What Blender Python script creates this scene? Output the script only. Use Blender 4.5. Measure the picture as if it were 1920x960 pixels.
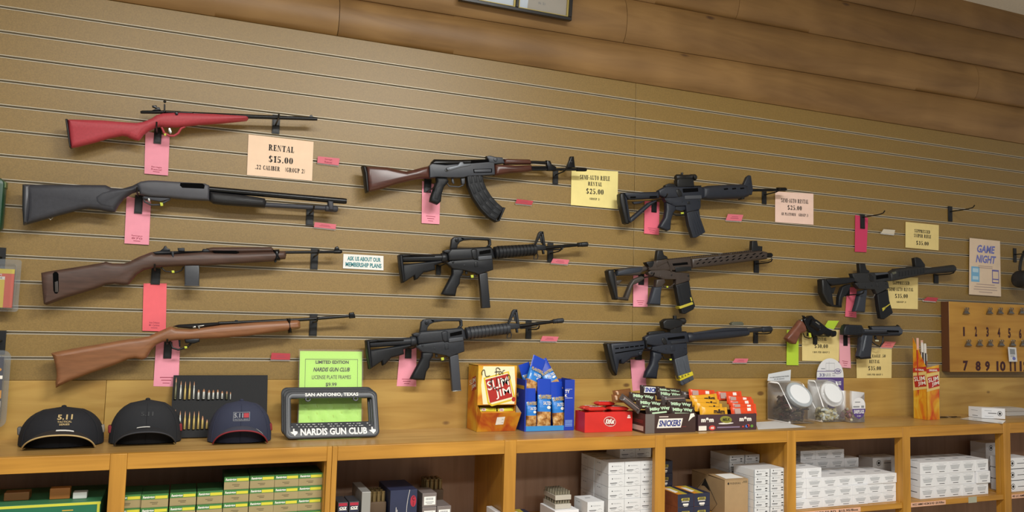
import bpy, math, random
from mathutils import Vector, Matrix
random.seed(11)
SC = bpy.context.scene
COL = SC.collection
for _o in list(bpy.data.objects):
    bpy.data.objects.remove(_o)

# ------------------------------------------------------------------ camera
Z0 = 1.40                                    # height of the lowest slat groove above the floor
F = 1492.98                                  # focal length in pixels of a 1920 wide frame
CR = Vector((0.92526477, -0.37838059, 0.02670633))
CU = Vector((-0.05505493, -0.06430011, 0.99641078))
CF = Vector((0.37530528, 0.92341411, 0.08032634))
CAM = Vector((0.0, -2.79366, 0.15288 + Z0))
cd = bpy.data.cameras.new('camera')
cd.sensor_width = 36.0
cd.lens = F / 1920 * 36.0
cd.clip_start = 0.05
cam = bpy.data.objects.new('camera', cd)
COL.objects.link(cam)
cam.matrix_world = Matrix(((CR.x, CU.x, -CF.x, CAM.x), (CR.y, CU.y, -CF.y, CAM.y), (CR.z, CU.z, -CF.z, CAM.z), (0, 0, 0, 1)))
SC.camera = cam

# ------------------------------------------------------------------ world, lights, exposure
SC.view_settings.view_transform = 'Standard'
SC.view_settings.look = 'None'
SC.view_settings.gamma = 1.0
SC.view_settings.use_curve_mapping = False
SC.view_settings.exposure = 0.11
wd = bpy.data.worlds.new('shop_ambient')
SC.world = wd
wd.use_nodes = True
wd.node_tree.nodes['Background'].inputs[0].default_value = (1.0, 1.0, 0.99, 1)
wd.node_tree.nodes['Background'].inputs[1].default_value = 0.27
CEIL = 1.82 + Z0
TROFFERS = [(-0.2, -2.5, 46), (1.2, -2.5, 86), (0.3, -4.6, 54), (2.1, -4.6, 36), (-1.6, -3.8, 14)]
for i, (lx, ly, pw) in enumerate(TROFFERS):
    ld = bpy.data.lights.new('troffer_lamp', 'AREA')
    ld.shape = 'RECTANGLE'; ld.size = 1.1; ld.size_y = 0.4
    ld.energy = pw
    ld.color = (1.0, 1.0, 0.97)
    lo = bpy.data.objects.new('troffer_lamp', ld)
    lo.location = (lx, ly, CEIL - 0.035)
    COL.objects.link(lo)

# ------------------------------------------------------------------ pixel helpers (1920 x 960 frame)
def ray(u, v):
    return CF + CR * ((u - 960) / F) + CU * ((480 - v) / F)
def px(u, v, d=0.0):
    """point on the plane d metres in front of the slat wall"""
    r = ray(u, v)
    return CAM + r * ((-d - CAM.y) / r.y)
def pz(u, v, z):
    """point on the level plane z"""
    r = ray(u, v)
    return CAM + r * ((z - CAM.z) / r.z)
def pxs(u, v, d=0.0):
    return (px(u, v + 1, d) - px(u, v, d)).length
def fr(F3, p):
    return (F3[0] + p[0] / F3[2], F3[1] + p[1] / F3[2])

# ------------------------------------------------------------------ materials
def lin(h):
    h = h.lstrip('#')
    o = []
    for i in (0, 2, 4):
        c = int(h[i:i + 2], 16) / 255
        o.append(c / 12.92 if c <= .04045 else ((c + .055) / 1.055) ** 2.4)
    return (o[0], o[1], o[2], 1)
MATS = {}
def mat(name, hx, rough=.5, metal=0.0, noise=0.0, ns=60, bump=0.0, bs=200, spec=.5, stretch=None, coat=0.0):
    if name in MATS:
        return MATS[name]
    m = bpy.data.materials.new(name); m.use_nodes = True
    nt = m.node_tree; b = nt.nodes['Principled BSDF']
    b.inputs['Base Color'].default_value = lin(hx)
    b.inputs['Roughness'].default_value = rough
    b.inputs['Metallic'].default_value = metal
    b.inputs['Specular IOR Level'].default_value = spec
    if coat: b.inputs['Coat Weight'].default_value = coat
    if noise or bump:
        tc = nt.nodes.new('ShaderNodeTexCoord')
        mp = nt.nodes.new('ShaderNodeMapping')
        if stretch: mp.inputs['Scale'].default_value = stretch
        nt.links.new(tc.outputs['Object'], mp.inputs['Vector'])
    if noise:
        n = nt.nodes.new('ShaderNodeTexNoise'); n.inputs['Scale'].default_value = ns; n.inputs['Detail'].default_value = 4
        nt.links.new(mp.outputs[0], n.inputs['Vector'])
        r = nt.nodes.new('ShaderNodeValToRGB')
        c = lin(hx)
        r.color_ramp.elements[0].position = .3; r.color_ramp.elements[1].position = .7
        r.color_ramp.elements[0].color = tuple(max(0, x * (1 - noise)) for x in c[:3]) + (1,)
        r.color_ramp.elements[1].color = tuple(min(1, x * (1 + noise)) for x in c[:3]) + (1,)
        nt.links.new(n.outputs['Fac'], r.inputs[0]); nt.links.new(r.outputs[0], b.inputs['Base Color'])
    if bump:
        n2 = nt.nodes.new('ShaderNodeTexNoise'); n2.inputs['Scale'].default_value = bs; n2.inputs['Detail'].default_value = 3
        nt.links.new(mp.outputs[0], n2.inputs['Vector'])
        bp = nt.nodes.new('ShaderNodeBump'); bp.inputs['Strength'].default_value = bump; bp.inputs['Distance'].default_value = .002
        nt.links.new(n2.outputs['Fac'], bp.inputs['Height']); nt.links.new(bp.outputs[0], b.inputs['Normal'])
    MATS[name] = m
    return m

def wood(name, h1, h2, h3, rough=.45, along='x', grain=9.0, knots=2.2, kamt=.9, coat=0.0):
    """h1 light, h2 dark grain, h3 knots"""
    if name in MATS:
        return MATS[name]
    m = bpy.data.materials.new(name); m.use_nodes = True
    nt = m.node_tree; b = nt.nodes['Principled BSDF']; L = nt.links.new
    b.inputs['Roughness'].default_value = rough
    if coat: b.inputs['Coat Weight'].default_value = coat; b.inputs['Coat Roughness'].default_value = .25
    tc = nt.nodes.new('ShaderNodeTexCoord'); mp = nt.nodes.new('ShaderNodeMapping')
    sc = {'x': (.8, grain, grain), 'z': (grain, grain, .8)}[along]
    mp.inputs['Scale'].default_value = sc
    L(tc.outputs['Object'], mp.inputs['Vector'])
    n = nt.nodes.new('ShaderNodeTexNoise'); n.inputs['Scale'].default_value = 2.2; n.inputs['Detail'].default_value = 7; n.inputs['Distortion'].default_value = 1.1
    L(mp.outputs[0], n.inputs['Vector'])
    r = nt.nodes.new('ShaderNodeValToRGB')
    r.color_ramp.elements[0].position = .32; r.color_ramp.elements[0].color = lin(h2)
    r.color_ramp.elements[1].position = .62; r.color_ramp.elements[1].color = lin(h1)
    L(n.outputs['Fac'], r.inputs[0])
    big = nt.nodes.new('ShaderNodeTexNoise'); big.inputs['Scale'].default_value = 3.0; big.inputs['Detail'].default_value = 2
    L(tc.outputs['Object'], big.inputs['Vector'])
    mx0 = nt.nodes.new('ShaderNodeMixRGB'); mx0.blend_type = 'MULTIPLY'; mx0.inputs[0].default_value = .35
    L(r.outputs[0], mx0.inputs[1]); L(big.outputs['Color'], mx0.inputs[2])
    mx0.inputs[0].default_value = .25
    rb = nt.nodes.new('ShaderNodeValToRGB'); rb.color_ramp.elements[0].position = .3; rb.color_ramp.elements[1].position = .65
    rb.color_ramp.elements[0].color = (.5, .45, .4, 1); rb.color_ramp.elements[1].color = (1, 1, 1, 1)
    L(big.outputs['Fac'], rb.inputs[0]); L(rb.outputs[0], mx0.inputs[2]); mx0.inputs[0].default_value = .6
    out = mx0.outputs[0]
    if knots:
        mk = nt.nodes.new('ShaderNodeMapping'); mk.inputs['Scale'].default_value = {'x': (1, 1.6, 1.9), 'z': (1.9, 1.6, 1)}[along]
        L(tc.outputs['Object'], mk.inputs['Vector'])
        v = nt.nodes.new('ShaderNodeTexVoronoi'); v.inputs['Scale'].default_value = knots
        L(mk.outputs[0], v.inputs['Vector'])
        kr = nt.nodes.new('ShaderNodeValToRGB')
        kr.color_ramp.elements[0].position = .05; kr.color_ramp.elements[0].color = (kamt, kamt, kamt, 1)
        kr.color_ramp.elements[1].position = .085; kr.color_ramp.elements[1].color = (0, 0, 0, 1)
        L(v.outputs['Distance'], kr.inputs[0])
        mk2 = nt.nodes.new('ShaderNodeMixRGB'); mk2.inputs[2].default_value = lin(h3)
        L(kr.outputs[0], mk2.inputs[0]); L(out, mk2.inputs[1]); out = mk2.outputs[0]
    L(out, b.inputs['Base Color'])
    bp = nt.nodes.new('ShaderNodeBump'); bp.inputs['Strength'].default_value = .12; bp.inputs['Distance'].default_value = .002
    L(n.outputs['Fac'], bp.inputs['Height']); L(bp.outputs[0], b.inputs['Normal'])
    MATS[name] = m
    return m

def clear(name, hx='#ffffff', alpha=.16, rough=.08):
    """thin clear plastic: mostly see-through with a glossy skin"""
    if name in MATS:
        return MATS[name]
    m = bpy.data.materials.new(name); m.use_nodes = True
    nt = m.node_tree; L = nt.links.new
    for n in list(nt.nodes): nt.nodes.remove(n)
    o = nt.nodes.new('ShaderNodeOutputMaterial')
    t = nt.nodes.new('ShaderNodeBsdfTransparent'); t.inputs[0].default_value = lin(hx)
    g = nt.nodes.new('ShaderNodeBsdfPrincipled'); g.inputs['Base Color'].default_value = lin(hx); g.inputs['Roughness'].default_value = rough
    fz = nt.nodes.new('ShaderNodeFresnel'); fz.inputs['IOR'].default_value = 1.5
    ad = nt.nodes.new('ShaderNodeMath'); ad.operation = 'ADD'; ad.inputs[1].default_value = alpha; ad.use_clamp = True
    L(fz.outputs[0], ad.inputs[0])
    mx = nt.nodes.new('ShaderNodeMixShader')
    L(ad.outputs[0], mx.inputs[0]); L(t.outputs[0], mx.inputs[1]); L(g.outputs[0], mx.inputs[2]); L(mx.outputs[0], o.inputs[0])
    MATS[name] = m
    return m

def blotch(name, cols, scale=14, rough=.4, stretch=(1, 1, 1)):
    """printed carton with a flame-like blotchy print"""
    if name in MATS:
        return MATS[name]
    m = bpy.data.materials.new(name); m.use_nodes = True
    nt = m.node_tree; b = nt.nodes['Principled BSDF']; L = nt.links.new
    b.inputs['Roughness'].default_value = rough
    tc = nt.nodes.new('ShaderNodeTexCoord'); mp = nt.nodes.new('ShaderNodeMapping'); mp.inputs['Scale'].default_value = stretch
    n = nt.nodes.new('ShaderNodeTexNoise'); n.inputs['Scale'].default_value = scale; n.inputs['Detail'].default_value = 3; n.inputs['Distortion'].default_value = .6
    r = nt.nodes.new('ShaderNodeValToRGB')
    L(tc.outputs['Object'], mp.inputs[0]); L(mp.outputs[0], n.inputs['Vector']); L(n.outputs['Fac'], r.inputs[0]); L(r.outputs[0], b.inputs['Base Color'])
    k = len(cols)
    while len(r.color_ramp.elements) < k: r.color_ramp.elements.new(.5)
    for i, c in enumerate(cols):
        r.color_ramp.elements[i].position = .28 + .44 * i / (k - 1); r.color_ramp.elements[i].color = lin(c)
    MATS[name] = m
    return m

# ------------------------------------------------------------------ text -> outlines
TXT = {}
def text2d(s, bold=0.0, shear=0.0):
    k = (s, bold, shear)
    if k in TXT: return TXT[k]
    c = bpy.data.curves.new('t', 'FONT'); c.body = s; c.offset = bold; c.shear = shear; c.resolution_u = 2; c.fill_mode = 'FRONT'
    c.align_x = 'CENTER'; c.space_line = .9
    o = bpy.data.objects.new('t', c)
    me = bpy.data.meshes.new_from_object(o)
    vs = [(v.co.x, v.co.y) for v in me.vertices]; fs = [tuple(p.vertices) for p in me.polygons]
    bpy.data.objects.remove(o); bpy.data.curves.remove(c); bpy.data.meshes.remove(me)
    if not vs:
        TXT[k] = ([], [], 1, 1); return TXT[k]
    x0 = min(v[0] for v in vs); x1 = max(v[0] for v in vs); y0 = min(v[1] for v in vs); y1 = max(v[1] for v in vs)
    w, h = max(x1 - x0, 1e-6), max(y1 - y0, 1e-6)
    TXT[k] = ([((x - x0) / w, (y - y0) / h) for x, y in vs], fs, w, h)
    return TXT[k]

# fat-and-thin slab letters with stencil breaks, drawn from strokes (cap height 1)
TK, TN = .26, .09
def _r(x0, y0, x1, y1): return [(x0, y0), (x1, y0), (x1, y1), (x0, y1)]
def _stem(x, y0=0, y1=1): return [_r(x, y0, x + TK, y1), _r(x - .07, y0, x + TK + .07, y0 + TN), _r(x - .07, y1 - TN, x + TK + .07, y1)]
def _arc(cx, cy, rx, ry, a0, a1, T=TK, t=TN, n=12):
    P_ = [(cx + rx * math.cos(math.radians(a0 + (a1 - a0) * k / n)), cy + ry * math.sin(math.radians(a0 + (a1 - a0) * k / n))) for k in range(n + 1)]
    Q_ = [(cx + (rx - T) * math.cos(math.radians(a0 + (a1 - a0) * k / n)), cy + (ry - t) * math.sin(math.radians(a0 + (a1 - a0) * k / n))) for k in range(n + 1)]
    return [[P_[k], P_[k + 1], Q_[k + 1], Q_[k]] for k in range(n)]
def _sf(x, y): return [_r(x - .09, y, x + .15, y + TN)]
_S = _arc(.34, .73, .29, .27, 35, 235) + _arc(.36, .27, .31, .27, -145, 55) + [[(.08, .78), (.28, .62), (.64, .22), (.44, .40)]] + [_r(.56, .7, .62, .97), _r(.06, .03, .12, .3)]
_E = _stem(.07) + [_r(.07, 1 - TN, .6, 1), _r(.2, .47, .48, .54), _r(.55, .72, .61, 1), _r(.43, .36, .49, .65)]
_P = _stem(.07) + _arc(.34, .72, .36, .28, -90, 90)
_O = _arc(.37, .5, .37, .5, 95, 265) + _arc(.43, .5, .37, .5, -85, 85)
_C = _arc(.4, .5, .38, .5, 48, 312) + [_r(.62, .62, .69, .97), _r(.62, .05, .69, .3)]
GLY = {'A': ([[(.02, 0), (.1, 0), (.42, 1), (.34, 1)], [(.5, 0), (.76, 0), (.5, 1), (.34, 1)], _r(.17, .28, .56, .35), _r(-.06, 0, .2, .06), _r(.42, 0, .84, .06)], .8),
 'B': (_stem(.07) + _arc(.32, .75, .33, .25, -90, 90) + _arc(.34, .26, .37, .27, -90, 90), .74), 'C': (_C, .74), 'D': (_stem(.07) + _arc(.33, .5, .42, .5, -90, 90), .78),
 'E': (_E + [_r(.07, 0, .63, TN), _r(.58, 0, .64, .3)], .68), 'F': (_E, .64), 'G': (_C[:12] + [_r(.5, .06, .7, .44), _r(.42, .40, .78, .47), _r(.62, .62, .69, .97)], .8),
 'H': (_stem(.07) + _stem(.57) + [_r(.25, .47, .57, .54)], .88), 'I': (_stem(.1), .42), 'K': (_stem(.07) + [[(.28, .42), (.36, .42), (.7, 1), (.6, 1)], [(.36, .56), (.52, .66), (.82, 0), (.56, 0)], _r(.5, 0, .88, .06), _r(.52, .94, .78, 1)], .86),
 'L': (_stem(.07) + [_r(.07, 0, .62, TN), _r(.56, 0, .62, .34)], .66), 'M': ([_r(.08, 0, .14, 1), [(.06, 1), (.3, 1), (.53, .2), (.44, 0)], [(.44, 0), (.53, .16), (.76, 1), (.70, 1)], _r(-.02, 0, .24, .06), _r(0, .94, .2, 1)] + _stem(.72), 1.02),
 'N': ([_r(.08, 0, .14, 1), _r(.64, 0, .7, 1), [(.04, 1), (.29, 1), (.7, 0), (.6, 0)], _r(-.02, 0, .24, .06), _r(.54, .94, .8, 1)], .82), 'O': (_O, .82), 'P': (_P, .74), 'R': (_P + [[(.34, .46), (.54, .48), (.82, 0), (.58, 0)], _r(.56, 0, .88, .05)], .86),
 'S': (_S, .72), 'T': (_stem(.28) + [_r(.0, 1 - TN, .77, 1), _r(0, .7, .06, 1), _r(.71, .7, .77, 1)], .8), 'U': ([_r(.1, .3, .31, 1), _r(.62, .3, .68, 1), _r(.02, 1 - TN, .39, 1), _r(.54, 1 - TN, .78, 1)] + _arc(.39, .3, .29, .3, 180, 360), .8),
 'V': ([[(.04, 1), (.29, 1), (.5, 0), (.38, 0)], [(.38, 0), (.46, .12), (.74, 1), (.66, 1)], _r(-.03, .94, .36, 1), _r(.58, .94, .82, 1)], .8), 'X': ([[(.04, 1), (.29, 1), (.78, 0), (.53, 0)], [(.06, 0), (.13, 0), (.7, 1), (.62, 1)], _r(-.02, .94, .36, 1), _r(.54, .94, .78, 1), _r(-.02, 0, .22, .06), _r(.46, 0, .84, .06)], .82),
 '0': (_arc(.3, .5, .3, .5, 95, 265) + _arc(.36, .5, .3, .5, -85, 85), .68), '1': (_stem(.14) + [[(.0, .8), (.0, .86), (.2, 1), (.2, .8)]], .48), '2': (_arc(.33, .72, .3, .28, -20, 170) + [[(.40, .55), (.62, .62), (.3, .12), (.06, .06)], _r(.05, 0, .62, .14), _r(.57, 0, .63, .3)], .7),
 '3': (_arc(.3, .75, .29, .25, -85, 150) + _arc(.3, .27, .34, .27, -150, 85) + [_r(.2, .47, .34, .54)], .7), '5': ([_r(.1, .88, .58, 1), _r(.1, .5, .17, 1)] + _arc(.3, .31, .34, .31, -150, 130), .7), '$': (_S + [_r(.31, -.1, .37, 1.1)], .74),
 '.': ([_r(.05, 0, .24, .2)], .32), '-': ([_r(.05, .4, .35, .54)], .42), '(': (_arc(.4, .5, .32, .62, 120, 240, .12, .1), .36), ')': (_arc(-.04, .5, .32, .62, -60, 60, .12, .1), .36), ' ': ([], .42)}
def stencil2d(s):
    k = ('#', s)
    if k in TXT: return TXT[k]
    x = 0; vs = []; fs = []
    for ch in s:
        polys, w = GLY[ch]
        for p in polys:
            fs.append(tuple(range(len(vs), len(vs) + len(p)))); vs += [(x + a, b) for a, b in p]
        x += w + .11
    x0 = min(v[0] for v in vs); x1 = max(v[0] for v in vs)
    TXT[k] = ([((a - x0) / (x1 - x0), b) for a, b in vs], fs, x1 - x0, 1)
    return TXT[k]

# ------------------------------------------------------------------ mesh builder
ORG = {}
def bisect(pts):
    """inward direction and stretch for every corner of a counter-clockwise outline, plus how far it may move"""
    n = len(pts); out = []
    for i in range(n):
        p0, p1, p2 = pts[i - 1], pts[i], pts[(i + 1) % n]
        a = (p1[0] - p0[0], p1[1] - p0[1]); b = (p2[0] - p1[0], p2[1] - p1[1])
        la = math.hypot(*a) or 1e-9; lb = math.hypot(*b) or 1e-9
        m = (-a[1] / la - b[1] / lb, a[0] / la + b[0] / lb); lm = math.hypot(*m)
        if lm < 1e-6: out.append([0, 0, 0]); continue
        d = (m[0] / lm, m[1] / lm); k = 1 / max(.55, lm / 2)
        far = 1e9
        for j in range(n):
            if j == i or (j + 1) % n == i: continue
            q0, q1 = pts[j], pts[(j + 1) % n]
            ex, ey = q1[0] - q0[0], q1[1] - q0[1]
            den = d[0] * ey - d[1] * ex
            if abs(den) < 1e-12: continue
            t = ((q0[0] - p1[0]) * ey - (q0[1] - p1[1]) * ex) / den
            w = ((q0[0] - p1[0]) * d[1] - (q0[1] - p1[1]) * d[0]) / den
            if t > 1e-6 and -.01 <= w <= 1.01: far = min(far, t)
        out.append([d[0] * k, d[1] * k, .42 * far / k])
    lim = [c[2] for c in out]
    for i in range(n):
        j = (i + 1) % n
        ex, ey = pts[j][0] - pts[i][0], pts[j][1] - pts[i][1]; le = math.hypot(ex, ey) or 1e-9
        rate = ((out[i][0] - out[j][0]) * ex + (out[i][1] - out[j][1]) * ey) / le
        if rate > 1e-6:
            qm = .85 * le / rate; lim[i] = min(lim[i], qm); lim[j] = min(lim[j], qm)
    return [(c[0], c[1], l) for c, l in zip(out, lim)]

class MB:
    def __init__(s): s.v = []; s.f = []; s.m = []; s.flat = set()
    def add(s, vs, fs, m=0):
        o = len(s.v); s.v += [Vector(v) for v in vs]; s.f += [tuple(i + o for i in f) for f in fs]
        s.m += [m] * len(fs) if isinstance(m, int) else list(m)
        return s
    def box(s, x0, x1, y0, y1, z0, z1, m=0):
        return s.hexa([(x0, y0, z0), (x1, y0, z0), (x1, y1, z0), (x0, y1, z0), (x0, y0, z1), (x1, y0, z1), (x1, y1, z1), (x0, y1, z1)], m)
    def hexa(s, c, m=0):
        # faces: bottom, top, front(-y), right, back, left
        return s.add(c, [(3, 2, 1, 0), (4, 5, 6, 7), (0, 1, 5, 4), (1, 2, 6, 5), (2, 3, 7, 6), (3, 0, 4, 7)], m)
    def quad(s, a, b, c, d, m=0):
        return s.add([a, b, c, d], [(0, 1, 2, 3)], m)
    def slab(s, pts, y, t, r=0.0, n=2, m=0):
        """outline (x,z) extruded along y about y, thickness t, edges rounded by r"""
        N = len(pts)
        A = sum(pts[i][0] * pts[(i + 1) % N][1] - pts[(i + 1) % N][0] * pts[i][1] for i in range(N))
        if A < 0: pts = pts[::-1]
        r = min(r, t / 2 * .98)
        rings = []
        if r <= 0:
            rings = [(0, -t / 2), (0, t / 2)]
        else:
            for k in range(n + 1):
                a = math.pi / 2 * k / n
                rings.append((r * (1 - math.sin(a)), -t / 2 + r - r * math.cos(a)))
            rings += [(q, -w) for q, w in rings[::-1]]
        cn = bisect(pts); vs = []; fs = []
        for q, w in rings:
            vs += [(p[0] + c[0] * min(q, c[2]), y + w, p[1] + c[1] * min(q, c[2])) for p, c in zip(pts, cn)]
        R = len(rings)
        for k in range(R - 1):
            for i in range(N):
                j = (i + 1) % N
                fs.append((k * N + i, k * N + j, (k + 1) * N + j, (k + 1) * N + i))
        fs.append(tuple(range(N))); fs.append(tuple(range((R - 1) * N, R * N))[::-1])
        s.flat |= {len(s.f) + len(fs) - 1, len(s.f) + len(fs) - 2}
        return s.add(vs, fs, m)
    def tube(s, path, rad, n=10, m=0, caps=True):
        path = [Vector(p) for p in path]
        if not isinstance(rad, (list, tuple)): rad = [rad] * len(path)
        vs = []; fs = []; ref = None
        for i, p in enumerate(path):
            a = path[max(i - 1, 0)]; b = path[min(i + 1, len(path) - 1)]
            t = (b - a)
            if t.length < 1e-9: t = Vector((1, 0, 0))
            t.normalize()
            if ref is None:
                ref = t.orthogonal().normalized()
            ref = (ref - t * ref.dot(t)); ref = ref.normalized() if ref.length > 1e-6 else t.orthogonal().normalized()
            bi = t.cross(ref)
            for k in range(n):
                an = 2 * math.pi * k / n
                vs.append(p + (ref * math.cos(an) + bi * math.sin(an)) * rad[i])
        for i in range(len(path) - 1):
            for k in range(n):
                k2 = (k + 1) % n
                fs.append((i * n + k, i * n + k2, (i + 1) * n + k2, (i + 1) * n + k))
        if caps:
            fs.append(tuple(range(n))[::-1]); fs.append(tuple(range((len(path) - 1) * n, len(path) * n)))
        return s.add(vs, fs, m)
    def lathe(s, a, b, prof, n=16, m=0):
        """prof: (fraction along a-b, radius)"""
        a = Vector(a); b = Vector(b); t = (b - a).normalized(); ref = t.orthogonal().normalized(); bi = t.cross(ref)
        vs = []; fs = []
        for q, r in prof:
            p = a + (b - a) * q
            for k in range(n):
                an = 2 * math.pi * k / n
                vs.append(p + (ref * math.cos(an) + bi * math.sin(an)) * max(r, 1e-5))
        for i in range(len(prof) - 1):
            for k in range(n):
                k2 = (k + 1) % n
                fs.append((i * n + k, i * n + k2, (i + 1) * n + k2, (i + 1) * n + k))
        fs.append(tuple(range(n))[::-1]); fs.append(tuple(range((len(prof) - 1) * n, len(prof) * n)))
        return s.add(vs, fs, m)
    def grid(s, P, m=0, closed_u=False):
        R = len(P); C = len(P[0]); vs = [p for row in P for p in row]; fs = []
        for i in range(R - 1):
            for j in range(C if closed_u else C - 1):
                j2 = (j + 1) % C
                fs.append((i * C + j, i * C + j2, (i + 1) * C + j2, (i + 1) * C + j))
        return s.add(vs, fs, m)
    def sphere(s, c, r, n=10, m=0, sc=(1, 1, 1)):
        P = []
        for i in range(n // 2 + 1):
            th = math.pi * i / (n // 2)
            P.append([(c[0] + r * sc[0] * max(math.sin(th), 1e-4) * math.cos(2 * math.pi * k / n), c[1] + r * sc[1] * max(math.sin(th), 1e-4) * math.sin(2 * math.pi * k / n), c[2] + r * sc[2] * math.cos(th)) for k in range(n)])
        return s.grid(P, m, True)
    # lettering on a quad given by its corners tl, tr, br, bl; fractions x right, y down
    @staticmethod
    def qmap(q, x, y, off=0.0):
        a = q[0].lerp(q[1], x); b = q[3].lerp(q[2], x)
        n = (q[3] - q[0]).cross(q[1] - q[0]).normalized()
        return a.lerp(b, y) + n * off
    def qtext(s, q, x0, y0, x1, y1, txt, m=0, bold=.01, shear=0.0, off=.0006, rot=0.0):
        vs, fs, w, h = stencil2d(txt) if bold == 'stencil' else text2d(txt, bold, shear)
        if not vs: return s
        out = []
        for a, b in vs:
            X = x0 + (x1 - x0) * a; Y = y1 + (y0 - y1) * b
            if rot:
                cx, cy = (x0 + x1) / 2, (y0 + y1) / 2
                ww = (q[1] - q[0]).length; hh = (q[3] - q[0]).length
                dx, dy = (X - cx) * ww, (Y - cy) * hh
                X = cx + (dx * math.cos(rot) + dy * math.sin(rot)) / ww; Y = cy + (-dx * math.sin(rot) + dy * math.cos(rot)) / hh
            out.append(s.qmap(q, X, Y, off))
        return s.add(out, fs, m)
    def qpoly(s, q, pts, m=0, off=.0004):
        return s.add([s.qmap(q, x, y, off) for x, y in pts], [tuple(range(len(pts)))], m)
    def qrect(s, q, x0, y0, x1, y1, m=0, off=.0004):
        return s.qpoly(q, [(x0, y0), (x0, y1), (x1, y1), (x1, y0)], m, off)
    def qell(s, q, cx, cy, rx, ry, m=0, off=.0004, n=20, rot=0.0):
        P = []
        for k in range(n):
            a = -2 * math.pi * k / n
            x, y = rx * math.cos(a), ry * math.sin(a)
            P.append((cx + x * math.cos(rot) - y * math.sin(rot), cy + x * math.sin(rot) + y * math.cos(rot)))
        return s.qpoly(q, P, m, off)
    def panel(s, q, t, m=0):
        """thin sheet on a quad, thickness t behind it"""
        n = (q[3] - q[0]).cross(q[1] - q[0]).normalized()
        b = [p - n * t for p in q]
        return s.add(list(q) + b, [(0, 3, 2, 1), (4, 5, 6, 7), (0, 1, 5, 4), (1, 2, 6, 5), (2, 3, 7, 6), (3, 0, 4, 7)], m)
    def build(s, name, mats, parent=None, loc=None, smooth=38, bevel=0.0, fix=True):
        import bmesh
        me = bpy.data.meshes.new(name)
        if parent is not None: org = ORG[parent.name]
        elif loc is not None: org = Vector(loc)
        else:
            org = Vector(((min(v.x for v in s.v) + max(v.x for v in s.v)) / 2, (min(v.y for v in s.v) + max(v.y for v in s.v)) / 2, min(v.z for v in s.v)))
        me.from_pydata([v - org for v in s.v], [], s.f)
        for x in (mats if isinstance(mats, (list, tuple)) else [mats]): me.materials.append(x)
        for p, k in zip(me.polygons, s.m): p.material_index = k
        if fix:
            bm = bmesh.new(); bm.from_mesh(me)
            closed = [f for f in bm.faces if all(len(e.link_faces) == 2 for e in f.edges)]
            if closed: bmesh.ops.recalc_face_normals(bm, faces=closed)
            bm.to_mesh(me); bm.free()
        if smooth:
            me.polygons.foreach_set('use_smooth', [True] * len(me.polygons))
            for i in s.flat: me.polygons[i].use_smooth = False
            me.set_sharp_from_angle(angle=math.radians(smooth))
        me.update()
        o = bpy.data.objects.new(name, me); COL.objects.link(o)
        if parent is not None:
            o.parent = parent; ORG[o.name] = org
        else:
            o.location = org; ORG[o.name] = org
        if bevel:
            b = o.modifiers.new('edge', 'BEVEL'); b.width = bevel; b.segments = 2; b.limit_method = 'ANGLE'; b.angle_limit = math.radians(50)
        return o

def tag(o, label=None, cat=None, group=None, kind=None):
    if label: o['label'] = label
    if cat: o['category'] = cat
    if group: o['group'] = group
    if kind: o['kind'] = kind
    return o
def thing(name, loc, label, cat, group=None):
    o = bpy.data.objects.new(name, None); o.empty_display_size = .05
    o.location = loc; COL.objects.link(o); ORG[o.name] = Vector(loc)
    return tag(o, label, cat, group)
def dup(root, loc, rotz=0.0, label=None, group=None, rot=None):
    r = root.copy(); COL.objects.link(r); r.location = loc
    r.rotation_euler = rot if rot else (0, 0, rotz)
    ORG[r.name] = Vector(loc)
    if label: r['label'] = label
    if group: r['group'] = group
    for ch in list(root.children):
        c = ch.copy(); COL.objects.link(c); c.parent = r
        for g in list(ch.children):
            d = g.copy(); COL.objects.link(d); d.parent = c
    return r

# ------------------------------------------------------------------ shared materials
M_SLAT = mat('slat_laminate', '#8a6f3b', .42, noise=.13, ns=240, bump=.08, bs=420, spec=.6)
M_ALU = mat('slat_insert', '#d2c9b6', .4, .15)
M_ALUD = mat('slat_insert_shaded_back', '#a89d88', .5)  # darker copy for the groove back, recess shade put into the colour
M_LOG = wood('log_siding', '#9c7849', '#88663c', '#54392a', .5, 'x', 7, 2.6)
M_PINE = wood('pine_board', '#c59f55', '#b08741', '#6a4a28', .42, 'x', 9, 4.0)
M_OAK = wood('honey_oak', '#c48d36', '#ad7a2a', '#6a4319', .38, 'x', 16, 0)
M_OAKV = wood('honey_oak_upright', '#c48d36', '#ad7a2a', '#6a4319', .38, 'z', 16, 0)
M_DARKPLY = wood('dark_ply', '#ab8a72', '#9a7a62', '#5b3d2a', .6, 'z', 10, 0)
M_TILE = mat('ceiling_tile', '#ebe6dc', .9, noise=.05, ns=90, bump=.2, bs=120)
M_TBAR = mat('ceiling_grid_white', '#b5afa2', .6)
M_BLACK = mat('black_plastic', '#0f1012', .45, bump=.06, bs=600)
M_GUNBLK = mat('black_anodised', '#14161a', .42, noise=.15, ns=120, spec=.4)
M_GUNGRY = mat('grey_parkerised', '#23262c', .5, noise=.15, ns=120, spec=.4)
M_POLY = mat('black_polymer', '#15171b', .5, bump=.15, bs=900, spec=.35)
M_BLUED = mat('blued_steel', '#0d0e11', .28, .3)
M_DARK = mat('recess_shade', '#030304', .9, spec=.1)  # near-black slabs imitate openings, the shade inside put into the colour
M_STEEL = mat('bright_steel', '#a8a6a0', .3, .9)
M_INK = mat('black_ink', '#1c1814', .7)
M_PINK = mat('pink_paper', '#f29cae', .8, noise=.03, ns=40)
M_CORAL = mat('coral_paper', '#ee6a72', .8, noise=.03, ns=40)
M_WHITE = mat('white_paper', '#ecebe6', .75)
M_CARD = mat('white_carton', '#e6e6e8', .6)
M_FLAG = mat('safety_flag_lime', '#b9c23a', .5)
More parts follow.
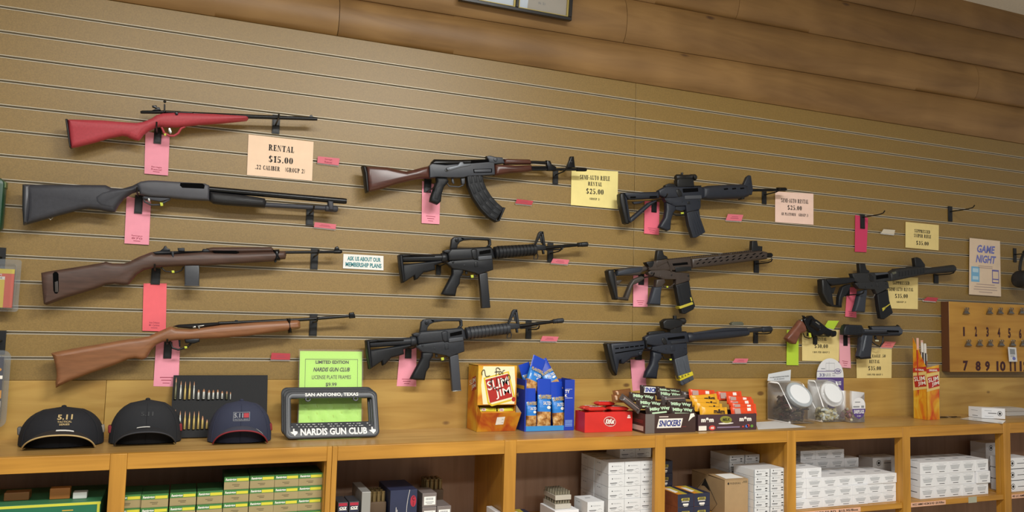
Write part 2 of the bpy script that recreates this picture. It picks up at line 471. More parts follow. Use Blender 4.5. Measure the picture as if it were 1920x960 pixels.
M_GREYINK = mat('grey_ink', '#8c8f92', .7)
# ================================================================== THE SETTING
P = 0.0762
XL, XR, XS = -2.0, 5.6, 1.667
mb = MB()
edges = [(-0.067, -0.0048)] + [(k * P + .0048, (k + 1) * P - .0048) for k in range(14)] + [(14 * P + .0048, 1.141)]
for a, b in edges:
    for x0, x1 in ((XL, XS - .0006), (XS + .0006, XR)):
        mb.box(x0, x1, 0, .019, Z0 + a, Z0 + b)
mb.box(XL, XR, .0185, .03, Z0 - .067, Z0 + 1.141)
wall = tag(mb.build('wall_back', M_SLAT, bevel=.0012), 'brown slatwall panel with horizontal grooves', 'wall', kind='structure')
for k in range(15):
    z = Z0 + k * P
    ib = MB()
    for x0, x1 in ((XL, XS - .0006), (XS + .0006, XR)):
        ib.box(x0, x1, -.0008, .012, z + .0034, z + .0050)
        ib.box(x0, x1, -.0008, .012, z - .0050, z - .0034)
        ib.box(x0, x1, .012, .0135, z - .0050, z + .0050, 1)
    ib.build('slat_insert', [M_ALU, M_ALUD], wall, smooth=0)

# log siding above the slat wall: rounded courses with end joints
def seam(i, x):
    return Z0 + [1.141, 1.277 + .0138 * x, 1.470 + .0119 * x, 1.653 + .0132 * x, 1.86 + .012 * x][i]
JO = [[0.443], [-.7, 1.601, 3.637], [.1, 2.162, 4.6], [1.2, 3.213]]
num = 1
for c in range(4):
    xs = [XL] + JO[c] + [XR]
    for a, b in zip(xs, xs[1:]):
        G = []
        nx = max(2, int((b - a) / .4))
        for i in range(nx + 1):
            x = a + .001 + (b - a - .002) * i / nx
            z0, z1 = seam(c, x), seam(c + 1, x)
            row = []
            for k in range(13):
                t = k / 12
                row.append((x, -.004 - .030 * (1 - abs(2 * t - 1) ** 2.2) ** .75, z0 + .001 + (z1 - z0 - .002) * t))
            row.append((x, .03, z1 - .001)); row.insert(0, (x, .03, z0 + .001))
            G.append(row)
        lb = MB(); lb.grid(G)
        n = len(G[0])
        lb.add(G[0], [tuple(range(n))]); lb.add(G[-1], [tuple(range(n))])
        tag(lb.build('trim_%d' % num, M_LOG, smooth=50), 'stained half-log siding board above the slatwall', 'siding', kind='structure'); num += 1
mb = MB(); mb.box(XL, XR, .03, .05, 0, CEIL)
tag(mb.build('wall_rear', M_DARKPLY), 'wall sheathing behind the boards', 'wall', kind='structure')
# ceiling with a T-bar grid
mb = MB(); mb.box(XL - 1, XR + .6, -6.5, .05, CEIL, CEIL + .04)
ceil = tag(mb.build('ceiling', M_TILE), 'pale suspended tile ceiling', 'ceiling', kind='structure')
gb = MB()
for k in range(-5, 5):
    gb.box(3.40 + k * 1.22 - .012, 3.40 + k * 1.22 + .012, -6.5, 0.0, CEIL - .006, CEIL)
for k in range(1, 11):
    gb.box(XL - 1, XR + .6, -k * .61 - .012, -k * .61 + .012, CEIL - .006, CEIL)
gb.build('ceiling_grid', M_TBAR, ceil)
mb = MB(); mb.box(XL - 1, XR + .6, -6.5, .05, -.03, 0)
tag(mb.build('floor', mat('floor_tile', '#b8ad98', .5, noise=.08, ns=12)), 'shop floor', 'floor', kind='structure')
# back boards between the slat wall and the ledge
for i, (a, b) in enumerate(((XL, -.2165), (-.2155, XR))):
    mb = MB(); mb.box(a, b, -.004, .03, Z0 - .246, Z0 - .0675)
    tag(mb.build('trim_%d' % (30 + i), M_PINE, bevel=.001), 'knotty pine back board under the slatwall', 'board', kind='structure')

# ================================================================== SHELF UNIT AND LEDGE
ZL = Z0 - .242
ST = [-1.3, -.72, -.148, .433, 1.015, 1.592, 2.1815, 2.7775, 3.376, 3.96, 4.55]
SHZ = {4: -.557, 5: -.557}
def shelf_unit(i0, i1, label):
    xa, xb = ST[i0], ST[i1]
    u = thing('shelf_unit', ((xa + xb) / 2, -.16, 0), label, 'shelf')
    hw = .021
    for i in range(i0, i1 + 1):
        lo, hi = ST[i] - hw, ST[i] + hw
        if i == 3:
            lo, hi = (ST[i] - .015, ST[i] - .0006) if i == i1 else (ST[i] + .0006, ST[i] + .016)
        b = MB(); b.box(lo, hi, -.33, -.310, 0.02, ZL)
        if i >= 7: b.box(lo, hi, -.3098, -.288, 0.02, ZL - .0205)
        b.build('stile', M_OAKV, u, bevel=.0012)
        c = (lo + hi) / 2
        if i == 3: c = lo + .009 if i == i0 else hi - .009
        if i in (0, 1, 3, 4, 6): b = MB(); b.box(c - .009, c + .009, -.310, -.012, 0.02, ZL - .02); b.build('divider', M_OAKV, u)
    for i in range(i0, i1):
        lo = ST[i] + (.016 if i == 3 else hw); hi = ST[i + 1] - (.015 if i + 1 == 3 else hw)
        b = MB(); b.box(lo + .0004, hi - .0004, -.3295, -.310, ZL - .043, ZL); b.build('rail', M_OAK, u, bevel=.0012)
        zs = Z0 + SHZ.get(i, -.549)
        b = MB(); b.box(lo + .0004, hi - .0004, -.325, -.303, zs - .022, zs); b.build('shelf_edge', M_OAK, u, bevel=.001)
        b = MB(); b.box(lo - .01, hi + .01, -.303, -.012, zs - .018, zs); b.build('shelf', M_OAK, u)
        b = MB(); b.box(lo - .01, hi + .01, -.303, -.012, .08, .1); b.build('bottom_shelf', M_OAK, u)
    b = MB(); b.box(xa, xb, -.012, .0, .02, ZL - .02); b.build('back_panel', M_DARKPLY, u)
    return u
U1 = shelf_unit(0, 3, 'honey oak shelf unit holding the green ammunition boxes, left of the double post')
U2 = shelf_unit(3, 10, 'long honey oak shelf unit of white ammunition cartons, right of the double post')
b = MB(); b.box(ST[0] - .02, ST[10] + .02, -.3095, -.0045, ZL - .0195, ZL - .0006)
tag(b.build('ledge_top', wood('ledge_oak', '#c09a5c', '#a98248', '#6a4a28', .34, 'x', 12, 1.2, .5), bevel=.001), 'long oak ledge carrying the caps and snacks along the wall', 'ledge')

# ceiling light fixtures
for lx, ly, pw in TROFFERS:
    t = thing('ceiling_light', (lx, ly, CEIL), 'recessed fluorescent ceiling light over the shop floor', 'ceiling light', 'fluorescent ceiling lights')
    b = MB()
    for x0, x1, y0, y1 in ((-.62, .62, -.32, -.29), (-.62, .62, .29, .32), (-.62, -.59, -.29, .29), (.59, .62, -.29, .29)):
        b.box(lx + x0, lx + x1, ly + y0, ly + y1, CEIL - .03, CEIL - .0005)
    b.build('frame', M_TBAR, t)
    b = MB(); b.box(lx - .59, lx + .59, ly - .29, ly + .29, CEIL - .02, CEIL - .006); b.build('diffuser', mat('diffuser', '#f4f1e8', .5), t)

# framed pictures at the top
t = thing('picture_frame', px(968, 40, .06), 'black double picture frame with gold edging high on the log wall', 'picture')
q = [px(860, -60, .075), px(1070, -40, .075), px(1070, 40, .055), px(860, 0, .055)]
q[0] = q[3] + Vector((0, -.03, .30)); q[1] = q[2] + Vector((0, -.03, .30)); q[3].z = q[2].z; q[0].z = q[1].z
b = MB(); H = (q[3] - q[0]).length; W = (q[1] - q[0]).length
def bar(b, q, x0, y0, x1, y1, t, off, m=0):
    c = [MB.qmap(q, x0, y0, off), MB.qmap(q, x1, y0, off), MB.qmap(q, x1, y1, off), MB.qmap(q, x0, y1, off)]
    b.panel(c, t, m)
for r_ in ((0, 0, 1, .05), (0, .955, 1, 1), (0, .05, .03, .955), (.97, .05, 1, .955), (.487, .05, .513, .955)):
    bar(b, q, *r_, .022, .010)
b.build('frame', mat('black_lacquer', '#1a1718', .3), t, bevel=.002)
b = MB()
for a, c in ((.03, .487), (.513, .97)):
    for r_ in ((a, .05, c, .065), (a, .94, c, .955), (a, .065, a + .012, .94), (c - .012, .065, c, .94)):
        bar(b, q, *r_, .012, .002)
b.build('gold_edging', mat('gold_edge', '#b9a55a', .4, .3), t)
b = MB(); bar(b, q, .03, .05, .487, .955, .004, -.006); b.build('print', mat('pale_print', '#c9d6e6', .25, noise=.15, ns=6), t)
b = MB(); bar(b, q, .513, .05, .97, .955, .004, -.006, 0); b.qpoly(q, [(.513, .05), (.513, .955), (.60, .955), (.61, .7), (.585, .5), (.60, .05)], 1, -.0055)
b.qtext(q, .70, .82, .76, .85, 'N. 21', 2, off=-.0052)
b.build('certificate', [mat('grey_certificate', '#a9a49c', .3), MATS['pale_print'], M_GREYINK], t)
# ================================================================== HOOKS
ZA = (100, 170, 3.3103); ZB = (0, 320, 2.8235); ZC = (60, 440, 3.0968); ZD = (660, 270, 3.6923)
ZE = (670, 420, 4.1739); ZF = (670, 570, 4.1739); ZG = (1130, 310, 4.8); ZH = (1110, 430, 4.8)
ZI = (1110, 580, 4.8); ZJ = (1500, 370, 4.5714); ZK = (1460, 560, 4.8); ZS = (1520, 470, 6.857); ZR = (1460, 580, 8.0)
HOOKS = []
def hook(F3, r, label, rodv=.3, L=.105, d0=.0012, bare=False):
    (u0, v0), (u1, v1) = fr(F3, r[:2]), fr(F3, r[2:])
    a = px(u0, (v0 + v1) / 2); b = px(u1, (v0 + v1) / 2); c = px((u0 + u1) / 2, v0); d = px((u0 + u1) / 2, v1)
    t = thing('gun_hook', (c.x, 0, d.z), label, 'hook')
    m = MB(); m.box(a.x, b.x, -.0033 - d0, -d0, d.z, c.z); m.box(a.x + .003, b.x - .003, -.0048 - d0, -.0033 - d0, d.z + .004, c.z - .004)
    m.build('back_plate', M_BLACK, t, bevel=.0006)
    zr = c.z + (d.z - c.z) * rodv
    if bare: rod(t, c.x, zr, L, d0)
    else: HOOKS.append((t, c.x, zr, c.z, d.z, L, d0))
    return t
def rod(t, x, zr, L, d0=.0012):
    m = MB(); m.tube([(x, -.003 - d0, zr), (x, -L * .75, zr + .002), (x, -L * .93, zr + .006), (x, -L, zr + .016)], .0028, 8)
    m.build('rod', M_BLACK, t)
def hang_rods():
    """every rod passes just under the thing that rests on it"""
    bpy.context.view_layer.update(); dg = bpy.context.evaluated_depsgraph_get()
    for t, x, zr, zt, zb, L, d0 in HOOKS:
        low = None
        for dx in (-.004, 0, .004):
            for y in (-.035, -.045, -.05, -.055, -.06, -.065, -.07, -.08):
                hit, loc, _n, _i, ob, _m = SC.ray_cast(dg, Vector((x + dx, y, zb - .012)), Vector((0, 0, 1)), distance=.11)
                if hit and not ob.name.startswith(('safety', 'price')): low = loc.z if low is None else min(low, loc.z)
        if low is not None: zr = max(zb + .003, low - .0070)
        rod(t, x, zr, L, d0)
HK = [(ZA, (625, 232, 672, 332), 'black hook plate under the red rifle trigger', 0),
 (ZA, (1358, 150, 1405, 268), 'black hook plate under the red rifle barrel', .1),
 (ZA, (505, 650, 555, 765), 'black hook plate under the pump shotgun receiver', .1),
 (ZB, (1620, 190, 1660, 292), 'black hook plate under the pump shotgun muzzle', .1),
 (ZC, (692, 196, 745, 290), 'black hook plate under the dark wooden carbine receiver', .0),
 (ZC, (1617, 80, 1660, 202), 'black hook plate under the dark wooden carbine barrel', .3),
 (ZC, (765, 622, 812, 718), 'black hook plate under the light wooden rifle receiver', .0),
 (ZC, (1610, 460, 1655, 588), 'black hook plate under the light wooden rifle barrel', .35),
 (ZD, (495, 245, 545, 338), 'black hook plate behind the curved magazine rifle grip', .0),
 (ZD, (1388, 185, 1425, 282), 'black hook plate under the curved magazine rifle muzzle', .1),
 (ZE, (612, 320, 650, 400), 'black hook plate behind the upper carry handle rifle stock', .0),
 (ZE, (1485, 148, 1530, 300), 'black hook plate under the upper carry handle rifle muzzle', .35),
 (ZF, (370, 335, 420, 425), 'black hook plate behind the lower carry handle rifle stock', .0),
 (ZF, (1315, 125, 1360, 272), 'black hook plate under the lower carry handle rifle muzzle', .35),
 (ZG, (432, 320, 478, 425), 'black hook plate behind the triangular stock of the red dot rifle', .0),
 (ZG, (1430, 230, 1470, 350), 'black hook plate under the muzzle beside the pale pink price sign', .1),
 (ZH, (410, 400, 460, 500), 'black hook plate behind the brown rifle stock', .0),
 (ZH, (1452, 280, 1498, 392), 'black hook plate under the brown rifle handguard end', .1),
 (ZI, (385, 400, 440, 455), 'black hook plate behind the stock of the bottom red dot rifle', .0),
 (ZI, (1448, 190, 1490, 305), 'black hook plate under the muzzle of the bottom red dot rifle', .1),
 (ZS, (425, 450, 485, 580), 'black hook plate behind the suppressed rifle stock', .0),
 (ZS, (1575, 300, 1635, 422), 'black hook plate under the suppressor tube', .1),
 (ZR, (500, 380, 560, 525), 'black hook plate under the revolver cylinder', .0),
 (ZR, (955, 380, 1015, 545), 'black hook plate under the large pistol slide', .0)]
for f_, r_, l_, k_ in HK: hook(f_, r_, l_, k_, d0=.0052 if (f_ is ZR or k_ == 0 or (f_ is ZA and r_[0] < 600)) else .0012)
hook(ZJ, (507, 145, 545, 270), 'empty black hook carrying the magenta tag', .22, .135, .0052, True)
hook(ZJ, (1265, 78, 1300, 208), 'bare black hook above the sniper rifle price sign', .35, .135, .0012, True)

# ================================================================== GUN BUILDER
class Gun:
    def __init__(s, name, label, cat, F3, base, d=.06, xf=None):
        s.F = F3; s.d = d; s.xf = xf
        u, v = s.uv(base)
        s.root = thing(name, px(u, v, d), label, cat)
    def uv(s, p):
        if s.xf: p = s.xf(p)
        return fr(s.F, p)
    def w(s, p, dd=0):
        u, v = s.uv(p); return px(u, v, s.d + dd)
    def sc(s, p):
        u, v = s.uv(p); return pxs(u, v, s.d) / s.F[2]
    def part(s, name, mats, smooth=38):
        g = GP(s, name, mats, smooth); return g
class GP:
    def __init__(s, g, name, mats, smooth): s.g = g; s.n = name; s.mt = mats; s.sm = smooth; s.b = MB()
    def slab(s, pts, t, r=0, dd=0, n=3, m=0):
        """t, r in millimetres"""
        w = [s.g.w(p, dd) for p in pts]
        s.b.slab([(p.x, p.z) for p in w], w[0].y, t / 1000, r / 1000, n, m); return s
    def tube(s, pts, r, dd=0, n=10, m=0):
        s.b.tube([s.g.w(p, dd) for p in pts], [x * s.g.sc(pts[0]) for x in r] if isinstance(r, (list, tuple)) else r * s.g.sc(pts[0]), n, m); return s
    def lathe(s, a, b, prof, dd=0, n=18, m=0):
        k = s.g.sc(a); s.b.lathe(s.g.w(a, dd), s.g.w(b, dd), [(q, r * k) for q, r in prof], n, m); return s
    def ball(s, p, r, dd=0, sy=1.0):
        c = s.g.w(p, dd); s.b.sphere(c, r * s.g.sc(p), 12, 0, (1, sy, 1)); return s
    def knob(s, p, r, y0, y1, m=0):
        """short cylinder whose axis points at the viewer"""
        c = s.g.w(p); k = s.g.sc(p) * r
        s.b.lathe((c.x, c.y - y0 / 1000, c.z), (c.x, c.y - y1 / 1000, c.z), [(0, k), (.9, k), (1, k * .8)], 14, m); return s
    def ok(s, parent=None, label=None):
        o = s.b.build(s.n, s.mt, parent or s.g.root, smooth=s.sm)
        if label: o['label'] = label
        return o
def lerp2(a, b, t): return (a[0] + (b[0] - a[0]) * t, a[1] + (b[1] - a[1]) * t)

# ---- 1 red bolt-action rifle
M_RED = mat('red_stock_paint', '#ab3a44', .55, noise=.08, ns=150, bump=.1, bs=500)
g = Gun('bolt_action_rifle', 'bolt-action rifle with a bright red stock at the top left of the wall', 'rifle', ZA, (760, 228))
g.part('stock', M_RED).slab([(90, 183), (110, 181), (300, 186), (430, 197), (520, 203), (560, 195), (610, 175), (640, 154), (680, 143), (760, 139), (1000, 147), (1190, 158), (1207, 165), (1210, 178), (1200, 188), (1050, 203), (900, 213), (820, 222), (760, 228), (690, 225), (660, 222), (630, 232), (590, 252), (560, 275), (545, 296), (530, 310), (505, 306), (468, 292), (462, 285), (430, 280), (350, 295), (250, 325), (150, 350), (112, 356), (104, 320), (96, 240)], 40, 15).ok()
g.part('butt_plate', M_BLACK).slab([(78, 183), (91, 182), (101, 250), (114, 357), (104, 356), (92, 280)], 38, 3).ok()
g.part('grip_cap_line', M_RED).tube([(575, 215), (540, 245), (515, 280)], 5, .018).ok()
g.part('trigger_guard', M_RED).tube([(672, 226), (688, 262), (720, 280), (750, 280), (775, 264), (793, 234), (818, 222)], 7).ok()
g.part('trigger', M_STEEL).slab([(712, 232), (728, 230), (737, 262), (726, 271), (713, 256)], 8, 2).ok()
o = g.part('bolt', M_BLUED).tube([(540, 135), (552, 133), (700, 133), (790, 137)], [7, 10, 11, 11]).ok()
g.part('bolt_handle', M_BLUED).tube([(690, 132), (691, 84)], 5, .008).ball((692, 68), 9, .008).ok(o)
g.part('receiver', M_BLUED).slab([(690, 126), (760, 128), (870, 133), (872, 152), (690, 146)], 26, 9).slab([(754, 142), (776, 140), (774, 160), (760, 162)], 44, 2).ok()
g.part('rear_sight', M_BLUED).slab([(612, 94), (640, 92), (643, 103), (660, 106), (668, 125), (612, 125), (638, 112), (614, 104)], 12, 2).ok()
g.part('barrel', M_BLUED).tube([(860, 143), (1200, 160), (1620, 175), (1638, 177)], [12, 14, 12, 10]).ok()
g.part('front_sight', M_BLUED).slab([(1580, 166), (1598, 150), (1606, 152), (1614, 167)], 5, 1).ok()
g.part('safety_flag', M_FLAG).slab([(685, 268), (698, 264), (702, 276), (690, 282)], 4, 1, .012).ok()

# ---- 2 pump shotgun
M_SG = mat('shotgun_polymer', '#33343b', .55, noise=.1, ns=90, bump=.15, bs=700)
M_SGR = mat('shotgun_receiver', '#434349', .5, noise=.06, ns=60)
M_RIB = mat('ribbed_forend', '#191a1e', .5, bump=.6, bs=60, stretch=(.2, 1, 9))
g = Gun('pump_shotgun', 'dark grey pump-action shotgun below the red rifle', 'shotgun', ZB, (800, 140))
g.part('stock', M_SG).slab([(140, 75), (350, 76), (560, 78), (592, 93), (650, 96), (700, 82), (735, 64), (748, 95), (740, 108), (700, 120), (655, 150), (628, 185), (610, 218), (590, 221), (520, 207), (470, 201), (430, 206), (300, 240), (142, 285), (148, 200), (147, 130)], 42, 15).ok()
g.part('grip_panel', M_SG).slab([(500, 140), (540, 112), (600, 98), (715, 94), (725, 106), (680, 128), (640, 162), (610, 205), (590, 209), (530, 195), (505, 172)], 45, 12).ok()
g.part('recoil_pad', mat('rubber_pad', '#3c3d42', .35)).slab([(122, 75), (142, 74), (170, 76), (166, 180), (150, 280), (126, 289), (121, 200)], 44, 12).ok()
g.part('receiver', M_SGR).slab([(722, 72), (745, 60), (785, 54), (830, 54), (950, 62), (1085, 70), (1108, 80), (1108, 160), (1000, 155), (900, 145), (800, 140), (742, 128), (735, 100)], 36, 9).ok()
g.part('ejection_port', M_DARK).slab([(956, 69), (1072, 72), (1084, 82), (1080, 100), (965, 95), (952, 82)], 37.5, 1).ok()
g.part('trigger_guard', M_SG).tube([(758, 138), (766, 165), (800, 181), (845, 181), (872, 166), (902, 150)], 5).slab([(760, 136), (900, 144), (900, 152), (850, 165), (760, 150)], 14, 2).ok()
g.part('trigger', M_STEEL).slab([(783, 146), (792, 146), (796, 164), (789, 168), (782, 158)], 6, 1, .005).ok()
g.part('barrel', M_BLUED).tube([(1105, 98), (1820, 161), (1834, 162)], [16, 17, 15]).ok()
g.part('magazine_tube', M_SG).tube([(1390, 180), (1720, 198), (1725, 199), (1780, 203), (1788, 204)], [13, 13, 18, 18, 12]).ok()
g.part('forend', M_RIB).slab([(1108, 112), (1300, 132), (1400, 148), (1410, 165), (1402, 196), (1300, 190), (1180, 182), (1130, 175), (1108, 160)], 46, 18, n=4).ok()
g.part('barrel_clamp', M_SG).slab([(1733, 160), (1762, 164), (1764, 212), (1738, 210)], 30, 6).ok()
g.part('sling_swivel', M_STEEL).tube([(258, 252), (270, 244), (280, 250), (268, 260), (258, 252)], 2).ok()
g.part('safety_flag', M_FLAG).slab([(846, 168), (862, 170), (864, 186), (850, 188)], 4, 1, .012).ok()

# ---- 3 dark wooden carbine
M_WAL = mat('dark_walnut', '#4c362d', .5, noise=.22, ns=14, bump=.08, bs=200, stretch=(1.2, 9, 9))
g = Gun('wooden_carbine', 'dark walnut carbine with an oval slot in the butt and a straight black magazine', 'rifle', ZC, (820, 190))
g.part('stock', M_WAL).slab([(55, 222), (100, 213), (250, 190), (400, 165), (430, 157), (470, 168), (530, 168), (560, 160), (620, 130), (690, 103), (704, 101), (720, 115), (800, 115), (990, 101), (1200, 104), (1395, 98), (1470, 96), (1476, 118), (1470, 142), (1430, 146), (1395, 156), (1200, 168), (1000, 180), (850, 182), (720, 190), (650, 205), (610, 230), (578, 268), (562, 290), (530, 293), (480, 286), (430, 292), (350, 320), (200, 365), (85, 409), (70, 402), (62, 320)], 42, 15).ok()
g.part('butt_slot', M_DARK).slab([(127, 228), (138, 217), (150, 218), (160, 230), (162, 330), (152, 344), (138, 342), (130, 325)], 43, .5).ok()
g.part('oiler', mat('dull_steel', '#3a3430', .5)).slab([(138, 276), (156, 270), (160, 335), (140, 335)], 44, 1).ok()
g.part('handguard', M_WAL).slab([(1012, 80), (1050, 74), (1390, 72), (1400, 84), (1400, 102), (1200, 110), (1020, 104)], 36, 12).ok()
g.part('guide_slot', M_DARK).slab([(1045, 97), (1180, 95), (1202, 104), (1184, 111), (1060, 108)], 39, .5).ok()
g.part('receiver', M_GUNGRY).slab([(702, 102), (740, 95), (800, 97), (985, 95), (992, 84), (1040, 84), (1040, 102), (1000, 108), (900, 106), (830, 113), (720, 116), (706, 112)], 30, 6).ok()
g.part('rear_sight', M_BLUED).slab([(738, 98), (760, 82), (770, 66), (780, 66), (786, 80), (802, 84), (802, 98)], 16, 2).ok()
g.part('operating_slide', M_GUNGRY).slab([(845, 80), (885, 78), (888, 100), (850, 98)], 38, 3).slab([(808, 100), (824, 100), (826, 140), (816, 142)], 40, 2).ok()
g.part('barrel_band', M_BLUED).slab([(1398, 88), (1434, 86), (1440, 150), (1405, 152)], 46, 12).knob((1412, 156), 7, 0, 14).ok()
g.part('barrel', M_BLUED).tube([(1430, 103), (1750, 100), (1755, 99), (1792, 99), (1800, 98)], [9, 9, 12, 12, 8]).ok()
g.part('front_sight', M_BLUED).slab([(1752, 92), (1760, 72), (1775, 67), (1783, 80), (1786, 92)], 12, 3).ok()
g.part('magazine', mat('worn_magazine', '#3b3d42', .4, noise=.1, ns=60)).slab([(885, 178), (972, 178), (971, 298), (886, 293)], 22, 4).slab([(884, 290), (973, 295), (972, 300), (885, 297)], 24, 1).ok()
g.part('trigger_guard', M_BLUED).tube([(748, 188), (772, 212), (830, 220), (868, 208), (880, 186)], 4).ok()
g.part('safety_flag', M_FLAG).slab([(810, 208), (826, 208), (828, 222), (812, 222)], 4, 1, .012).ok()

# ---- 4 light wooden rifle
M_BIR = mat('light_brown_birch', '#86593a', .42, noise=.16, ns=12, bump=.05, bs=200, stretch=(1.2, 8, 8))
g = Gun('wooden_rifle', 'light brown wooden rifle hanging lowest at the left', 'rifle', ZC, (850, 612))
g.part('stock', M_BIR).slab([(112, 688), (140, 680), (180, 672), (300, 650), (450, 625), (560, 606), (620, 601), (680, 590), (740, 560), (800, 535), (815, 533), (840, 545), (920, 548), (1080, 525), (1300, 509), (1470, 499), (1540, 496), (1555, 503), (1558, 540), (1546, 548), (1400, 568), (1250, 588), (1100, 600), (950, 608), (850, 612), (760, 622), (720, 640), (690, 672), (668, 712), (640, 727), (600, 717), (560, 723), (480, 756), (350, 800), (220, 850), (140, 889), (137, 860), (145, 820), (140, 770), (126, 715)], 40, 15).ok()
g.part('receiver', M_GUNBLK).slab([(818, 531), (850, 522), (1085, 508), (1090, 524), (1000, 537), (920, 546), (850, 540)], 32, 8).ok()
g.part('bolt', M_STEEL).slab([(932, 531), (952, 529), (952, 541), (934, 543)], 34, 2).slab([(960, 527), (1000, 524), (1000, 530), (975, 534), (976, 546), (966, 547)], 36, 2).ok(label='bright steel bolt and charging handle')
g.part('barrel', M_BLUED).tube([(1080, 515), (1560, 494), (1875, 470)], [10, 10, 9]).ok()
g.part('front_sight', M_BLUED).slab([(1838, 468), (1842, 453), (1868, 450), (1877, 484), (1842, 487)], 16, 4).ok()
g.part('rear_sight', M_BLUED).slab([(1170, 505), (1182, 495), (1196, 497), (1198, 505)], 10, 1).ok()
g.part('barrel_band', M_BLUED).slab([(1478, 486), (1498, 484), (1508, 571), (1488, 572)], 44, 12).ok()
g.part('trigger_guard', M_BLUED).tube([(800, 618), (815, 658), (850, 668), (900, 654), (925, 630), (970, 610)], 6).ok()
g.part('trigger', M_BLUED).slab([(850, 612), (862, 612), (862, 650), (854, 652)], 6, 1).ok()
g.part('magazine', M_GUNBLK).slab([(885, 606), (975, 600), (972, 622), (940, 632), (890, 628)], 28, 5).ok()
g.part('safety_flag', M_FLAG).slab([(884, 648), (900, 648), (902, 660), (886, 662)], 4, 1, .012).ok()

# ---- 5 curved magazine rifle
M_REDW = mat('reddish_laminate', '#4f2d24', .3, noise=.2, ns=14, stretch=(1.2, 9, 9))
M_AK = mat('grey_stamped_steel', '#363940', .42, noise=.06, ns=80)
g = Gun('curved_magazine_rifle', 'rifle with a reddish wooden stock and a long curved black magazine', 'rifle', ZD, (800, 235))
g.part('stock', M_REDW).slab([(92, 157), (240, 163), (310, 180), (370, 192), (430, 178), (500, 160), (530, 155), (532, 240), (470, 241), (400, 255), (300, 281), (210, 312), (106, 336), (104, 280)], 40, 15).ok()
g.part('butt_pad', M_BLACK).slab([(64, 156), (78, 153), (93, 156), (105, 205), (112, 336), (94, 339), (86, 290), (76, 210)], 42, 10).ok()
p = g.part('receiver', [M_AK, M_DARK]); p.slab([(528, 153), (545, 140), (640, 150), (930, 128), (975, 132), (980, 216), (900, 222), (800, 226), (760, 236), (660, 236), (575, 232), (530, 238)], 34, 3)
p.slab([(828, 179), (958, 175), (958, 203), (832, 206)], 35, .5, m=1); p.slab([(834, 183), (952, 179), (952, 198), (838, 201)], 36, .8); p.ok()
p = g.part('dust_cover', M_BLUED); p.slab([(537, 150), (545, 128), (565, 107), (720, 111), (935, 106), (935, 140), (800, 152), (640, 152)], 32, 12, n=4); p.ok()
g.part('ejection_port', M_DARK).slab([(815, 118), (935, 114), (938, 150), (810, 152)], 33.5, 1).ok()
g.part('charging_handle', mat('worn_lever', '#60646a', .4, .3)).slab([(628, 186), (652, 165), (720, 152), (738, 130), (756, 128), (764, 142), (810, 141), (815, 154), (740, 170), (662, 193), (640, 196)], 38, 3).knob((648, 180), 10, 15, 30).ok()
g.part('rear_sight', M_AK).slab([(937, 112), (922, 88), (950, 83), (985, 92), (1035, 96), (1050, 136), (975, 142), (940, 130)], 26, 4).knob((985, 112), 14, 10, 17).ok()
g.part('upper_handguard', M_REDW).slab([(1048, 104), (1225, 108), (1236, 120), (1236, 143), (1050, 143)], 30, 11).ok()
g.part('lower_handguard', M_REDW).slab([(980, 144), (1080, 147), (1130, 153), (1236, 148), (1241, 190), (1180, 198), (1100, 202), (1030, 214), (1000, 222), (982, 220)], 40, 14).slab([(1050, 168), (1100, 162), (1170, 160), (1180, 168), (1100, 176)], 43, 5).ok()
g.part('gas_tube', M_BLUED).tube([(1232, 126), (1370, 130)], 11).slab([(1340, 114), (1368, 118), (1378, 142), (1410, 160), (1406, 188), (1350, 186)], 18, 4).ok()
g.part('barrel', M_BLUED).tube([(1232, 176), (1560, 176)], 10).tube([(1555, 176), (1612, 177), (1622, 178)], [14, 14, 11]).tube([(1240, 160), (1345, 160)], 8).ok()
g.part('front_sight', M_BLUED).slab([(1478, 168), (1500, 118), (1508, 88), (1531, 87), (1540, 165)], 16, 3).knob((1517, 128), 8, 7, 9).ok()
g.part('grip', M_POLY).slab([(580, 236), (652, 236), (666, 262), (632, 300), (617, 350), (612, 400), (588, 421), (535, 400), (540, 370), (565, 300), (583, 262)], 30, 9).slab([(575, 300), (620, 285), (605, 350), (592, 395), (555, 388), (565, 340)], 32, 6).ok()
g.part('trigger_guard', M_AK).tube([(652, 262), (672, 292), (740, 297), (768, 286), (772, 240)], 5).ok()
g.part('trigger', M_AK).slab([(688, 236), (700, 236), (708, 272), (700, 278), (690, 262)], 6, 1).ok()
g.part('magazine_catch', M_AK).slab([(752, 236), (780, 236), (778, 278), (758, 280)], 12, 2).ok()
L_ = [(788, 224), (796, 290), (828, 370), (880, 450), (935, 508), (985, 538)]; R_ = [(897, 222), (906, 265), (926, 312), (957, 362), (1002, 412), (1046, 448)]
o = g.part('magazine', M_POLY).slab(L_ + R_[::-1], 26, 4).ok()
p = g.part('magazine_rib', M_POLY)
for i in range(5):
    for a, c in ((.12, .3), (.42, .6), (.72, .88)):
        p.slab([lerp2(L_[i], R_[i], a), lerp2(L_[i], R_[i], c), lerp2(lerp2(L_[i], R_[i], c), lerp2(L_[i + 1], R_[i + 1], c), .86), lerp2(lerp2(L_[i], R_[i], a), lerp2(L_[i + 1], R_[i + 1], a), .86)], 29, 1.2)
p.ok(o)
g.part('floor_plate', M_POLY).slab([(978, 532), (1008, 528), (1040, 440), (1055, 444), (1014, 536), (995, 542)], 30, 3).ok(o)

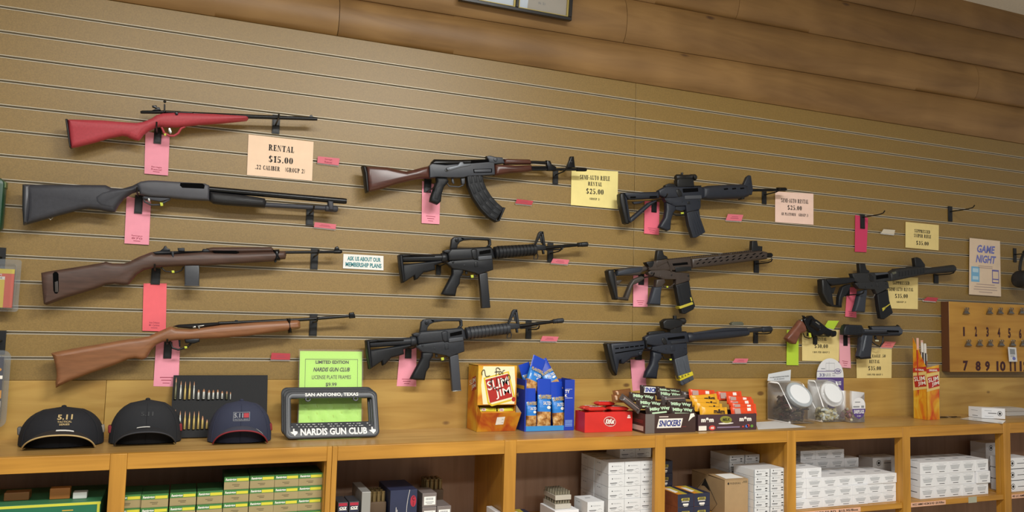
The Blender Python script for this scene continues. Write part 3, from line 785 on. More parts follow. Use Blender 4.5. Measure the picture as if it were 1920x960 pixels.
# ---- 6 and 7 carry handle rifles
def carry_rifle(name, label, F3, xf, blk, hg, mag, silver):
    g = Gun(name, label, 'rifle', F3, (900, 400), .06, xf)
    g.part('buffer_tube', blk).tube([(345, 270), (352, 270), (655, 264)], [26, 31, 31], n=20).ok()
    g.part('stock', M_POLY).slab([(330, 248), (345, 238), (405, 238), (408, 248), (600, 246), (600, 255), (345, 262)], 40, 6).slab([(348, 318), (655, 284), (662, 305), (602, 325), (606, 360), (540, 378), (512, 382), (466, 432), (446, 440), (440, 406), (358, 460)], 30, 8).ok()
    g.part('butt_pad', M_POLY).slab([(318, 246), (330, 238), (346, 240), (355, 330), (364, 452), (346, 463), (326, 335)], 42, 8).ok()
    g.part('end_ring', blk).tube([(655, 266), (665, 266), (685, 264), (695, 263)], [38, 42, 42, 36], n=20).ok()
    g.part('lower_receiver', blk).slab([(690, 308), (720, 290), (900, 275), (935, 282), (1050, 262), (1056, 360), (940, 398), (920, 386), (820, 362), (740, 352), (718, 330)], 26, 4).slab([(905, 298), (932, 296), (934, 336), (908, 338)], 30, 2).knob((740, 300), 9, 12, 15).knob((830, 325), 6, 12, 14.5).ok()
    g.part('upper_receiver', blk).slab([(698, 232), (725, 192), (880, 187), (1038, 176), (1058, 200), (1072, 270), (930, 286), (900, 282), (708, 291)], 28, 9).slab([(878, 205), (900, 196), (928, 200), (928, 276), (905, 284), (886, 262)], 36, 6).ok()
    g.part('charging_handle', blk).slab([(668, 210), (700, 200), (722, 204), (728, 224), (700, 232), (672, 224)], 26, 3).ok()
    g.part('carry_handle', blk).slab([(733, 122), (752, 103), (800, 99), (832, 107), (842, 126), (800, 142), (782, 165), (776, 194), (722, 194), (730, 150)], 18, 4).slab([(790, 100), (900, 107), (1018, 107), (1042, 124), (1016, 130), (900, 124), (810, 132)], 18, 4).slab([(1012, 116), (1042, 122), (1045, 166), (1030, 180), (1008, 180), (1026, 160), (1024, 134)], 18, 4).ok()
    g.part('rear_sight', blk).knob((772, 125), 15, 7, 15).knob((772, 125), 6, 14, 19).ok()
    g.part('ejection_port', M_DARK).slab([(944, 216), (1032, 200), (1033, 228), (946, 242)], 31, .5).ok()
    g.part('port_cover', mat('lighter_port_cover', '#43464c', .45)).slab([(934, 256), (1040, 247), (1043, 276), (936, 286)], 33, 2).ok()
    g.part('handguard', hg).lathe((1068, 226), (1100, 222), [(0, 36), (.2, 48), (.8, 48), (1, 44)]).lathe((1098, 222), (1395, 200), sum([[(k / 11, 51 - k * .55), (k / 11 + .055, 51 - k * .55), (k / 11 + .062, 46 - k * .55), (k / 11 + .085, 46 - k * .55)] for k in range(11)], []) + [(1, 40)], n=22).ok()
    g.part('front_sight', blk).slab([(1384, 162), (1398, 158), (1436, 84), (1424, 62), (1415, 72)], 14, 2).slab([(1434, 62), (1452, 60), (1474, 200), (1458, 206)], 14, 2).slab([(1386, 160), (1470, 166), (1472, 206), (1396, 208)], 20, 4).slab([(1418, 66), (1430, 57), (1450, 58), (1454, 78), (1440, 88)], 14, 3).slab([(1425, 100), (1445, 96), (1452, 150), (1438, 150)], 5, 1).slab([(1446, 205), (1458, 205), (1462, 236), (1450, 236)], 14, 2).ok()
    g.part('sling_swivel', blk).tube([(1395, 210), (1384, 250), (1380, 274), (1410, 274), (1414, 250), (1402, 210)], 4).ok()
    g.part('barrel', M_BLUED).tube([(1392, 192), (1500, 184), (1728, 163)], [16, 15, 13]).tube([(1480, 205), (1600, 198), (1612, 185)], 6).ok()
    g.part('flash_hider', blk).lathe((1722, 163), (1802, 158), [(0, 13), (.05, 18), (.12, 18), (.16, 14), (.22, 18), (.3, 18), (.34, 15), (.4, 19), (.95, 19), (1, 15)]).ok()
    g.part('grip', M_POLY).slab([(738, 352), (820, 352), (826, 380), (802, 420), (797, 470), (776, 500), (763, 565), (700, 561), (654, 550), (680, 500), (718, 430), (738, 392)], 28, 9).ok()
    g.part('trigger_guard', blk).tube([(812, 405), (850, 412), (900, 412), (932, 402)], 5).ok()
    g.part('trigger', blk).slab([(846, 360), (860, 362), (862, 388), (850, 398), (844, 384)], 6, 1).ok()
    p = g.part('magazine', mag); p.slab([(948, 392), (1012, 378), (1036, 656), (970, 660)], 20, 3); p.ok()
    if silver: g.part('magazine_base', M_STEEL).slab([(969, 655), (1036, 651), (1037, 658), (970, 662)], 22, 1).ok()
    g.part('safety_flag', M_FLAG).slab([(886, 400), (908, 398), (910, 420), (890, 422)], 4, 1, .012).ok()
carry_rifle('carry_handle_rifle', 'glossy black rifle with a carry handle and thin straight magazine under the wooden stocked one', ZE, None, M_GUNBLK, M_POLY, mat('black_magazine', '#191b20', .4), False)
def affine3(src, dst):
    (a, b, c), (A, B, C) = src, dst
    def f(p):
        d = (b[0] - a[0]) * (c[1] - a[1]) - (c[0] - a[0]) * (b[1] - a[1])
        s = ((p[0] - a[0]) * (c[1] - a[1]) - (c[0] - a[0]) * (p[1] - a[1])) / d
        t = ((b[0] - a[0]) * (p[1] - a[1]) - (p[0] - a[0]) * (b[1] - a[1])) / d
        return (A[0] + s * (B[0] - A[0]) + t * (C[0] - A[0]), A[1] + s * (B[1] - A[1]) + t * (C[1] - A[1]))
    return f
carry_rifle('carry_handle_rifle', 'matt grey carry handle rifle hanging just above the yellow jerky box', ZF, affine3([(345, 460), (1800, 158), (1000, 658)], [(88, 507), (1610, 128), (770, 680)]), M_GUNGRY, mat('grey_handguard', '#2a2d33', .5), mat('grey_magazine', '#3a3d44', .45), True)

# ---- 8 red dot rifle with triangular stock
M_NAVY = mat('blue_black_polymer', '#1c212c', .5, noise=.1, ns=100, bump=.1, bs=900)
g = Gun('red_dot_rifle', 'black rifle with a red dot sight and an open triangular stock at the upper right', 'rifle', ZG, (740, 425))
g.part('stock', M_NAVY).slab([(175, 247), (340, 243), (492, 240), (500, 300), (360, 306), (222, 312), (200, 285)], 32, 10).slab([(235, 480), (262, 458), (402, 338), (470, 314), (482, 326), (422, 366), (272, 500), (238, 522)], 24, 7).slab([(262, 330), (380, 322), (330, 346), (280, 352)], 12, 3).slab([(175, 250), (208, 300), (236, 470), (240, 520), (215, 500), (190, 330)], 30, 8).ok()
g.part('butt_pad', M_BLACK).slab([(140, 262), (152, 250), (176, 248), (190, 330), (214, 470), (222, 530), (208, 533), (188, 524), (164, 420), (142, 330)], 36, 8).ok()
g.part('stock_slot', M_DARK).slab([(228, 286), (280, 284), (280, 298), (230, 300)], 33, .5).ok()
g.part('stock_slot', M_DARK).slab([(405, 282), (470, 280), (470, 294), (407, 296)], 33, .5).ok()
g.part('lower_receiver', M_NAVY).slab([(540, 300), (640, 292), (720, 272), (868, 262), (868, 380), (856, 402), (742, 426), (735, 366), (640, 372), (560, 332)], 26, 4).slab([(650, 368), (735, 362), (738, 400), (700, 412), (652, 400)], 10, 1).ok()
for P_, r_ in (((556, 318), 8), ((700, 330), 6), ((610, 340), 7), ((850, 318), 8)): g.part('receiver_pin', M_GUNGRY).knob(P_, r_, 12, 15).ok()
g.part('magazine_release', M_BLACK).slab([(742, 330), (768, 327), (770, 352), (746, 356)], 29, 2).ok()
g.part('upper_receiver', M_NAVY).slab([(490, 228), (556, 190), (640, 192), (880, 196), (900, 230), (892, 300), (720, 292), (560, 302), (498, 272)], 28, 8).ok()
g.part('forward_assist', M_BLACK).slab([(640, 224), (668, 214), (694, 246), (700, 282), (664, 288), (648, 260)], 34, 5).ok()
p = g.part('top_rail', M_BLACK, 0)
for k in range(14):
    c = lerp2((646, 196), (872, 192), k / 13); p.slab([(c[0] - 6, c[1] + 8), (c[0] - 6, c[1] - 8), (c[0] + 4, c[1] - 8), (c[0] + 4, c[1] + 8)], 20, .5)
p.ok()
g.part('port_cover', mat('lighter_port_cover', '#43464c', .45)).slab([(720, 278), (868, 272), (874, 304), (722, 310)], 32, 2).ok()
g.part('ejection_port', M_DARK).slab([(702, 214), (838, 208), (842, 240), (706, 250)], 31, .5).ok()
g.part('rear_sight', M_BLACK).slab([(552, 182), (590, 164), (640, 172), (652, 196), (558, 204)], 20, 3).ok()
o = g.part('red_dot_sight', M_BLACK).slab([(654, 132), (690, 120), (802, 120), (810, 196), (655, 200)], 30, 5).lathe((655, 112), (838, 108), [(0, 22), (.05, 30), (.3, 30), (.35, 26), (.7, 26), (.75, 29), (.95, 29), (1, 22)]).ok()
g.part('turret', M_BLACK).tube([(714, 90), (714, 66)], 11).ok(o)
g.part('battery_cap', M_BLACK).knob((808, 112), 18, 8, 24).ok(o)
g.part('handguard', M_NAVY).slab([(880, 200), (930, 186), (1100, 176), (1240, 171), (1290, 190), (1302, 280), (1250, 300), (930, 312), (884, 300)], 50, 20, n=4).ok()
g.part('handguard_slot', M_DARK).slab([(1056, 216), (1092, 212), (1098, 224), (1060, 230)], 51, .5).slab([(1130, 213), (1164, 210), (1170, 220), (1134, 226)], 51, .5).slab([(1202, 210), (1236, 207), (1242, 218), (1206, 223)], 51, .5).ok()
g.part('front_sight', M_NAVY).slab([(1256, 182), (1290, 105), (1310, 90), (1326, 96), (1344, 220), (1334, 268), (1300, 262)], 18, 4).knob((1308, 165), 8, 8, 10).ok()
g.part('light_mount', M_BLACK).slab([(1222, 280), (1262, 278), (1262, 306), (1236, 310)], 30, 6).ok()
g.part('barrel', M_BLUED).tube([(1336, 224), (1580, 222)], 13).tube([(1570, 216), (1640, 216), (1650, 216)], [18, 18, 14]).ok()
g.part('grip', M_NAVY).slab([(560, 335), (640, 362), (652, 400), (626, 430), (606, 500), (600, 580), (576, 593), (500, 561), (510, 535), (550, 470), (562, 400)], 28, 9).ok()
g.part('trigger_guard', M_BLACK).tube([(632, 432), (660, 450), (705, 450), (740, 428)], 6).ok()
o = g.part('magazine', M_NAVY).slab([(745, 428), (856, 402), (866, 470), (913, 604), (830, 652), (800, 652), (764, 540)], 22, 3).ok()
p = g.part('magazine_rib', M_NAVY)
for a in (.18, .4, .62, .82):
    p.slab([lerp2((752, 440), (852, 415), a), lerp2((752, 440), (852, 415), a + .07), lerp2((812, 640), (905, 595), a + .07), lerp2((812, 640), (905, 595), a)], 25, 1)
p.ok(o)
g.part('safety_flag', M_FLAG).slab([(702, 424), (728, 422), (730, 436), (706, 440)], 4, 1, .012).ok()

# ---- 9 brown free-float rifle
M_BRN = mat('brown_anodised', '#3a302a', .45, noise=.1, ns=100)
M_BGR = mat('blue_grey_rubber', '#2b303a', .6, bump=.1, bs=900)
g = Gun('brown_rifle', 'brown metal rifle with a long slotted handguard and yellow tape on its magazine', 'rifle', ZH, (740, 500))
g.part('stock', mat('brown_polymer', '#3b342f', .5)).slab([(180, 360), (215, 372), (235, 420), (420, 414), (440, 388), (480, 372), (490, 350), (470, 332), (440, 336), (300, 345)], 32, 9).slab([(362, 450), (402, 434), (440, 420), (470, 440), (430, 470), (392, 490), (358, 502), (324, 620), (306, 640), (280, 622), (330, 500)], 24, 6).slab([(204, 596), (236, 610), (320, 610), (318, 642), (250, 634), (212, 634)], 28, 7).slab([(214, 462), (268, 454), (242, 492), (220, 500)], 12, 3).slab([(180, 372), (208, 420), (222, 600), (232, 620), (208, 632), (182, 430)], 30, 8).ok()
g.part('cheek_pad', M_BGR).slab([(212, 376), (300, 350), (436, 338), (446, 358), (420, 392), (330, 408), (214, 420)], 36, 9).ok()
g.part('butt_pad', M_BLACK).slab([(124, 376), (140, 362), (180, 362), (190, 430), (212, 600), (216, 636), (192, 632), (160, 520), (136, 450)], 38, 9).ok()
g.part('lower_receiver', M_BRN).slab([(490, 386), (520, 370), (640, 362), (730, 382), (862, 396), (868, 462), (740, 502), (744, 452), (640, 452), (500, 412)], 26, 4).knob((600, 424), 10, 12, 16).ok()
for P_, r_ in (((520, 395), 9), ((700, 412), 7), ((850, 420), 9)): g.part('receiver_pin', M_BLACK).knob(P_, r_, 12, 15).ok()
g.part('upper_receiver', M_BRN).slab([(478, 296), (560, 282), (670, 272), (872, 252), (886, 350), (730, 372), (500, 372), (492, 330)], 28, 6).slab([(560, 282), (655, 272), (700, 330), (706, 385), (690, 385), (660, 300), (565, 345)], 33, 4).ok()
g.part('charging_handle', M_BLACK).slab([(470, 298), (540, 284), (545, 304), (530, 340), (505, 352), (490, 330)], 30, 4).ok()
g.part('ejection_port', M_DARK).slab([(706, 310), (840, 296), (846, 318), (712, 330)], 31, .5).ok()
g.part('port_cover', M_BLACK).slab([(728, 342), (872, 336), (876, 374), (736, 386)], 33, 2).ok()
g.part('rear_sight', M_BLACK).slab([(580, 190), (626, 190), (636, 230), (666, 246), (672, 268), (568, 282), (574, 230)], 22, 4).ok()
g.part('front_sight', M_BLACK).slab([(1430, 104), (1474, 104), (1482, 150), (1522, 154), (1520, 196), (1424, 204)], 22, 4).ok()
g.part('handguard', M_BRN).slab([(872, 262), (1500, 192), (1560, 206), (1556, 270), (1430, 286), (1100, 330), (886, 352)], 42, 12).ok()
p = g.part('handguard_slot', M_DARK, 0)
for k in range(10):
    c = lerp2((945, 278), (1490, 220), k / 9); p.slab([(c[0] - 20, c[1] + 6), (c[0] + 6, c[1] - 8), (c[0] + 20, c[1] - 7), (c[0] - 4, c[1] + 8)], 43, .4)
for k in range(12):
    c = lerp2((925, 310), (1510, 243), k / 11); p.slab([(c[0] - 19, c[1] + 6), (c[0] + 3, c[1] - 8), (c[0] + 17, c[1] - 7), (c[0] - 5, c[1] + 8)], 43, .4)
p.ok()
p = g.part('top_rail', M_BRN, 0)
for k in range(46):
    c = lerp2((690, 272), (1420, 196), k / 45); p.slab([(c[0] - 5, c[1] + 6), (c[0] - 5, c[1] - 7), (c[0] + 4, c[1] - 8), (c[0] + 4, c[1] + 5)], 20, .5)
p.ok()
g.part('muzzle', M_BLUED).tube([(1550, 236), (1560, 236), (1606, 232), (1617, 231)], [20, 24, 23, 17]).tube([(1520, 290), (1590, 284), (1616, 262), (1618, 240)], 3).ok()
g.part('grip', M_BRN).slab([(568, 452), (640, 442), (652, 480), (612, 522), (560, 528)], 26, 7).ok()
g.part('grip_sleeve', M_BGR).slab([(546, 520), (618, 514), (608, 600), (605, 682), (500, 674), (522, 606)], 29, 9).ok(label='blue-grey rubber lower grip')
g.part('trigger_guard', M_BRN).tube([(636, 500), (655, 520), (700, 522), (742, 488)], 6).ok()
o = g.part('magazine', M_POLY).slab([(740, 502), (862, 464), (882, 590), (916, 690), (900, 722), (826, 762), (798, 756), (768, 650)], 24, 4).slab([(745, 520), (770, 512), (800, 650), (830, 740), (815, 745), (782, 660)], 27, 2).ok()
g.part('tape', mat('yellow_tape', '#b8ab3a', .5)).slab([(764, 696), (886, 654), (894, 674), (776, 716)], 28.5, .5).slab([(866, 616), (876, 610), (888, 642), (878, 650)], 26, .5).ok(o, label='yellow tape around the magazine')
g.part('safety_flag', M_FLAG).slab([(668, 512), (684, 510), (686, 524), (672, 526)], 4, 1, .012).ok()

# ---- 10 lowest red dot rifle
g = Gun('red_dot_rifle', 'black rifle with red dot sight and grey taped magazine above the candy boxes', 'rifle', ZI, (725, 450))
g.part('stock', M_NAVY).slab([(150, 305), (300, 292), (460, 280), (466, 345), (442, 392), (400, 426), (342, 436), (322, 456), (272, 492), (254, 488), (250, 456), (236, 462), (218, 560), (206, 592), (168, 420)], 32, 10).knob((415, 395), 16, 12, 19).ok()
g.part('butt_pad', M_BLACK).slab([(112, 312), (124, 302), (156, 304), (176, 430), (212, 588), (196, 596), (164, 540), (130, 400)], 38, 8).ok()
p = g.part('stock_slot', M_DARK, 0)
for k in range(6):
    c = lerp2((208, 352), (430, 326), k / 5)
    p.slab([(c[0] - 18, c[1] - 5), (c[0] + 16, c[1] - 9), (c[0] + 16, c[1] + 2), (c[0] - 18, c[1] + 6)], 33, .4)
p.slab([(188, 388), (440, 350), (440, 358), (190, 398)], 33, .4); p.ok()
g.part('end_ring', M_BLACK).slab([(458, 278), (478, 276), (486, 345), (468, 348)], 36, 8).ok()
g.part('lower_receiver', M_NAVY).slab([(470, 345), (550, 332), (640, 312), (840, 302), (846, 402), (726, 452), (716, 402), (640, 402), (520, 372)], 26, 4).slab([(690, 330), (728, 326), (730, 372), (694, 376)], 30, 2).ok()
for P_, r_ in (((500, 350), 8), ((650, 352), 6), ((575, 365), 7), ((822, 345), 8)): g.part('receiver_pin', M_GUNGRY).knob(P_, r_, 12, 15).ok()
g.part('upper_receiver', M_NAVY).slab([(460, 252), (500, 228), (640, 208), (842, 202), (862, 250), (862, 302), (720, 322), (560, 334), (470, 314)], 28, 8).ok()
g.part('forward_assist', M_BLACK).slab([(606, 262), (630, 250), (656, 280), (660, 312), (628, 318), (612, 296)], 34, 5).ok()
g.part('port_cover', M_GUNGRY).slab([(690, 290), (836, 272), (840, 296), (694, 314)], 32, 2).ok()
p = g.part('top_rail', M_BLACK, 0)
for k in range(12):
    c = lerp2((650, 214), (832, 206), k / 11); p.slab([(c[0] - 6, c[1] + 8), (c[0] - 6, c[1] - 8), (c[0] + 4, c[1] - 8), (c[0] + 4, c[1] + 8)], 20, .5)
p.ok()
g.part('ejection_port', M_DARK).slab([(662, 256), (814, 236), (818, 262), (666, 276)], 30, .5).ok()
g.part('rear_sight', M_BLACK).slab([(500, 212), (520, 200), (580, 194), (640, 194), (648, 216), (500, 238)], 20, 3).ok()
o = g.part('red_dot_sight', M_BLACK).slab([(620, 112), (650, 88), (720, 84), (800, 100), (795, 150), (690, 186), (630, 170)], 34, 6).lathe((640, 116), (838, 104), [(0, 22), (.05, 31), (.4, 31), (.45, 25), (.75, 25), (.8, 29), (.96, 29), (1, 20)]).slab([(688, 150), (790, 140), (796, 214), (692, 222)], 26, 3).ok()
g.part('turret', M_BLACK).tube([(745, 90), (744, 56)], 18).ok(o)
g.part('screw', M_STEEL).knob((727, 166), 6, 12, 15).ok(o)
g.part('handguard', M_NAVY).lathe((850, 256), (1402, 208), [(0, 40), (.02, 47), (.08, 47), (.1, 42), (.6, 39), (.95, 33), (1, 28)], n=24).slab([(860, 216), (1200, 166), (1385, 164), (1388, 186), (1200, 196), (870, 232)], 22, 3).ok()
g.part('flip_sight', mat('olive_grey_sight', '#565748', .5)).slab([(1244, 128), (1262, 112), (1340, 112), (1356, 128), (1350, 144), (1250, 142)], 20, 3).ok()
g.part('barrel', M_GUNGRY).tube([(1390, 190), (1530, 182)], 21).lathe((1525, 182), (1614, 178), [(0, 21), (.1, 27), (.9, 27), (1, 20)]).ok()
g.part('grip', M_NAVY).slab([(530, 376), (610, 392), (622, 430), (586, 480), (592, 510), (580, 560), (573, 626), (465, 616), (480, 560), (520, 490), (532, 430)], 32, 11).ok()
g.part('trigger_guard', M_BLACK).tube([(632, 408), (648, 442), (716, 458)], 6).ok()
o = g.part('magazine', mat('grey_aluminium_magazine', '#50555d', .42, .2, noise=.08, ns=60)).slab([(730, 446), (846, 406), (870, 530), (906, 630), (800, 686), (786, 672), (760, 590)], 22, 3).slab([(748, 450), (765, 446), (800, 590), (830, 660), (815, 668), (782, 600)], 25, 1).slab([(800, 430), (818, 425), (850, 550), (880, 640), (865, 648), (832, 560)], 25, 1).ok(label='grey aluminium magazine')
p = g.part('tape', [mat('bright_yellow_tape', '#d6c52c', .5), M_INK]); p.slab([(764, 600), (886, 558), (896, 590), (776, 642)], 27, .5)
q = [g.w(c, .0138) for c in ((764, 600), (886, 558), (896, 590), (776, 642))]; p.b.qtext(q, .12, .25, .45, .75, 'LE', 1); p.b.qtext(q, .52, .25, .88, .75, '6 X', 1); p.ok(o, label='bright yellow tape with black writing')
g.part('safety_flag', M_FLAG).slab([(696, 446), (716, 444), (718, 458), (700, 460)], 4, 1, .012).ok()

# ---- 11 suppressed rifle
M_SUP = mat('dusty_black', '#222325', .55, noise=.15, ns=120)
g = Gun('suppressed_rifle', 'short dusty black rifle with a fat suppressor tube at the right side of the wall', 'rifle', ZS, (830, 560))
g.part('stock', M_POLY).slab([(165, 366), (320, 350), (480, 344), (540, 350), (548, 402), (442, 432), (250, 452), (200, 420)], 32, 9).slab([(386, 470), (440, 438), (500, 428), (482, 500), (432, 580), (396, 600), (378, 720), (338, 720), (345, 600)], 24, 6).slab([(230, 676), (300, 700), (380, 704), (376, 732), (240, 716)], 28, 6).slab([(240, 490), (312, 468), (282, 552), (250, 540)], 14, 3).slab([(160, 366), (240, 470), (272, 690), (250, 716), (220, 640), (190, 480)], 32, 8).ok()
g.part('butt_pad', M_BLACK).slab([(110, 374), (130, 362), (166, 362), (200, 480), (250, 700), (236, 716), (180, 668), (118, 540)], 38, 9).ok()
g.part('lower_receiver', M_SUP).slab([(540, 420), (650, 392), (820, 382), (970, 400), (986, 482), (830, 560), (800, 502), (600, 492)], 26, 4).slab([(812, 410), (846, 406), (850, 460), (820, 466)], 30, 2).ok()
for P_, r_ in (((590, 450), 11), ((760, 452), 9), ((680, 470), 10), ((945, 430), 11)): g.part('receiver_pin', M_GUNGRY).knob(P_, r_, 12, 15).ok()
g.part('upper_receiver', M_SUP).slab([(505, 294), (620, 284), (780, 280), (960, 276), (1000, 300), (1012, 392), (830, 412), (600, 424), (540, 392)], 28, 7).ok()
g.part('forward_assist', M_BLACK).slab([(700, 316), (736, 300), (780, 340), (786, 392), (740, 402), (712, 360)], 34, 5).ok()
g.part('port_cover', mat('lighter_port_cover', '#43464c', .45)).slab([(790, 292), (955, 278), (972, 300), (808, 322)], 31, 2).ok()  # lighter than the receiver, a highlight put into the cover's colour
g.part('ejection_port', M_DARK).slab([(806, 312), (962, 294), (968, 350), (812, 372)], 30, .5).ok()
g.part('rear_sight', M_BLACK).slab([(604, 164), (680, 164), (700, 240), (738, 262), (732, 288), (614, 292)], 22, 4).ok()
g.part('handguard', M_SUP).slab([(985, 290), (1060, 240), (1420, 200), (1442, 222), (1430, 310), (1040, 392), (1000, 392)], 42, 12).ok()
p = g.part('handguard_rib', M_BLACK, 0)
for k in range(9):
    c = lerp2((1090, 300), (1400, 254), k / 8); p.slab([(c[0] - 13, c[1] - 26), (c[0] + 13, c[1] - 29), (c[0] + 15, c[1] + 38), (c[0] - 11, c[1] + 41)], 43.5, .8)
p.ok()
g.part('rail_clamp', mat('olive_grey_sight', '#565748', .5)).slab([(1000, 282), (1050, 268), (1060, 296), (1012, 312)], 44, 3).ok()
p = g.part('top_rail', M_SUP, 0)
for k in range(20):
    c = lerp2((1070, 242), (1420, 204), k / 19); p.slab([(c[0] - 5, c[1] + 8), (c[0] - 5, c[1] - 9), (c[0] + 5, c[1] - 10), (c[0] + 5, c[1] + 7)], 20, .5)
p.ok()
g.part('front_sight', M_BLACK).slab([(1314, 96), (1350, 84), (1392, 100), (1450, 180), (1450, 214), (1330, 222)], 22, 4).ok()
g.part('suppressor', M_SUP).lathe((1425, 270), (1840, 230), [(0, 34), (.02, 44), (.12, 44), (.14, 41), (.9, 50), (.97, 50), (1, 40)], n=24).ok()
g.part('grip', M_BGR).slab([(620, 520), (702, 500), (702, 560), (690, 620), (676, 792), (545, 782), (572, 690), (602, 570)], 30, 9).ok()
g.part('trigger_guard', M_STEEL).tube([(700, 585), (760, 604), (806, 598), (826, 560)], 6).ok()
o = g.part('magazine', M_POLY).slab([(835, 560), (970, 500), (988, 640), (1036, 800), (1010, 822), (922, 882), (880, 872), (850, 700)], 24, 4).ok()
g.part('tape', mat('yellow_tape', '#b8ab3a', .5)).slab([(918, 732), (990, 680), (996, 690), (926, 742)], 26, .4).slab([(890, 740), (926, 722), (934, 744), (900, 780)], 26, .4).ok(o, label='yellow paint stripe')

# ---- 12 revolver
g = Gun('revolver', 'black revolver with a brown wooden grip', 'revolver', ZR, (560, 405), .05)
g.part('grip', mat('revolver_wood', '#6f4231', .4, noise=.18, ns=40)).slab([(300, 165), (340, 178), (382, 250), (402, 322), (352, 352), (302, 362), (282, 420), (236, 522), (186, 520), (110, 462), (92, 432), (170, 330), (240, 250), (284, 186)], 34, 12).ok()
g.part('frame', M_BLUED).slab([(356, 160), (385, 112), (410, 130), (440, 96), (480, 94), (520, 140), (560, 160), (640, 222), (700, 272), (700, 320), (640, 372), (580, 402), (540, 392), (500, 412), (470, 352), (420, 322), (392, 262), (366, 205)], 24, 5).ok()
g.part('hammer', M_BLUED).slab([(350, 92), (378, 96), (404, 126), (390, 150), (366, 125)], 8, 2).ok()
p = g.part('cylinder', [M_BLUED, M_STEEL]); p.lathe((440, 190), (580, 285), [(0, 60), (.05, 76), (.9, 76), (1, 66)], n=20)
p.slab([(492, 190), (512, 182), (566, 222), (552, 236)], 45, 2, m=1); p.knob((572, 296), 9, 12, 19, 1); p.ok()
g.part('barrel', M_BLUED).slab([(545, 165), (700, 272), (800, 320), (845, 320), (857, 350), (846, 402), (802, 416), (775, 396), (740, 416), (700, 390), (660, 372), (605, 402), (530, 330)], 20, 7).ok()
g.part('trigger_guard', M_BLUED).tube([(366, 360), (392, 415), (450, 434), (505, 420)], 8).ok()
g.part('trigger', M_BLUED).slab([(425, 345), (445, 345), (440, 400), (425, 405)], 6, 1).ok()
g.part('safety_flag', M_FLAG).slab([(448, 352), (478, 356), (492, 420), (462, 424)], 4, 1, .012).ok()
g.part('backstrap', M_STEEL).slab([(314, 152), (338, 150), (344, 190), (322, 194)], 20, 4).ok()

# ---- 13 large pistol
M_DE = mat('blue_grey_steel', '#1e2229', .4, .2, noise=.1, ns=90)
g = Gun('large_pistol', 'big black semi-automatic pistol beside the revolver', 'pistol', ZR, (1280, 745), .05)
g.part('slide', M_DE).slab([(950, 300), (975, 238), (1005, 228), (1210, 236), (1246, 300), (1580, 302), (1582, 330), (1760, 330), (1765, 350), (1380, 372), (1250, 372), (1030, 390), (948, 382)], 32, 5).ok()
p = g.part('slide_grip', M_GUNBLK, 0)
for k in range(12):
    x = 1020 + k * 17
    p.slab([(x, 262), (x + 9, 262), (x + 9, 370), (x, 370)], 33.5, .6)
p.ok()
g.part('barrel', mat('lighter_steel', '#4a4e57', .35, .3)).slab([(1360, 262), (1400, 256), (1790, 254), (1836, 308), (1832, 368), (1800, 380), (1600, 380), (1600, 326), (1390, 322)], 26, 6).slab([(1250, 304), (1582, 310), (1582, 332), (1250, 332)], 34, 2).ok()
g.part('top_rail', M_BLUED).slab([(1356, 248), (1770, 246), (1770, 262), (1356, 268)], 14, 2).ok()
g.part('muzzle_slot', M_DARK).slab([(1580, 312), (1762, 318), (1764, 346), (1580, 338)], 31, .5).ok()
g.part('rear_sight', M_BLUED).slab([(985, 224), (1036, 224), (1038, 242), (982, 242)], 18, 2).ok()
g.part('front_sight', M_BLUED).slab([(1752, 254), (1778, 230), (1790, 236), (1822, 262)], 6, 1).ok()
g.part('frame', M_DE).slab([(1030, 376), (1380, 362), (1770, 352), (1830, 362), (1782, 398), (1560, 404), (1380, 394), (1210, 396), (1060, 392)], 28, 5).ok()
g.part('grip', M_BGR).slab([(1208, 376), (1386, 382), (1376, 480), (1356, 722), (1200, 736), (1168, 702), (1196, 600), (1206, 480)], 32, 10).ok()
g.part('grip_highlight', mat('grip_shine', '#6a7078', .3)).slab([(1262, 392), (1278, 392), (1248, 560), (1225, 625), (1212, 622), (1240, 480)], 34, 1).ok()  # pale strip on the grip, a highlight put in as colour
g.part('magazine_base', M_BLUED).slab([(1165, 722), (1358, 714), (1356, 738), (1200, 748)], 26, 3).ok()
g.part('trigger_guard', M_DE).tube([(1384, 396), (1398, 486), (1450, 530), (1520, 558), (1562, 490), (1566, 398)], 10).ok()
g.part('trigger', M_DE).slab([(1440, 398), (1458, 398), (1465, 445), (1450, 455), (1438, 432)], 8, 2).ok()
g.part('safety_flag', mat('pale_flag', '#c9cdb0', .5)).slab([(1448, 458), (1500, 462), (1498, 482), (1450, 478)], 4, 1, .012).ok()
hang_rods()
# ================================================================== PRICE SIGNS, TAGS AND SLAT LABELS
def quadpx(F3, pts, d):
    return [px(*(fr(F3, p) if F3 else p), d) for p in pts]
M_PEACH = mat('peach_paper', '#f6d6b8', .8, noise=.03, ns=30)
M_YEL = mat('yellow_paper', '#f0e094', .8, noise=.03, ns=30)
M_YEL2 = mat('buff_paper', '#e6d08c', .8, noise=.03, ns=30)
M_PPINK = mat('pale_pink_paper', '#f0cfc0', .8, noise=.03, ns=30)
def paper(name, label, cat, q, mats, rows, group=None, t=.0006, extra=None):
    b = MB(); b.panel(q, t, 0)
    for r in rows:
        txt, x0, y0, x1, y1 = r[:5]; bold = r[5] if len(r) > 5 else .012; m = r[6] if len(r) > 6 else 1; sh = r[7] if len(r) > 7 else 0
        b.qtext(q, x0, y0, x1, y1, txt, m, bold, sh)
    if extra: extra(b, q)
    return tag(b.build(name, mats, smooth=0), label, cat, group)
PS = 'price_sign'
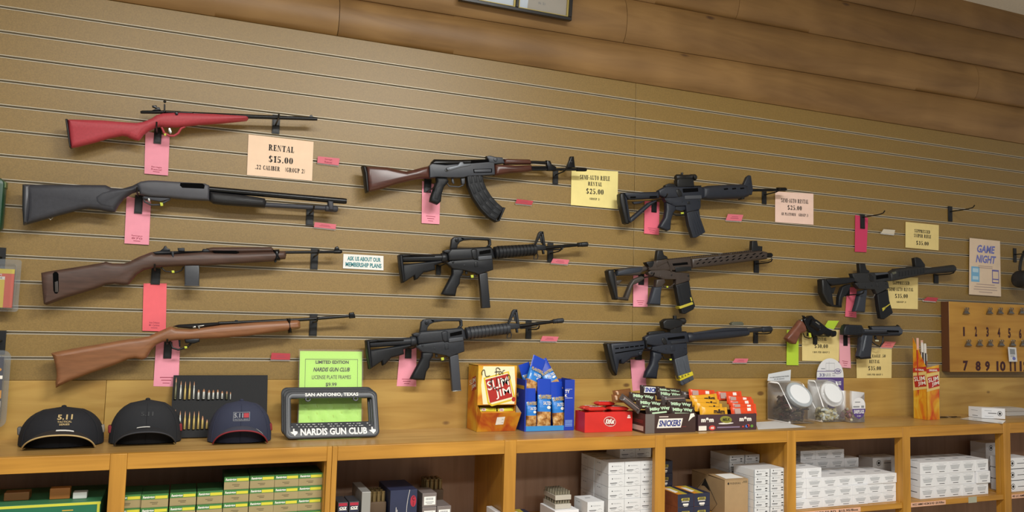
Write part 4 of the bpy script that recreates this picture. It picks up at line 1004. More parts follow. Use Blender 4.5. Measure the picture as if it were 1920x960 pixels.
paper(PS, 'peach price sign reading rental fifteen dollars, below the red rifle barrel', 'sign', quadpx(None, [(466, 252), (588, 266), (585, 339), (463, 328)], .0038), [M_PEACH, M_INK],
      [('RENTAL', .31, .19, .70, .34, 'stencil'), ('$15.00', .32, .47, .69, .63, 'stencil'), ('.22 CALIBER   (GROUP 2)', .12, .725, .88, .835, 'stencil')])
paper(PS, 'yellow price sign reading semi-auto rifle rental, touching the curved magazine rifle muzzle', 'sign', quadpx(ZD, [(1520, 172), (1842, 190), (1838, 450), (1515, 422)], .0038), [M_YEL, M_INK],
      [('SEMI-AUTO RIFLE', .18, .15, .82, .27, 'stencil'), ('RENTAL', .355, .325, .65, .43, 'stencil'), ('$25.00', .32, .51, .69, .655, 'stencil'), ('(GROUP 3)', .39, .755, .61, .815, 'stencil')])
paper(PS, 'pale pink price sign reading semi-auto rental, right of the upper red dot rifle', 'sign', quadpx(ZG, [(1553, 235), (1897, 255), (1897, 535), (1552, 510)], .0038), [M_PPINK, M_INK],
      [('SEMI-AUTO RENTAL', .15, .21, .86, .34, 'stencil'), ('$25.00', .32, .425, .69, .57, 'stencil'), ('AR PLATFORM   (GROUP 3)', .15, .67, .86, .76, 'stencil')])
paper(PS, 'yellow price sign reading suppressed sniper rifle below the bare hook', 'sign', quadpx(ZJ, [(905, 210), (1190, 238), (1188, 455), (904, 430)], .0038), [M_YEL2, M_INK],
      [('SUPPRESSED', .26, .25, .73, .375, 'stencil'), ('SNIPER RIFLE', .25, .43, .76, .56, 'stencil'), ('$35.00', .32, .70, .69, .85, 'stencil')])
paper(PS, 'yellow price sign half hidden behind the suppressed rifle', 'sign', quadpx(ZS, [(962, 340), (1380, 346), (1378, 753), (962, 741)], .0038), [M_YEL2, M_INK],
      [('SUPPRESSED', .22, .13, .73, .235, 'stencil'), ('SEMI-AUTO RENTAL', .11, .33, .85, .44, 'stencil'), ('$35.00', .29, .53, .68, .66, 'stencil'), ('(GROUP 3)', .33, .76, .63, .815, 'stencil')])
paper(PS, 'yellow price sign reading thirty dollars behind the revolver', 'sign', quadpx(ZR, [(350, 306), (912, 310), (905, 781), (352, 771)], .0038), [M_YEL2, M_INK],
      [('REVOLVER', .27, .07, .73, .17, 'stencil'), ('RENTAL', .35, .245, .65, .345, 'stencil'), ('$30.00', .33, .46, .69, .585, 'stencil'), ('1 BOX PER GROUP 2', .28, .69, .73, .745, 'stencil')])
paper(PS, 'yellow price sign reading thirty-five dollars below the large pistol', 'sign', quadpx(ZK, [(697, 446), (1018, 446), (1015, 716), (703, 716)], .0038), [M_YEL2, M_INK],
      [('DESERT EAGLE .50', .12, .21, .82, .31, 'stencil'), ('RENTAL', .36, .39, .65, .50, 'stencil'), ('$35.00', .33, .60, .69, .735, 'stencil'), ('1 BOX PER GROUP 3', .29, .85, .74, .905, 'stencil')])
paper('membership_sign', 'white sign with teal letters asking about membership plans beside the walnut carbine muzzle', 'sign', quadpx(None, [(644, 476), (719, 480), (719, 507), (643, 503)], .003), [M_WHITE, mat('teal_ink', '#2f7f86', .7)],
      [('ASK US ABOUT OUR', .10, .14, .93, .44, .035), ('MEMBERSHIP PLANS', .06, .55, .95, .86, .035)])
def posterx(b, q):
    b.qrect(q, .06, .50, .32, .77, 2); b.qrect(q, .72, .53, .94, .77, 3); b.qrect(q, .74, .56, .92, .69, 0, .0008); b.qrect(q, .74, .71, .92, .75, 0, .0008)
    b.qrect(q, .10, .53, .28, .60, 4, .0008); b.qrect(q, .10, .67, .28, .73, 4, .0008)
    for y in (.475, .505): b.qrect(q, .28, y, .74, y + .012, 5)
    for k, (a, c) in enumerate(((.22, .8), (.16, .86), (.14, .88), (.3, .72))): b.qrect(q, a, .80 + k * .045, c, .815 + k * .045, 5)
paper('event_poster', 'curling beige poster reading game night above the numbered key board', 'poster', [px(1818, 446, .009), px(1875, 452, .009), px(1877, 556, .009), px(1817, 552, .009)],
      [mat('beige_poster', '#dec8b0', .7, noise=.04, ns=20), mat('violet_ink', '#6f76bb', .7), mat('sky_blue_print', '#78aed2', .6), mat('indigo_print', '#6a66a8', .6), mat('pale_blue_print', '#b5d2e2', .6), mat('faint_ink', '#b09a90', .7)],
      [('GAME', .24, .105, .83, .245, .035, 1, .25), ('NIGHT', .20, .285, .86, .425, .035, 1, .25)], extra=posterx)
PT = 'price_tag'
TG = [(ZA, [(572, 250), (722, 283), (712, 527), (565, 515)], 'pink', 'long pink tag hanging under the red rifle', 1),
 (ZA, [(455, 655), (606, 688), (593, 957), (441, 948)], 'pink', 'long pink tag hanging under the pump shotgun', 1),
 (ZC, [(648, 283), (782, 283), (777, 562), (641, 558)], 'coral', 'coral red tag hanging under the walnut carbine', 1),
 (ZC, [(722, 600), (862, 590), (850, 883), (705, 880)], 'pink', 'long pink tag hanging under the light brown rifle', 1),
 (ZD, [(486, 256), (612, 290), (605, 555), (482, 548)], 'pink', 'long pink tag hanging behind the curved magazine rifle grip', 1),
 (ZF, [(335, 335), (463, 340), (461, 645), (308, 643)], 'pink', 'pink tag behind the stock of the lower carry handle rifle', 1),
 (ZG, [(378, 320), (512, 330), (506, 626), (373, 613)], 'coral2', 'pink tag inside the triangular stock of the upper red dot rifle', 1),
 (ZH, [(372, 400), (506, 405), (500, 698), (370, 696)], 'pink', 'pink tag between the stock and grip of the brown rifle', 1),
 (ZI, [(345, 452), (472, 452), (492, 722), (366, 735)], 'pink', 'long pink tag dropping behind the chocolate bars', 0),
 (ZS, [(470, 470), (590, 470), (588, 862), (443, 846)], 'coral2', 'pink tag beside the grip of the suppressed rifle', 1),
 (ZJ, [(474, 150), (584, 178), (570, 471), (470, 466)], 'mag', 'magenta tag on the empty hook', 0),
 (ZR, [(125, 310), (300, 318), (298, 840), (118, 836)], 'lime', 'lime green tag hanging below the revolver grip', 0),
 (ZR, [(912, 306), (1066, 390), (1084, 882), (912, 870)], 'pale', 'pale pink tag hanging left of the large pistol', 1)]
PC = {'pink': M_PINK, 'coral': M_CORAL, 'coral2': mat('hot_pink_paper', '#ee6f85', .8), 'mag': mat('magenta_paper', '#c93a62', .8), 'lime': mat('lime_paper', '#b6d43a', .8), 'pale': mat('pale_rose_paper', '#eda9b6', .8)}
M_ROSEINK = mat('rose_ink', '#a84a5c', .8)
TAGTX = ['Savage\nRascal', 'Remington\n870', 'Auto Ordnance\nM1 Carbine', '', '', '', '', '', '', '', '', '', '']
for (f_, p_, c_, l_, k_), tx in zip(TG, TAGTX):
    q = quadpx(f_, p_, .0048)
    n_ = tx.count('\n') + 1
    rows = [(s_, .28, .80 + i * .055, .72, .84 + i * .055, .005) for i, s_ in enumerate(tx.split('\n'))] if k_ and tx else []
    def faint(b, q, n=k_ and not tx, m=k_):
        if n:
            for a_, c_, y_ in ((.24, .76, .81), (.30, .70, .865)): b.qrect(q, a_, y_, c_, y_ + .016, 1)
        if m: b.qrect(q, .36, .925, .64, .938, 1)
    paper(PT, l_, 'tag', q, [PC[c_], M_ROSEINK], rows, extra=faint)
SL = 'slat_label'
M_LBL = mat('rose_label', '#d9707e', .6); M_LBLR = mat('red_label', '#b8404a', .6)
def slat_label(F3, pts, m, label, tx=True, words=None):
    q = quadpx(F3, pts, .011)
    q[2] = q[2] + Vector((0, .002, 0)); q[3] = q[3] + Vector((0, .002, 0))
    t = thing(SL, (q[0] + q[2]) / 2, label, 'label')
    b = MB(); b.panel(q, .0006)
    if words: b.qtext(q, .33, .2, .67, .46, words[0], 1, .01); b.qtext(q, .33, .58, .67, .84, words[1], 1, .01)
    elif tx: b.qrect(q, .3, .34, .7, .42, 1); b.qrect(q, .24, .58, .76, .66, 1)
    b.build('card', [m, M_ROSEINK], t, smooth=0)
    lo = min(q[2].z, q[3].z); b = MB(); b.hexa([q[3] + Vector((0, .0012, -.004)), q[2] + Vector((0, .0012, -.004)), q[2] + Vector((0, .0032, -.004)), q[3] + Vector((0, .0032, -.004)), q[3] + Vector((0, .001, .004)), q[2] + Vector((0, .001, .004)), q[2] + Vector((0, .0032, .004)), q[3] + Vector((0, .0032, .004))])
    b.build('clip_strip', clear('clear_strip', '#ffffff', .1), t)
    return t
slat_label(None, [(596, 293), (637, 297), (635, 310), (595, 305)], M_LBL, 'small rose slat label right of the fifteen dollar sign', words=('Savage', 'Rascal'))
slat_label(ZA, [(1622, 816), (1756, 830), (1752, 860), (1618, 846)], M_LBL, 'small rose slat label beside the pump shotgun muzzle hook')
slat_label(ZC, [(1392, 686), (1500, 690), (1498, 727), (1386, 725)], M_LBLR, 'small dark red slat label left of the lime green frame sign')
slat_label(ZD, [(1142, 380), (1256, 394), (1245, 422), (1132, 410)], M_LBLR, 'small red slat label right of the curved magazine')
slat_label(ZE, [(1532, 270), (1660, 280), (1648, 316), (1516, 306)], M_LBL, 'small rose slat label under the upper carry handle rifle muzzle')
slat_label(ZF, [(1450, 250), (1576, 256), (1564, 292), (1434, 290)], M_LBL, 'small rose slat label under the lower carry handle rifle muzzle')
slat_label(ZG, [(1128, 438), (1266, 446), (1252, 502), (1110, 494)], M_LBL, 'small rose slat label below the upper red dot rifle')
slat_label(ZI, [(1290, 442), (1408, 444), (1396, 480), (1268, 480)], M_LBL, 'small rose slat label below the lowest red dot rifle barrel')
slat_label(ZS, [(1500, 596), (1642, 606), (1620, 655), (1450, 640)], M_LBLR, 'small red slat label right of the half hidden price sign')
slat_label(ZR, [(1596, 482), (1762, 488), (1712, 578), (1535, 572)], mat('salmon_label', '#dd7a78', .6), 'small salmon slat label beneath the large pistol trigger')
slat_label(ZR, [(742, 168), (906, 172), (832, 300), (690, 268)], PC['lime'], 'small lime green slat label above the revolver barrel', False)
slat_label(ZJ, [(716, 272), (816, 280), (810, 318), (698, 306)], mat('blank_label', '#cfc4b0', .6), 'blank whitish slat label right of the magenta tag', False)
# ================================================================== THINGS ON THE LEDGE
UZ = Vector((0, 0, 1))
def uof(P_):
    d = P_ - CAM; w = d.dot(CF); return 960 + F * d.dot(CR) / w, 480 - F * d.dot(CU) / w
def back_depth(P0, u):
    lo, hi = 0.0, -.005 - P0.y
    for _ in range(30):
        m = (lo + hi) / 2
        if uof(P0 + Vector((0, m, 0)))[0] > u: lo = m
        else: hi = m
    return (lo + hi) / 2
def tray_box(b, P0, P1, h, D, t=.0018, floor=.004, m=0, mi=1, hb=None, hs=None):
    """open-topped carton, P0/P1 front bottom corners, depth D away from the viewer"""
    ax = (P1 - P0).normalized(); n = Vector((-ax.y, ax.x, 0))
    W = (P1 - P0).length
    def pt(x, y, z): return P0 + ax * x + n * y + UZ * z
    hb = hb or h; hs = hs or h
    def bx(x0, x1, y0, y1, z0, z1, mm): b.hexa([pt(x0, y0, z0), pt(x1, y0, z0), pt(x1, y1, z0), pt(x0, y1, z0), pt(x0, y0, z1), pt(x1, y0, z1), pt(x1, y1, z1), pt(x0, y1, z1)], mm)
    bx(0, W, 0, t, 0, h, m); bx(0, W, D - t, D, 0, hb, m); bx(0, t, t, D - t, 0, hs, m); bx(W - t, W, t, D - t, 0, hs, m)
    bx(t, W - t, t, D - t, 0, floor, mi)
    return pt, W
def face_q(P0, P1, h, off=0):
    n = Vector((P1.y - P0.y, -(P1.x - P0.x), 0)).normalized() * off
    return [P0 + UZ * h + n, P1 + UZ * h + n, P1 + n, P0 + n]
def side_q(P0, P1, h, D):
    ax = (P1 - P0).normalized(); n = Vector((-ax.y, ax.x, 0))
    B = P0 + n * D
    return [B + UZ * h, P0 + UZ * h, P0.copy(), B]
M_CINNER = mat('carton_inside', '#b9a88c', .8)

# ---- caps
def cap(label, P, a, bq, H, hw, z_br, L, fabric, brimmat, edge, textfn, rot=0.0, sticker=None, tabs=None, under=None):
    t = thing('baseball_cap', P, label, 'cap')
    R_ = Matrix.Rotation(rot, 3, 'Z')
    def W_(x, y, z): return Vector(P) + R_ @ Vector((x, y, z))
    b = MB(); G = []
    NS = 36
    for i in range(13):
        q = i / 12; rr = (1 - q ** 2.6) ** (1 / 2.2) if q < 1 else .001
        row = []
        for k in range(NS):
            an = 2 * math.pi * k / NS
            s_ = 1 - .012 * abs(math.cos(3 * an)) ** 14
            x, y = a * rr * math.sin(an) * s_, -bq * rr * math.cos(an) * s_
            zz = H * q
            if y > 0: zz -= .12 * H * q * (y / bq) ** 2
            row.append(W_(x, y, .002 + zz))
        G.append(row)
    b.grid(G, 0, True); b.build('crown', fabric, t, smooth=60)
    def ycrown(x, z):
        q = min(max(z - .002, 0) / H, .98); rr = (1 - q ** 2.6) ** (1 / 2.2)
        return -bq * math.sqrt(max(0, rr * rr - (x / a) ** 2))
    b = MB(); b.sphere(W_(0, 0, H + .002), .007, 10, 0, (1, 1, .6)); b.build('button', fabric, t)
    for k in range(6):
        an = 2 * math.pi * k / 6
        pts = []
        for i in range(12):
            q = i / 12.0; rr = (1 - q ** 2.6) ** (1 / 2.2); y = -bq * rr * math.cos(an); zz = H * q
            if y > 0: zz -= .12 * H * q * (y / bq) ** 2
            pts.append(W_(a * rr * math.sin(an), y, .002 + zz))
        b = MB(); b.tube(pts, .0011, 5); b.build('seam', fabric, t)
    # brim
    top = []; bot = []; rim = []
    for j in range(29):
        v = -1 + 2 * j / 28
        zi = .004 + z_br * (1 - abs(v) ** 2.2)
        q_ = min(max(zi - .002, 0) / H, .9); rr = (1 - q_ ** 2.6) ** (1 / 2.2)
        an = v * math.asin(min(.98, hw * .97 / a))
        xi, yi = a * rr * .985 * math.sin(an), -bq * rr * .985 * math.cos(an)
        xo, yo = hw * math.sin(v * 1.35) / math.sin(1.35), -bq * .86 - (bq * .10 + L) * max(math.cos(v * 1.42), 0) ** .62 - .004
        rt = []; rb = []
        for i in range(9):
            s = i / 8
            x = xi + (xo - xi) * s; y = yi + (yo - yi) * s
            z = .0015 + (zi - .004) * (1 - .10 * s) + .005 * math.sin(math.pi * s) * (1 - abs(v) ** 2)
            rt.append(W_(x, y, z + .0035)); rb.append(W_(x, y, z))
        top.append(rt); bot.append(rb); rim.append(rt[-1] * .5 + rb[-1] * .5)
    b = MB(); b.grid(top); 
    b.grid([list(r) for r in bot], 1)
    for A_, B_ in zip(range(28), range(1, 29)):
        b.quad(top[A_][-1], top[B_][-1], bot[B_][-1], bot[A_][-1])
    b.build('brim', [brimmat, under or fabric], t, smooth=60)
    b = MB(); b.tube(rim, .0022, 6); b.build('brim_edging', edge, t)
    pts = []
    for i in range(9):
        an = 2.55 + (2 * math.pi - 5.1) * i / 8
        pts.append(W_(a * .985 * math.sin(an), -bq * .985 * math.cos(an), .018))
    b = MB()
    for A_, B_ in zip(pts, pts[1:]): b.hexa([A_ - UZ * .012, B_ - UZ * .012, B_ * 1.0 - UZ * .012 + Vector((0, .004, 0)), A_ - UZ * .012 + Vector((0, .004, 0)), A_ + UZ * .012, B_ + UZ * .012, B_ + UZ * .012 + Vector((0, .004, 0)), A_ + UZ * .012 + Vector((0, .004, 0))])
    b.build('back_strap', fabric, t)
    textfn(t, W_, ycrown)
    if sticker:
        v0, s0, w_, h_, ang = sticker
        def bp(v, s):
            j = (v + 1) / 2 * 28; j0 = min(int(j), 27); f_ = j - j0; i = s * 8; i0 = min(int(i), 7); g_ = i - i0
            A_ = top[j0][i0].lerp(top[j0][i0 + 1], g_); B_ = top[j0 + 1][i0].lerp(top[j0 + 1][i0 + 1], g_)
            return A_.lerp(B_, f_) + UZ * .0012
        b = MB(); b.grid([[bp(v0 + w_ * i / 4, s0 + h_ * j / 3 + ang * i / 4) for j in range(4)] for i in range(5)]); b.build('sticker', M_WHITE, t)
    if tabs:
        for sx, mm in tabs:
            b = MB(); x = sx * a * .965; b.hexa([W_(x - .005, -.014, .030), W_(x + .005, -.014, .030), W_(x + .005, .016, .030), W_(x - .005, .016, .030), W_(x - .007, -.014, .052), W_(x + .003, -.014, .052), W_(x + .003, .016, .052), W_(x - .007, .016, .052)])
            b.build('side_patch', mm, t, bevel=.003)
    return t
def crown_text(rows):
    def f(t, W_, yc):
        b = MB(); mats = []
        for (s, x, z, w, h, m, bold) in rows:
            if m not in mats: mats.append(m)
            vs, fs, _, _ = text2d(s, bold)
            b.add([W_(x + (p[0] - .5) * w, yc(x + (p[0] - .5) * w, z + (p[1] - .5) * h) - .0012, z + (p[1] - .5) * h) for p in vs], fs, mats.index(m))
        b.build('embroidery', mats, t, smooth=0)
    return f
M_CAPB = mat('black_cap_cloth', '#15161c', .85, bump=.25, bs=900)
M_CAPB2 = mat('charcoal_cap_cloth', '#1d1e22', .85, bump=.25, bs=900)
M_CAPN = mat('navy_cap_cloth', '#2c3044', .85, bump=.25, bs=900)
M_TAN = mat('tan_thread', '#b9a06e', .7); M_REDT = mat('red_thread', '#a32a34', .7); M_GRYT = mat('grey_thread', '#8f9096', .7)
p = pz(104, 846, ZL)
cap('black cap with tan lettering and tan brim edging, nearest the left end of the ledge', (p.x - .002, p.y + .130, ZL + .0006), .110, .085, .106, .090, .046, .060, M_CAPB, mat('brown_black_brim', '#241f1e', .85, bump=.2, bs=900), M_TAN,
    crown_text([('5.11', .008, .084, .038, .013, M_TAN, .03), ('TACTICAL', .008, .072, .036, .0048, M_TAN, .02), ('SERIES', .008, .065, .026, .0048, M_TAN, .02)]), .06, (-.08, .45, .40, .22, .0), [(-1, mat('grey_tab', '#5d5b58', .7)), (1, mat('tan_tab', '#8a8070', .7))], M_DARK)
p = pz(266, 840, ZL)
cap('plain charcoal black cap with a white sticker on its brim, middle of three', (p.x + .004, p.y + .115, ZL + .0006), .100, .055, .125, .082, .046, .060, M_CAPB2, M_CAPB2, mat('dark_grey_edge', '#34353a', .8),
    crown_text([('5.11', 0, .088, .034, .012, mat('black_thread', '#0c0d10', .6), .03)]), .04, (-.26, .12, .36, .42, .0), [(-1, mat('red_side_patch', '#7c2026', .8)), (1, mat('red_side_patch', '#7c2026', .8))], M_DARK)
p = pz(452, 837, ZL)
def navytxt(t, W_, yc):
    crown_text([('5.11', -.008, .083, .026, .013, M_GRYT, .03), ('TACTICAL SERIES', .0, .0715, .042, .004, M_GRYT, .01)])(t, W_, yc)
    b = MB()
    b.grid([[W_(x, yc(x, z) - .0008, z) for z in (.0765, .083, .0895)] for x in (.007, .0145, .022)], 0)
    for x0, x1, z0, z1 in ((-.023, .024, .0915, .0925), (-.023, .024, .067, .068), (-.0235, -.0225, .067, .0925), (.0235, .0245, .067, .0925)):
        b.grid([[W_(x0 + (x1 - x0) * i / 6, yc(x0 + (x1 - x0) * i / 6, z) - .0012, z) for z in (z0, z1)] for i in range(7)], 1)
    b.build('badge', [M_REDT, M_GRYT], t)
cap('navy blue cap with red brim edging beside the plate frames', (p.x + .002, p.y + .112, ZL + .0006), .094, .062, .122, .078, .047, .050, M_CAPN, mat('navy_brim', '#3a3c4a', .85, bump=.2, bs=900), mat('dark_red_edging', '#82202c', .7), navytxt, -.03, (.48, .35, .22, .2, .35), [(1, mat('red_side_patch', '#7c2026', .8))], M_DARK)

# ---- cartridge display board
BL = pz(318, 822.5, ZL); BL.y = -.080; BL.z += .003; TL = px(319, 704, .015); TR = px(502, 703, .015); TL.z = TR.z = (TL.z + TR.z) / 2
BR = Vector((TR.x, BL.y, BL.z)); TL.x = BL.x
q = [TL, TR, BR, BL]
t = thing('cartridge_board', (BL + BR) / 2, 'black foam board with two rows of sample cartridges behind the caps', 'display board')
b = MB(); b.panel(q, .006); b.build('board', mat('black_foam_board', '#0d0e11', .75, bump=.15, bs=500), t, smooth=0)
Bz = (20, 700, 3.692)
BRASS = mat('brass', '#a89358', .45, .5); NICK = mat('nickel', '#a5a49c', .4, .6); DBR = mat('dark_case', '#5c5a44', .4, .6); COPR = mat('copper_bullet', '#b08466', .4, .5)
CART = [(1138, 30, 182, 10, 'r', DBR), (1173, 55, 180, 9, 'r', NICK), (1204, 58, 184, 9, 'r', BRASS), (1235, 57, 182, 9, 'r', BRASS), (1265, 58, 180, 8, 'r', NICK), (1298, 116, 184, 11, 'p', NICK), (1334, 112, 182, 12, 'p', NICK), (1370, 118, 184, 11, 'p', NICK), (1400, 118, 182, 10, 'p', NICK), (1431, 116, 180, 10, 'p', NICK), (1462, 126, 180, 10, 'p', NICK), (1494, 126, 182, 9, 'p', DBR), (1520, 130, 182, 5, 'p', NICK),
 (1133, 252, 390, 9, 'r', BRASS), (1168, 262, 388, 9, 'r', NICK), (1202, 264, 390, 9, 'r', BRASS), (1233, 268, 388, 9, 'r', BRASS), (1265, 266, 390, 9, 'r', BRASS), (1296, 262, 388, 9, 'r', BRASS), (1325, 298, 386, 10, 'p', BRASS), (1356, 322, 386, 9, 'p', BRASS), (1392, 320, 386, 9, 'p', BRASS)]
up = (TL - BL).normalized(); nn = (BL - TL).cross(TR - TL).normalized()
def onboard(u, v):
    r = ray(u, v); k = (BL - CAM).dot(nn) / r.dot(nn); return CAM + r * k
for X, y0, y1, r, kind, mm in CART:
    A_ = onboard(*fr(Bz, (X, y1))); B_ = onboard(*fr(Bz, (X, y0))); rr = r * pxs(330, 760, .1) / 3.692
    A_ = A_ + nn * (rr + .0003); B_ = A_ + up * (B_ - A_).length
    c = MB()
    if kind == 'r': c.lathe(A_, B_, [(0, rr), (.02, rr), (.03, rr * .8), (.05, rr), (.55, rr * .95), (.66, rr * .6), (.76, rr * .58)], 12)
    else: c.lathe(A_, B_, [(0, rr), (.03, rr), (.05, rr * .82), (.09, rr * .96), (.68, rr * .94)], 12)
    o = c.build('cartridge', mm, t)
    c = MB()
    if kind == 'r': c.lathe(A_, B_, [(.74, rr * .54), (.85, rr * .45), (.94, rr * .25), (1, rr * .05)], 10)
    else: c.lathe(A_, B_, [(.66, rr * .88), (.8, rr * .8), (.92, rr * .5), (1, rr * .25)], 10)
    c.build('bullet', COPR, o)

# ---- licence plate frames, three leaning in a stack, with their green sign
M_FRM = mat('black_frame_plastic', '#35373b', .4); M_LET = mat('white_lettering', '#e8e6e0', .6)
BLf = pz(535, 826.5, ZL); BRf = pz(712, 821, ZL); yb = (BLf.y + BRf.y) / 2
BLf.y = BRf.y = yb
Wf = BRf.x - BLf.x; tilt = math.radians(26)
def rrect(x0, y0, x1, y1, r, n=5):
    P_ = []
    for cx, cy, a0 in ((x1 - r, y0 + r, -90), (x1 - r, y1 - r, 0), (x0 + r, y1 - r, 90), (x0 + r, y0 + r, 180)):
        for k in range(n + 1):
            a = math.radians(a0 + 90 * k / n); P_.append((cx + r * math.cos(a), cy + r * math.sin(a)))
    return P_
TEXAS = [(.38, 1), (.58, 1), (.58, .72), (.78, .66), (1, .62), (1, .36), (.86, .26), (.72, .12), (.66, 0), (.5, .12), (.42, .3), (.3, .28), (.2, .38), (0, .56), (.36, .58)]
def plate_frame(lbl, off):
    Hf = .158
    P0 = Vector((BLf.x - off * .25, yb + off, ZL + .0062 + off * .26))
    ca, sa = math.cos(tilt), math.sin(tilt)
    t = thing('license_plate_frame', P0 + Vector((Wf / 2, 0, 0)), lbl, 'plate frame', None)
    def L_(x, y, z): # x right, y up the face, z out of the face
        return P0 + Vector((x, y * sa - z * ca, y * ca + z * sa))
    outer = rrect(0, 0, Wf, Hf, .018); inner = rrect(.018, .038, Wf - .018, Hf - .024, .004)
    b = MB(); N = len(outer); rows = []
    def ring(P_, z): return [L_(x, y, z) for x, y in P_]
    def sh(P_, k):
        return [(x + (k if x < Wf / 2 else -k), y + (k if y < Hf / 2 else -k)) for x, y in P_]
    R_ = [ring(outer, -.011), ring(outer, -.002), ring(sh(outer, .003), .0), ring(sh(outer, .0075), .0), ring(sh(outer, .009), -.0018), ring(sh(inner, -.003), -.0018), ring(inner, -.004), ring(inner, -.011)]
    R_.append(R_[0])
    b.grid(R_, 0, True); b.build('frame', M_FRM, t, smooth=40)
    for x in (.072, Wf - .072):
        c = MB(); pts = [L_(x + .007 * math.cos(a), Hf - .027 + .007 * math.sin(a), -.005) for a in [2 * math.pi * k / 14 for k in range(15)]]
        c.tube(pts, .0028, 8); c.build('screw_lug', M_FRM, t)
    c = MB()
    qt = [L_(0, Hf, -.0012), L_(Wf, Hf, -.0012), L_(Wf, 0, -.0012), L_(0, 0, -.0012)]
    c.qtext(qt, .21, .045, .79, .135, 'SAN ANTONIO, TEXAS', 0, .03, off=.0006)
    c.build('lettering', M_LET, t, smooth=0); c = MB()
    c.qtext(qt, .155, .80, .865, .945, 'NARDIS GUN CLUB', 0, .035, off=.0006)
    c.build('lettering', M_LET, t, smooth=0)
    for x0 in (.05, .885):
        c = MB(); c.add([MB.qmap(qt, x0 + .075 * px_, .95 - .15 * py_, .0006) for px_, py_ in TEXAS], [tuple(range(len(TEXAS)))]); c.build('state_outline', M_LET, t, smooth=0)
plate_frame('black plate frame in front of its stack, with white raised lettering', 0)
plate_frame('middle black plate frame leaning between two others', .017)
plate_frame('rearmost black plate frame leaning nearest the green sign', .034)
BLs = px(560, 800, .085); BRs = px(678, 800, .085); BLs.z = BRs.z = ZL + .0008
TLs = px(562.5, 657, .03); TRs = px(679, 660, .03); TLs.z = TRs.z = (TLs.z + TRs.z) / 2
q = [TLs, TRs, BRs, BLs]
def greenx(b, q):
    for r_ in ((.085, .098, .93, .103), (.085, .478, .93, .483), (.085, .098, .09, .483), (.925, .098, .93, .483)): b.qrect(q, *r_, 1)
t = thing('frame_sign', (BLs + BRs) / 2, 'lime green sign in a clear sleeve advertising the plate frames', 'sign')
b = MB(); b.panel(q, .0008)
for r_ in [('LIMITED EDITION', .25, .115, .78, .155, .025), ('NARDIS GUN CLUB', .215, .20, .80, .25, .025), ('LICENSE PLATE FRAMES', .195, .295, .82, .34, .0), ('$9.99', .415, .385, .59, .435, .012)]:
    b.qtext(q, *r_[1:5], r_[0], 1, r_[5], .25 if 'NARDIS' in r_[0] else 0)
greenx(b, q); b.build('sheet', [mat('lime_sign_paper', '#aed268', .7), M_INK], t, smooth=0)
b = MB(); G = []
for i in range(25):
    G.append([MB.qmap(q, -.02 + 1.04 * i / 24, -.02 + 1.02 * j / 24,   .0025 + (.0040 * math.sin(i * 1.7 + 2 * math.sin(j * .9)) * math.sin(j * 1.3 + i * .4) if j > 14 else 0)) for j in range(25)])
b.grid(G); b.build('sleeve', clear('clear_sleeve', '#ffffff', .03, .12), t, smooth=80)

# ---- jerky carton with price scrawl
FIRE = blotch('flame_print', ['#b8461c', '#cf7a1c', '#dda52a', '#e3c24a'], 9, .45)
FIRE2 = blotch('flame_print_dark', ['#9c2a14', '#b85a18', '#c9881f', '#cf9d2e'], 14, .45)
GLOW = mat('pale_yellow_print', '#f3e9bf', .45); REDP = mat('red_print', '#b02a20', .45); WHP = mat('white_print', '#efeae0', .5); YEP = mat('yellow_print', '#e0c02c', .45)
def jimlogo(b, q, cx, cy, w, h, rot, mR, mW, mD, mY=None, off=.0006):
    """two-line slanted wordmark with red panel: placed about (cx, cy), size in fractions"""
    Wq = (q[1] - q[0]).length; Hq = (q[3] - q[0]).length
    def pt(x, y):
        dx, dy = x * w * Wq, y * h * Hq
        return (cx + (dx * math.cos(rot) + dy * math.sin(rot)) / Wq, cy + (-dx * math.sin(rot) + dy * math.cos(rot)) / Hq)
    def poly(P_, m, o): b.qpoly(q, [pt(*p) for p in P_], m, o)
    if mY is not None:
        poly([(-.56, -.55), (-.6, .45), (-.45, .6), (.5, .6), (.6, .45), (.56, -.55)], mY, off); poly([(-.5, -.5), (-.53, .42), (-.42, .53), (.46, .53), (.53, .42), (.5, -.5)], mW, off * 1.5)
    poly([(-.50, -.46), (-.50, .46), (.50, .46), (.50, -.46)], mR, off * 2)
    for s, x0, y0, x1, y1 in (('SLIM', -.47, -.38, .46, -.02), ('JIM', -.20, .04, .46, .40)):
        vs, fs, _, _ = text2d(s, .012)
        b.add([MB.qmap(q, *pt(x0 + (x1 - x0) * a, y1 + (y0 - y1) * c), off * 3) for a, c in vs], fs, mW if mY is None else mD)
P0 = pz(893.3, 809.7, ZL); P1 = pz(966.7, 807.8, ZL); P0.y = P1.y = (P0.y + P1.y) / 2
H = px(893.3, 685.3, -P0.y).z - ZL; D = min(back_depth(P0, 875.5), .105)
t = thing('jerky_carton', (P0 + P1) / 2, 'flame printed jerky carton with a handwritten price on its white front', 'carton')
b = MB(); W = P1.x - P0.x; hl = H * .40
pt, W = tray_box(b, P0 + Vector((0, .004, 0)), P1 + Vector((0, .004, 0)), hl * .75, D - .004, m=0, mi=1, hb=H, hs=H)
b.hexa([pt(0, .0, H - .002), pt(W, .0, H - .002), pt(W, D - .004, H - .002), pt(0, D - .004, H - .002), pt(0, .0, H), pt(W, .0, H), pt(W, D - .004, H), pt(0, D - .004, H)], 0)
qs = side_q(P0 + Vector((0, .004, 0)), P1, H, D - .004)
b.qrect(qs, .15, .12, .85, .48, 2); jimlogo(b, qs, .5, .30, .75, .22, .25, 3, 4, 4, off=.0008)
b.build('box', [FIRE, M_CINNER, mat('buff_print', '#d9c690', .5), REDP, WHP], t, smooth=0)
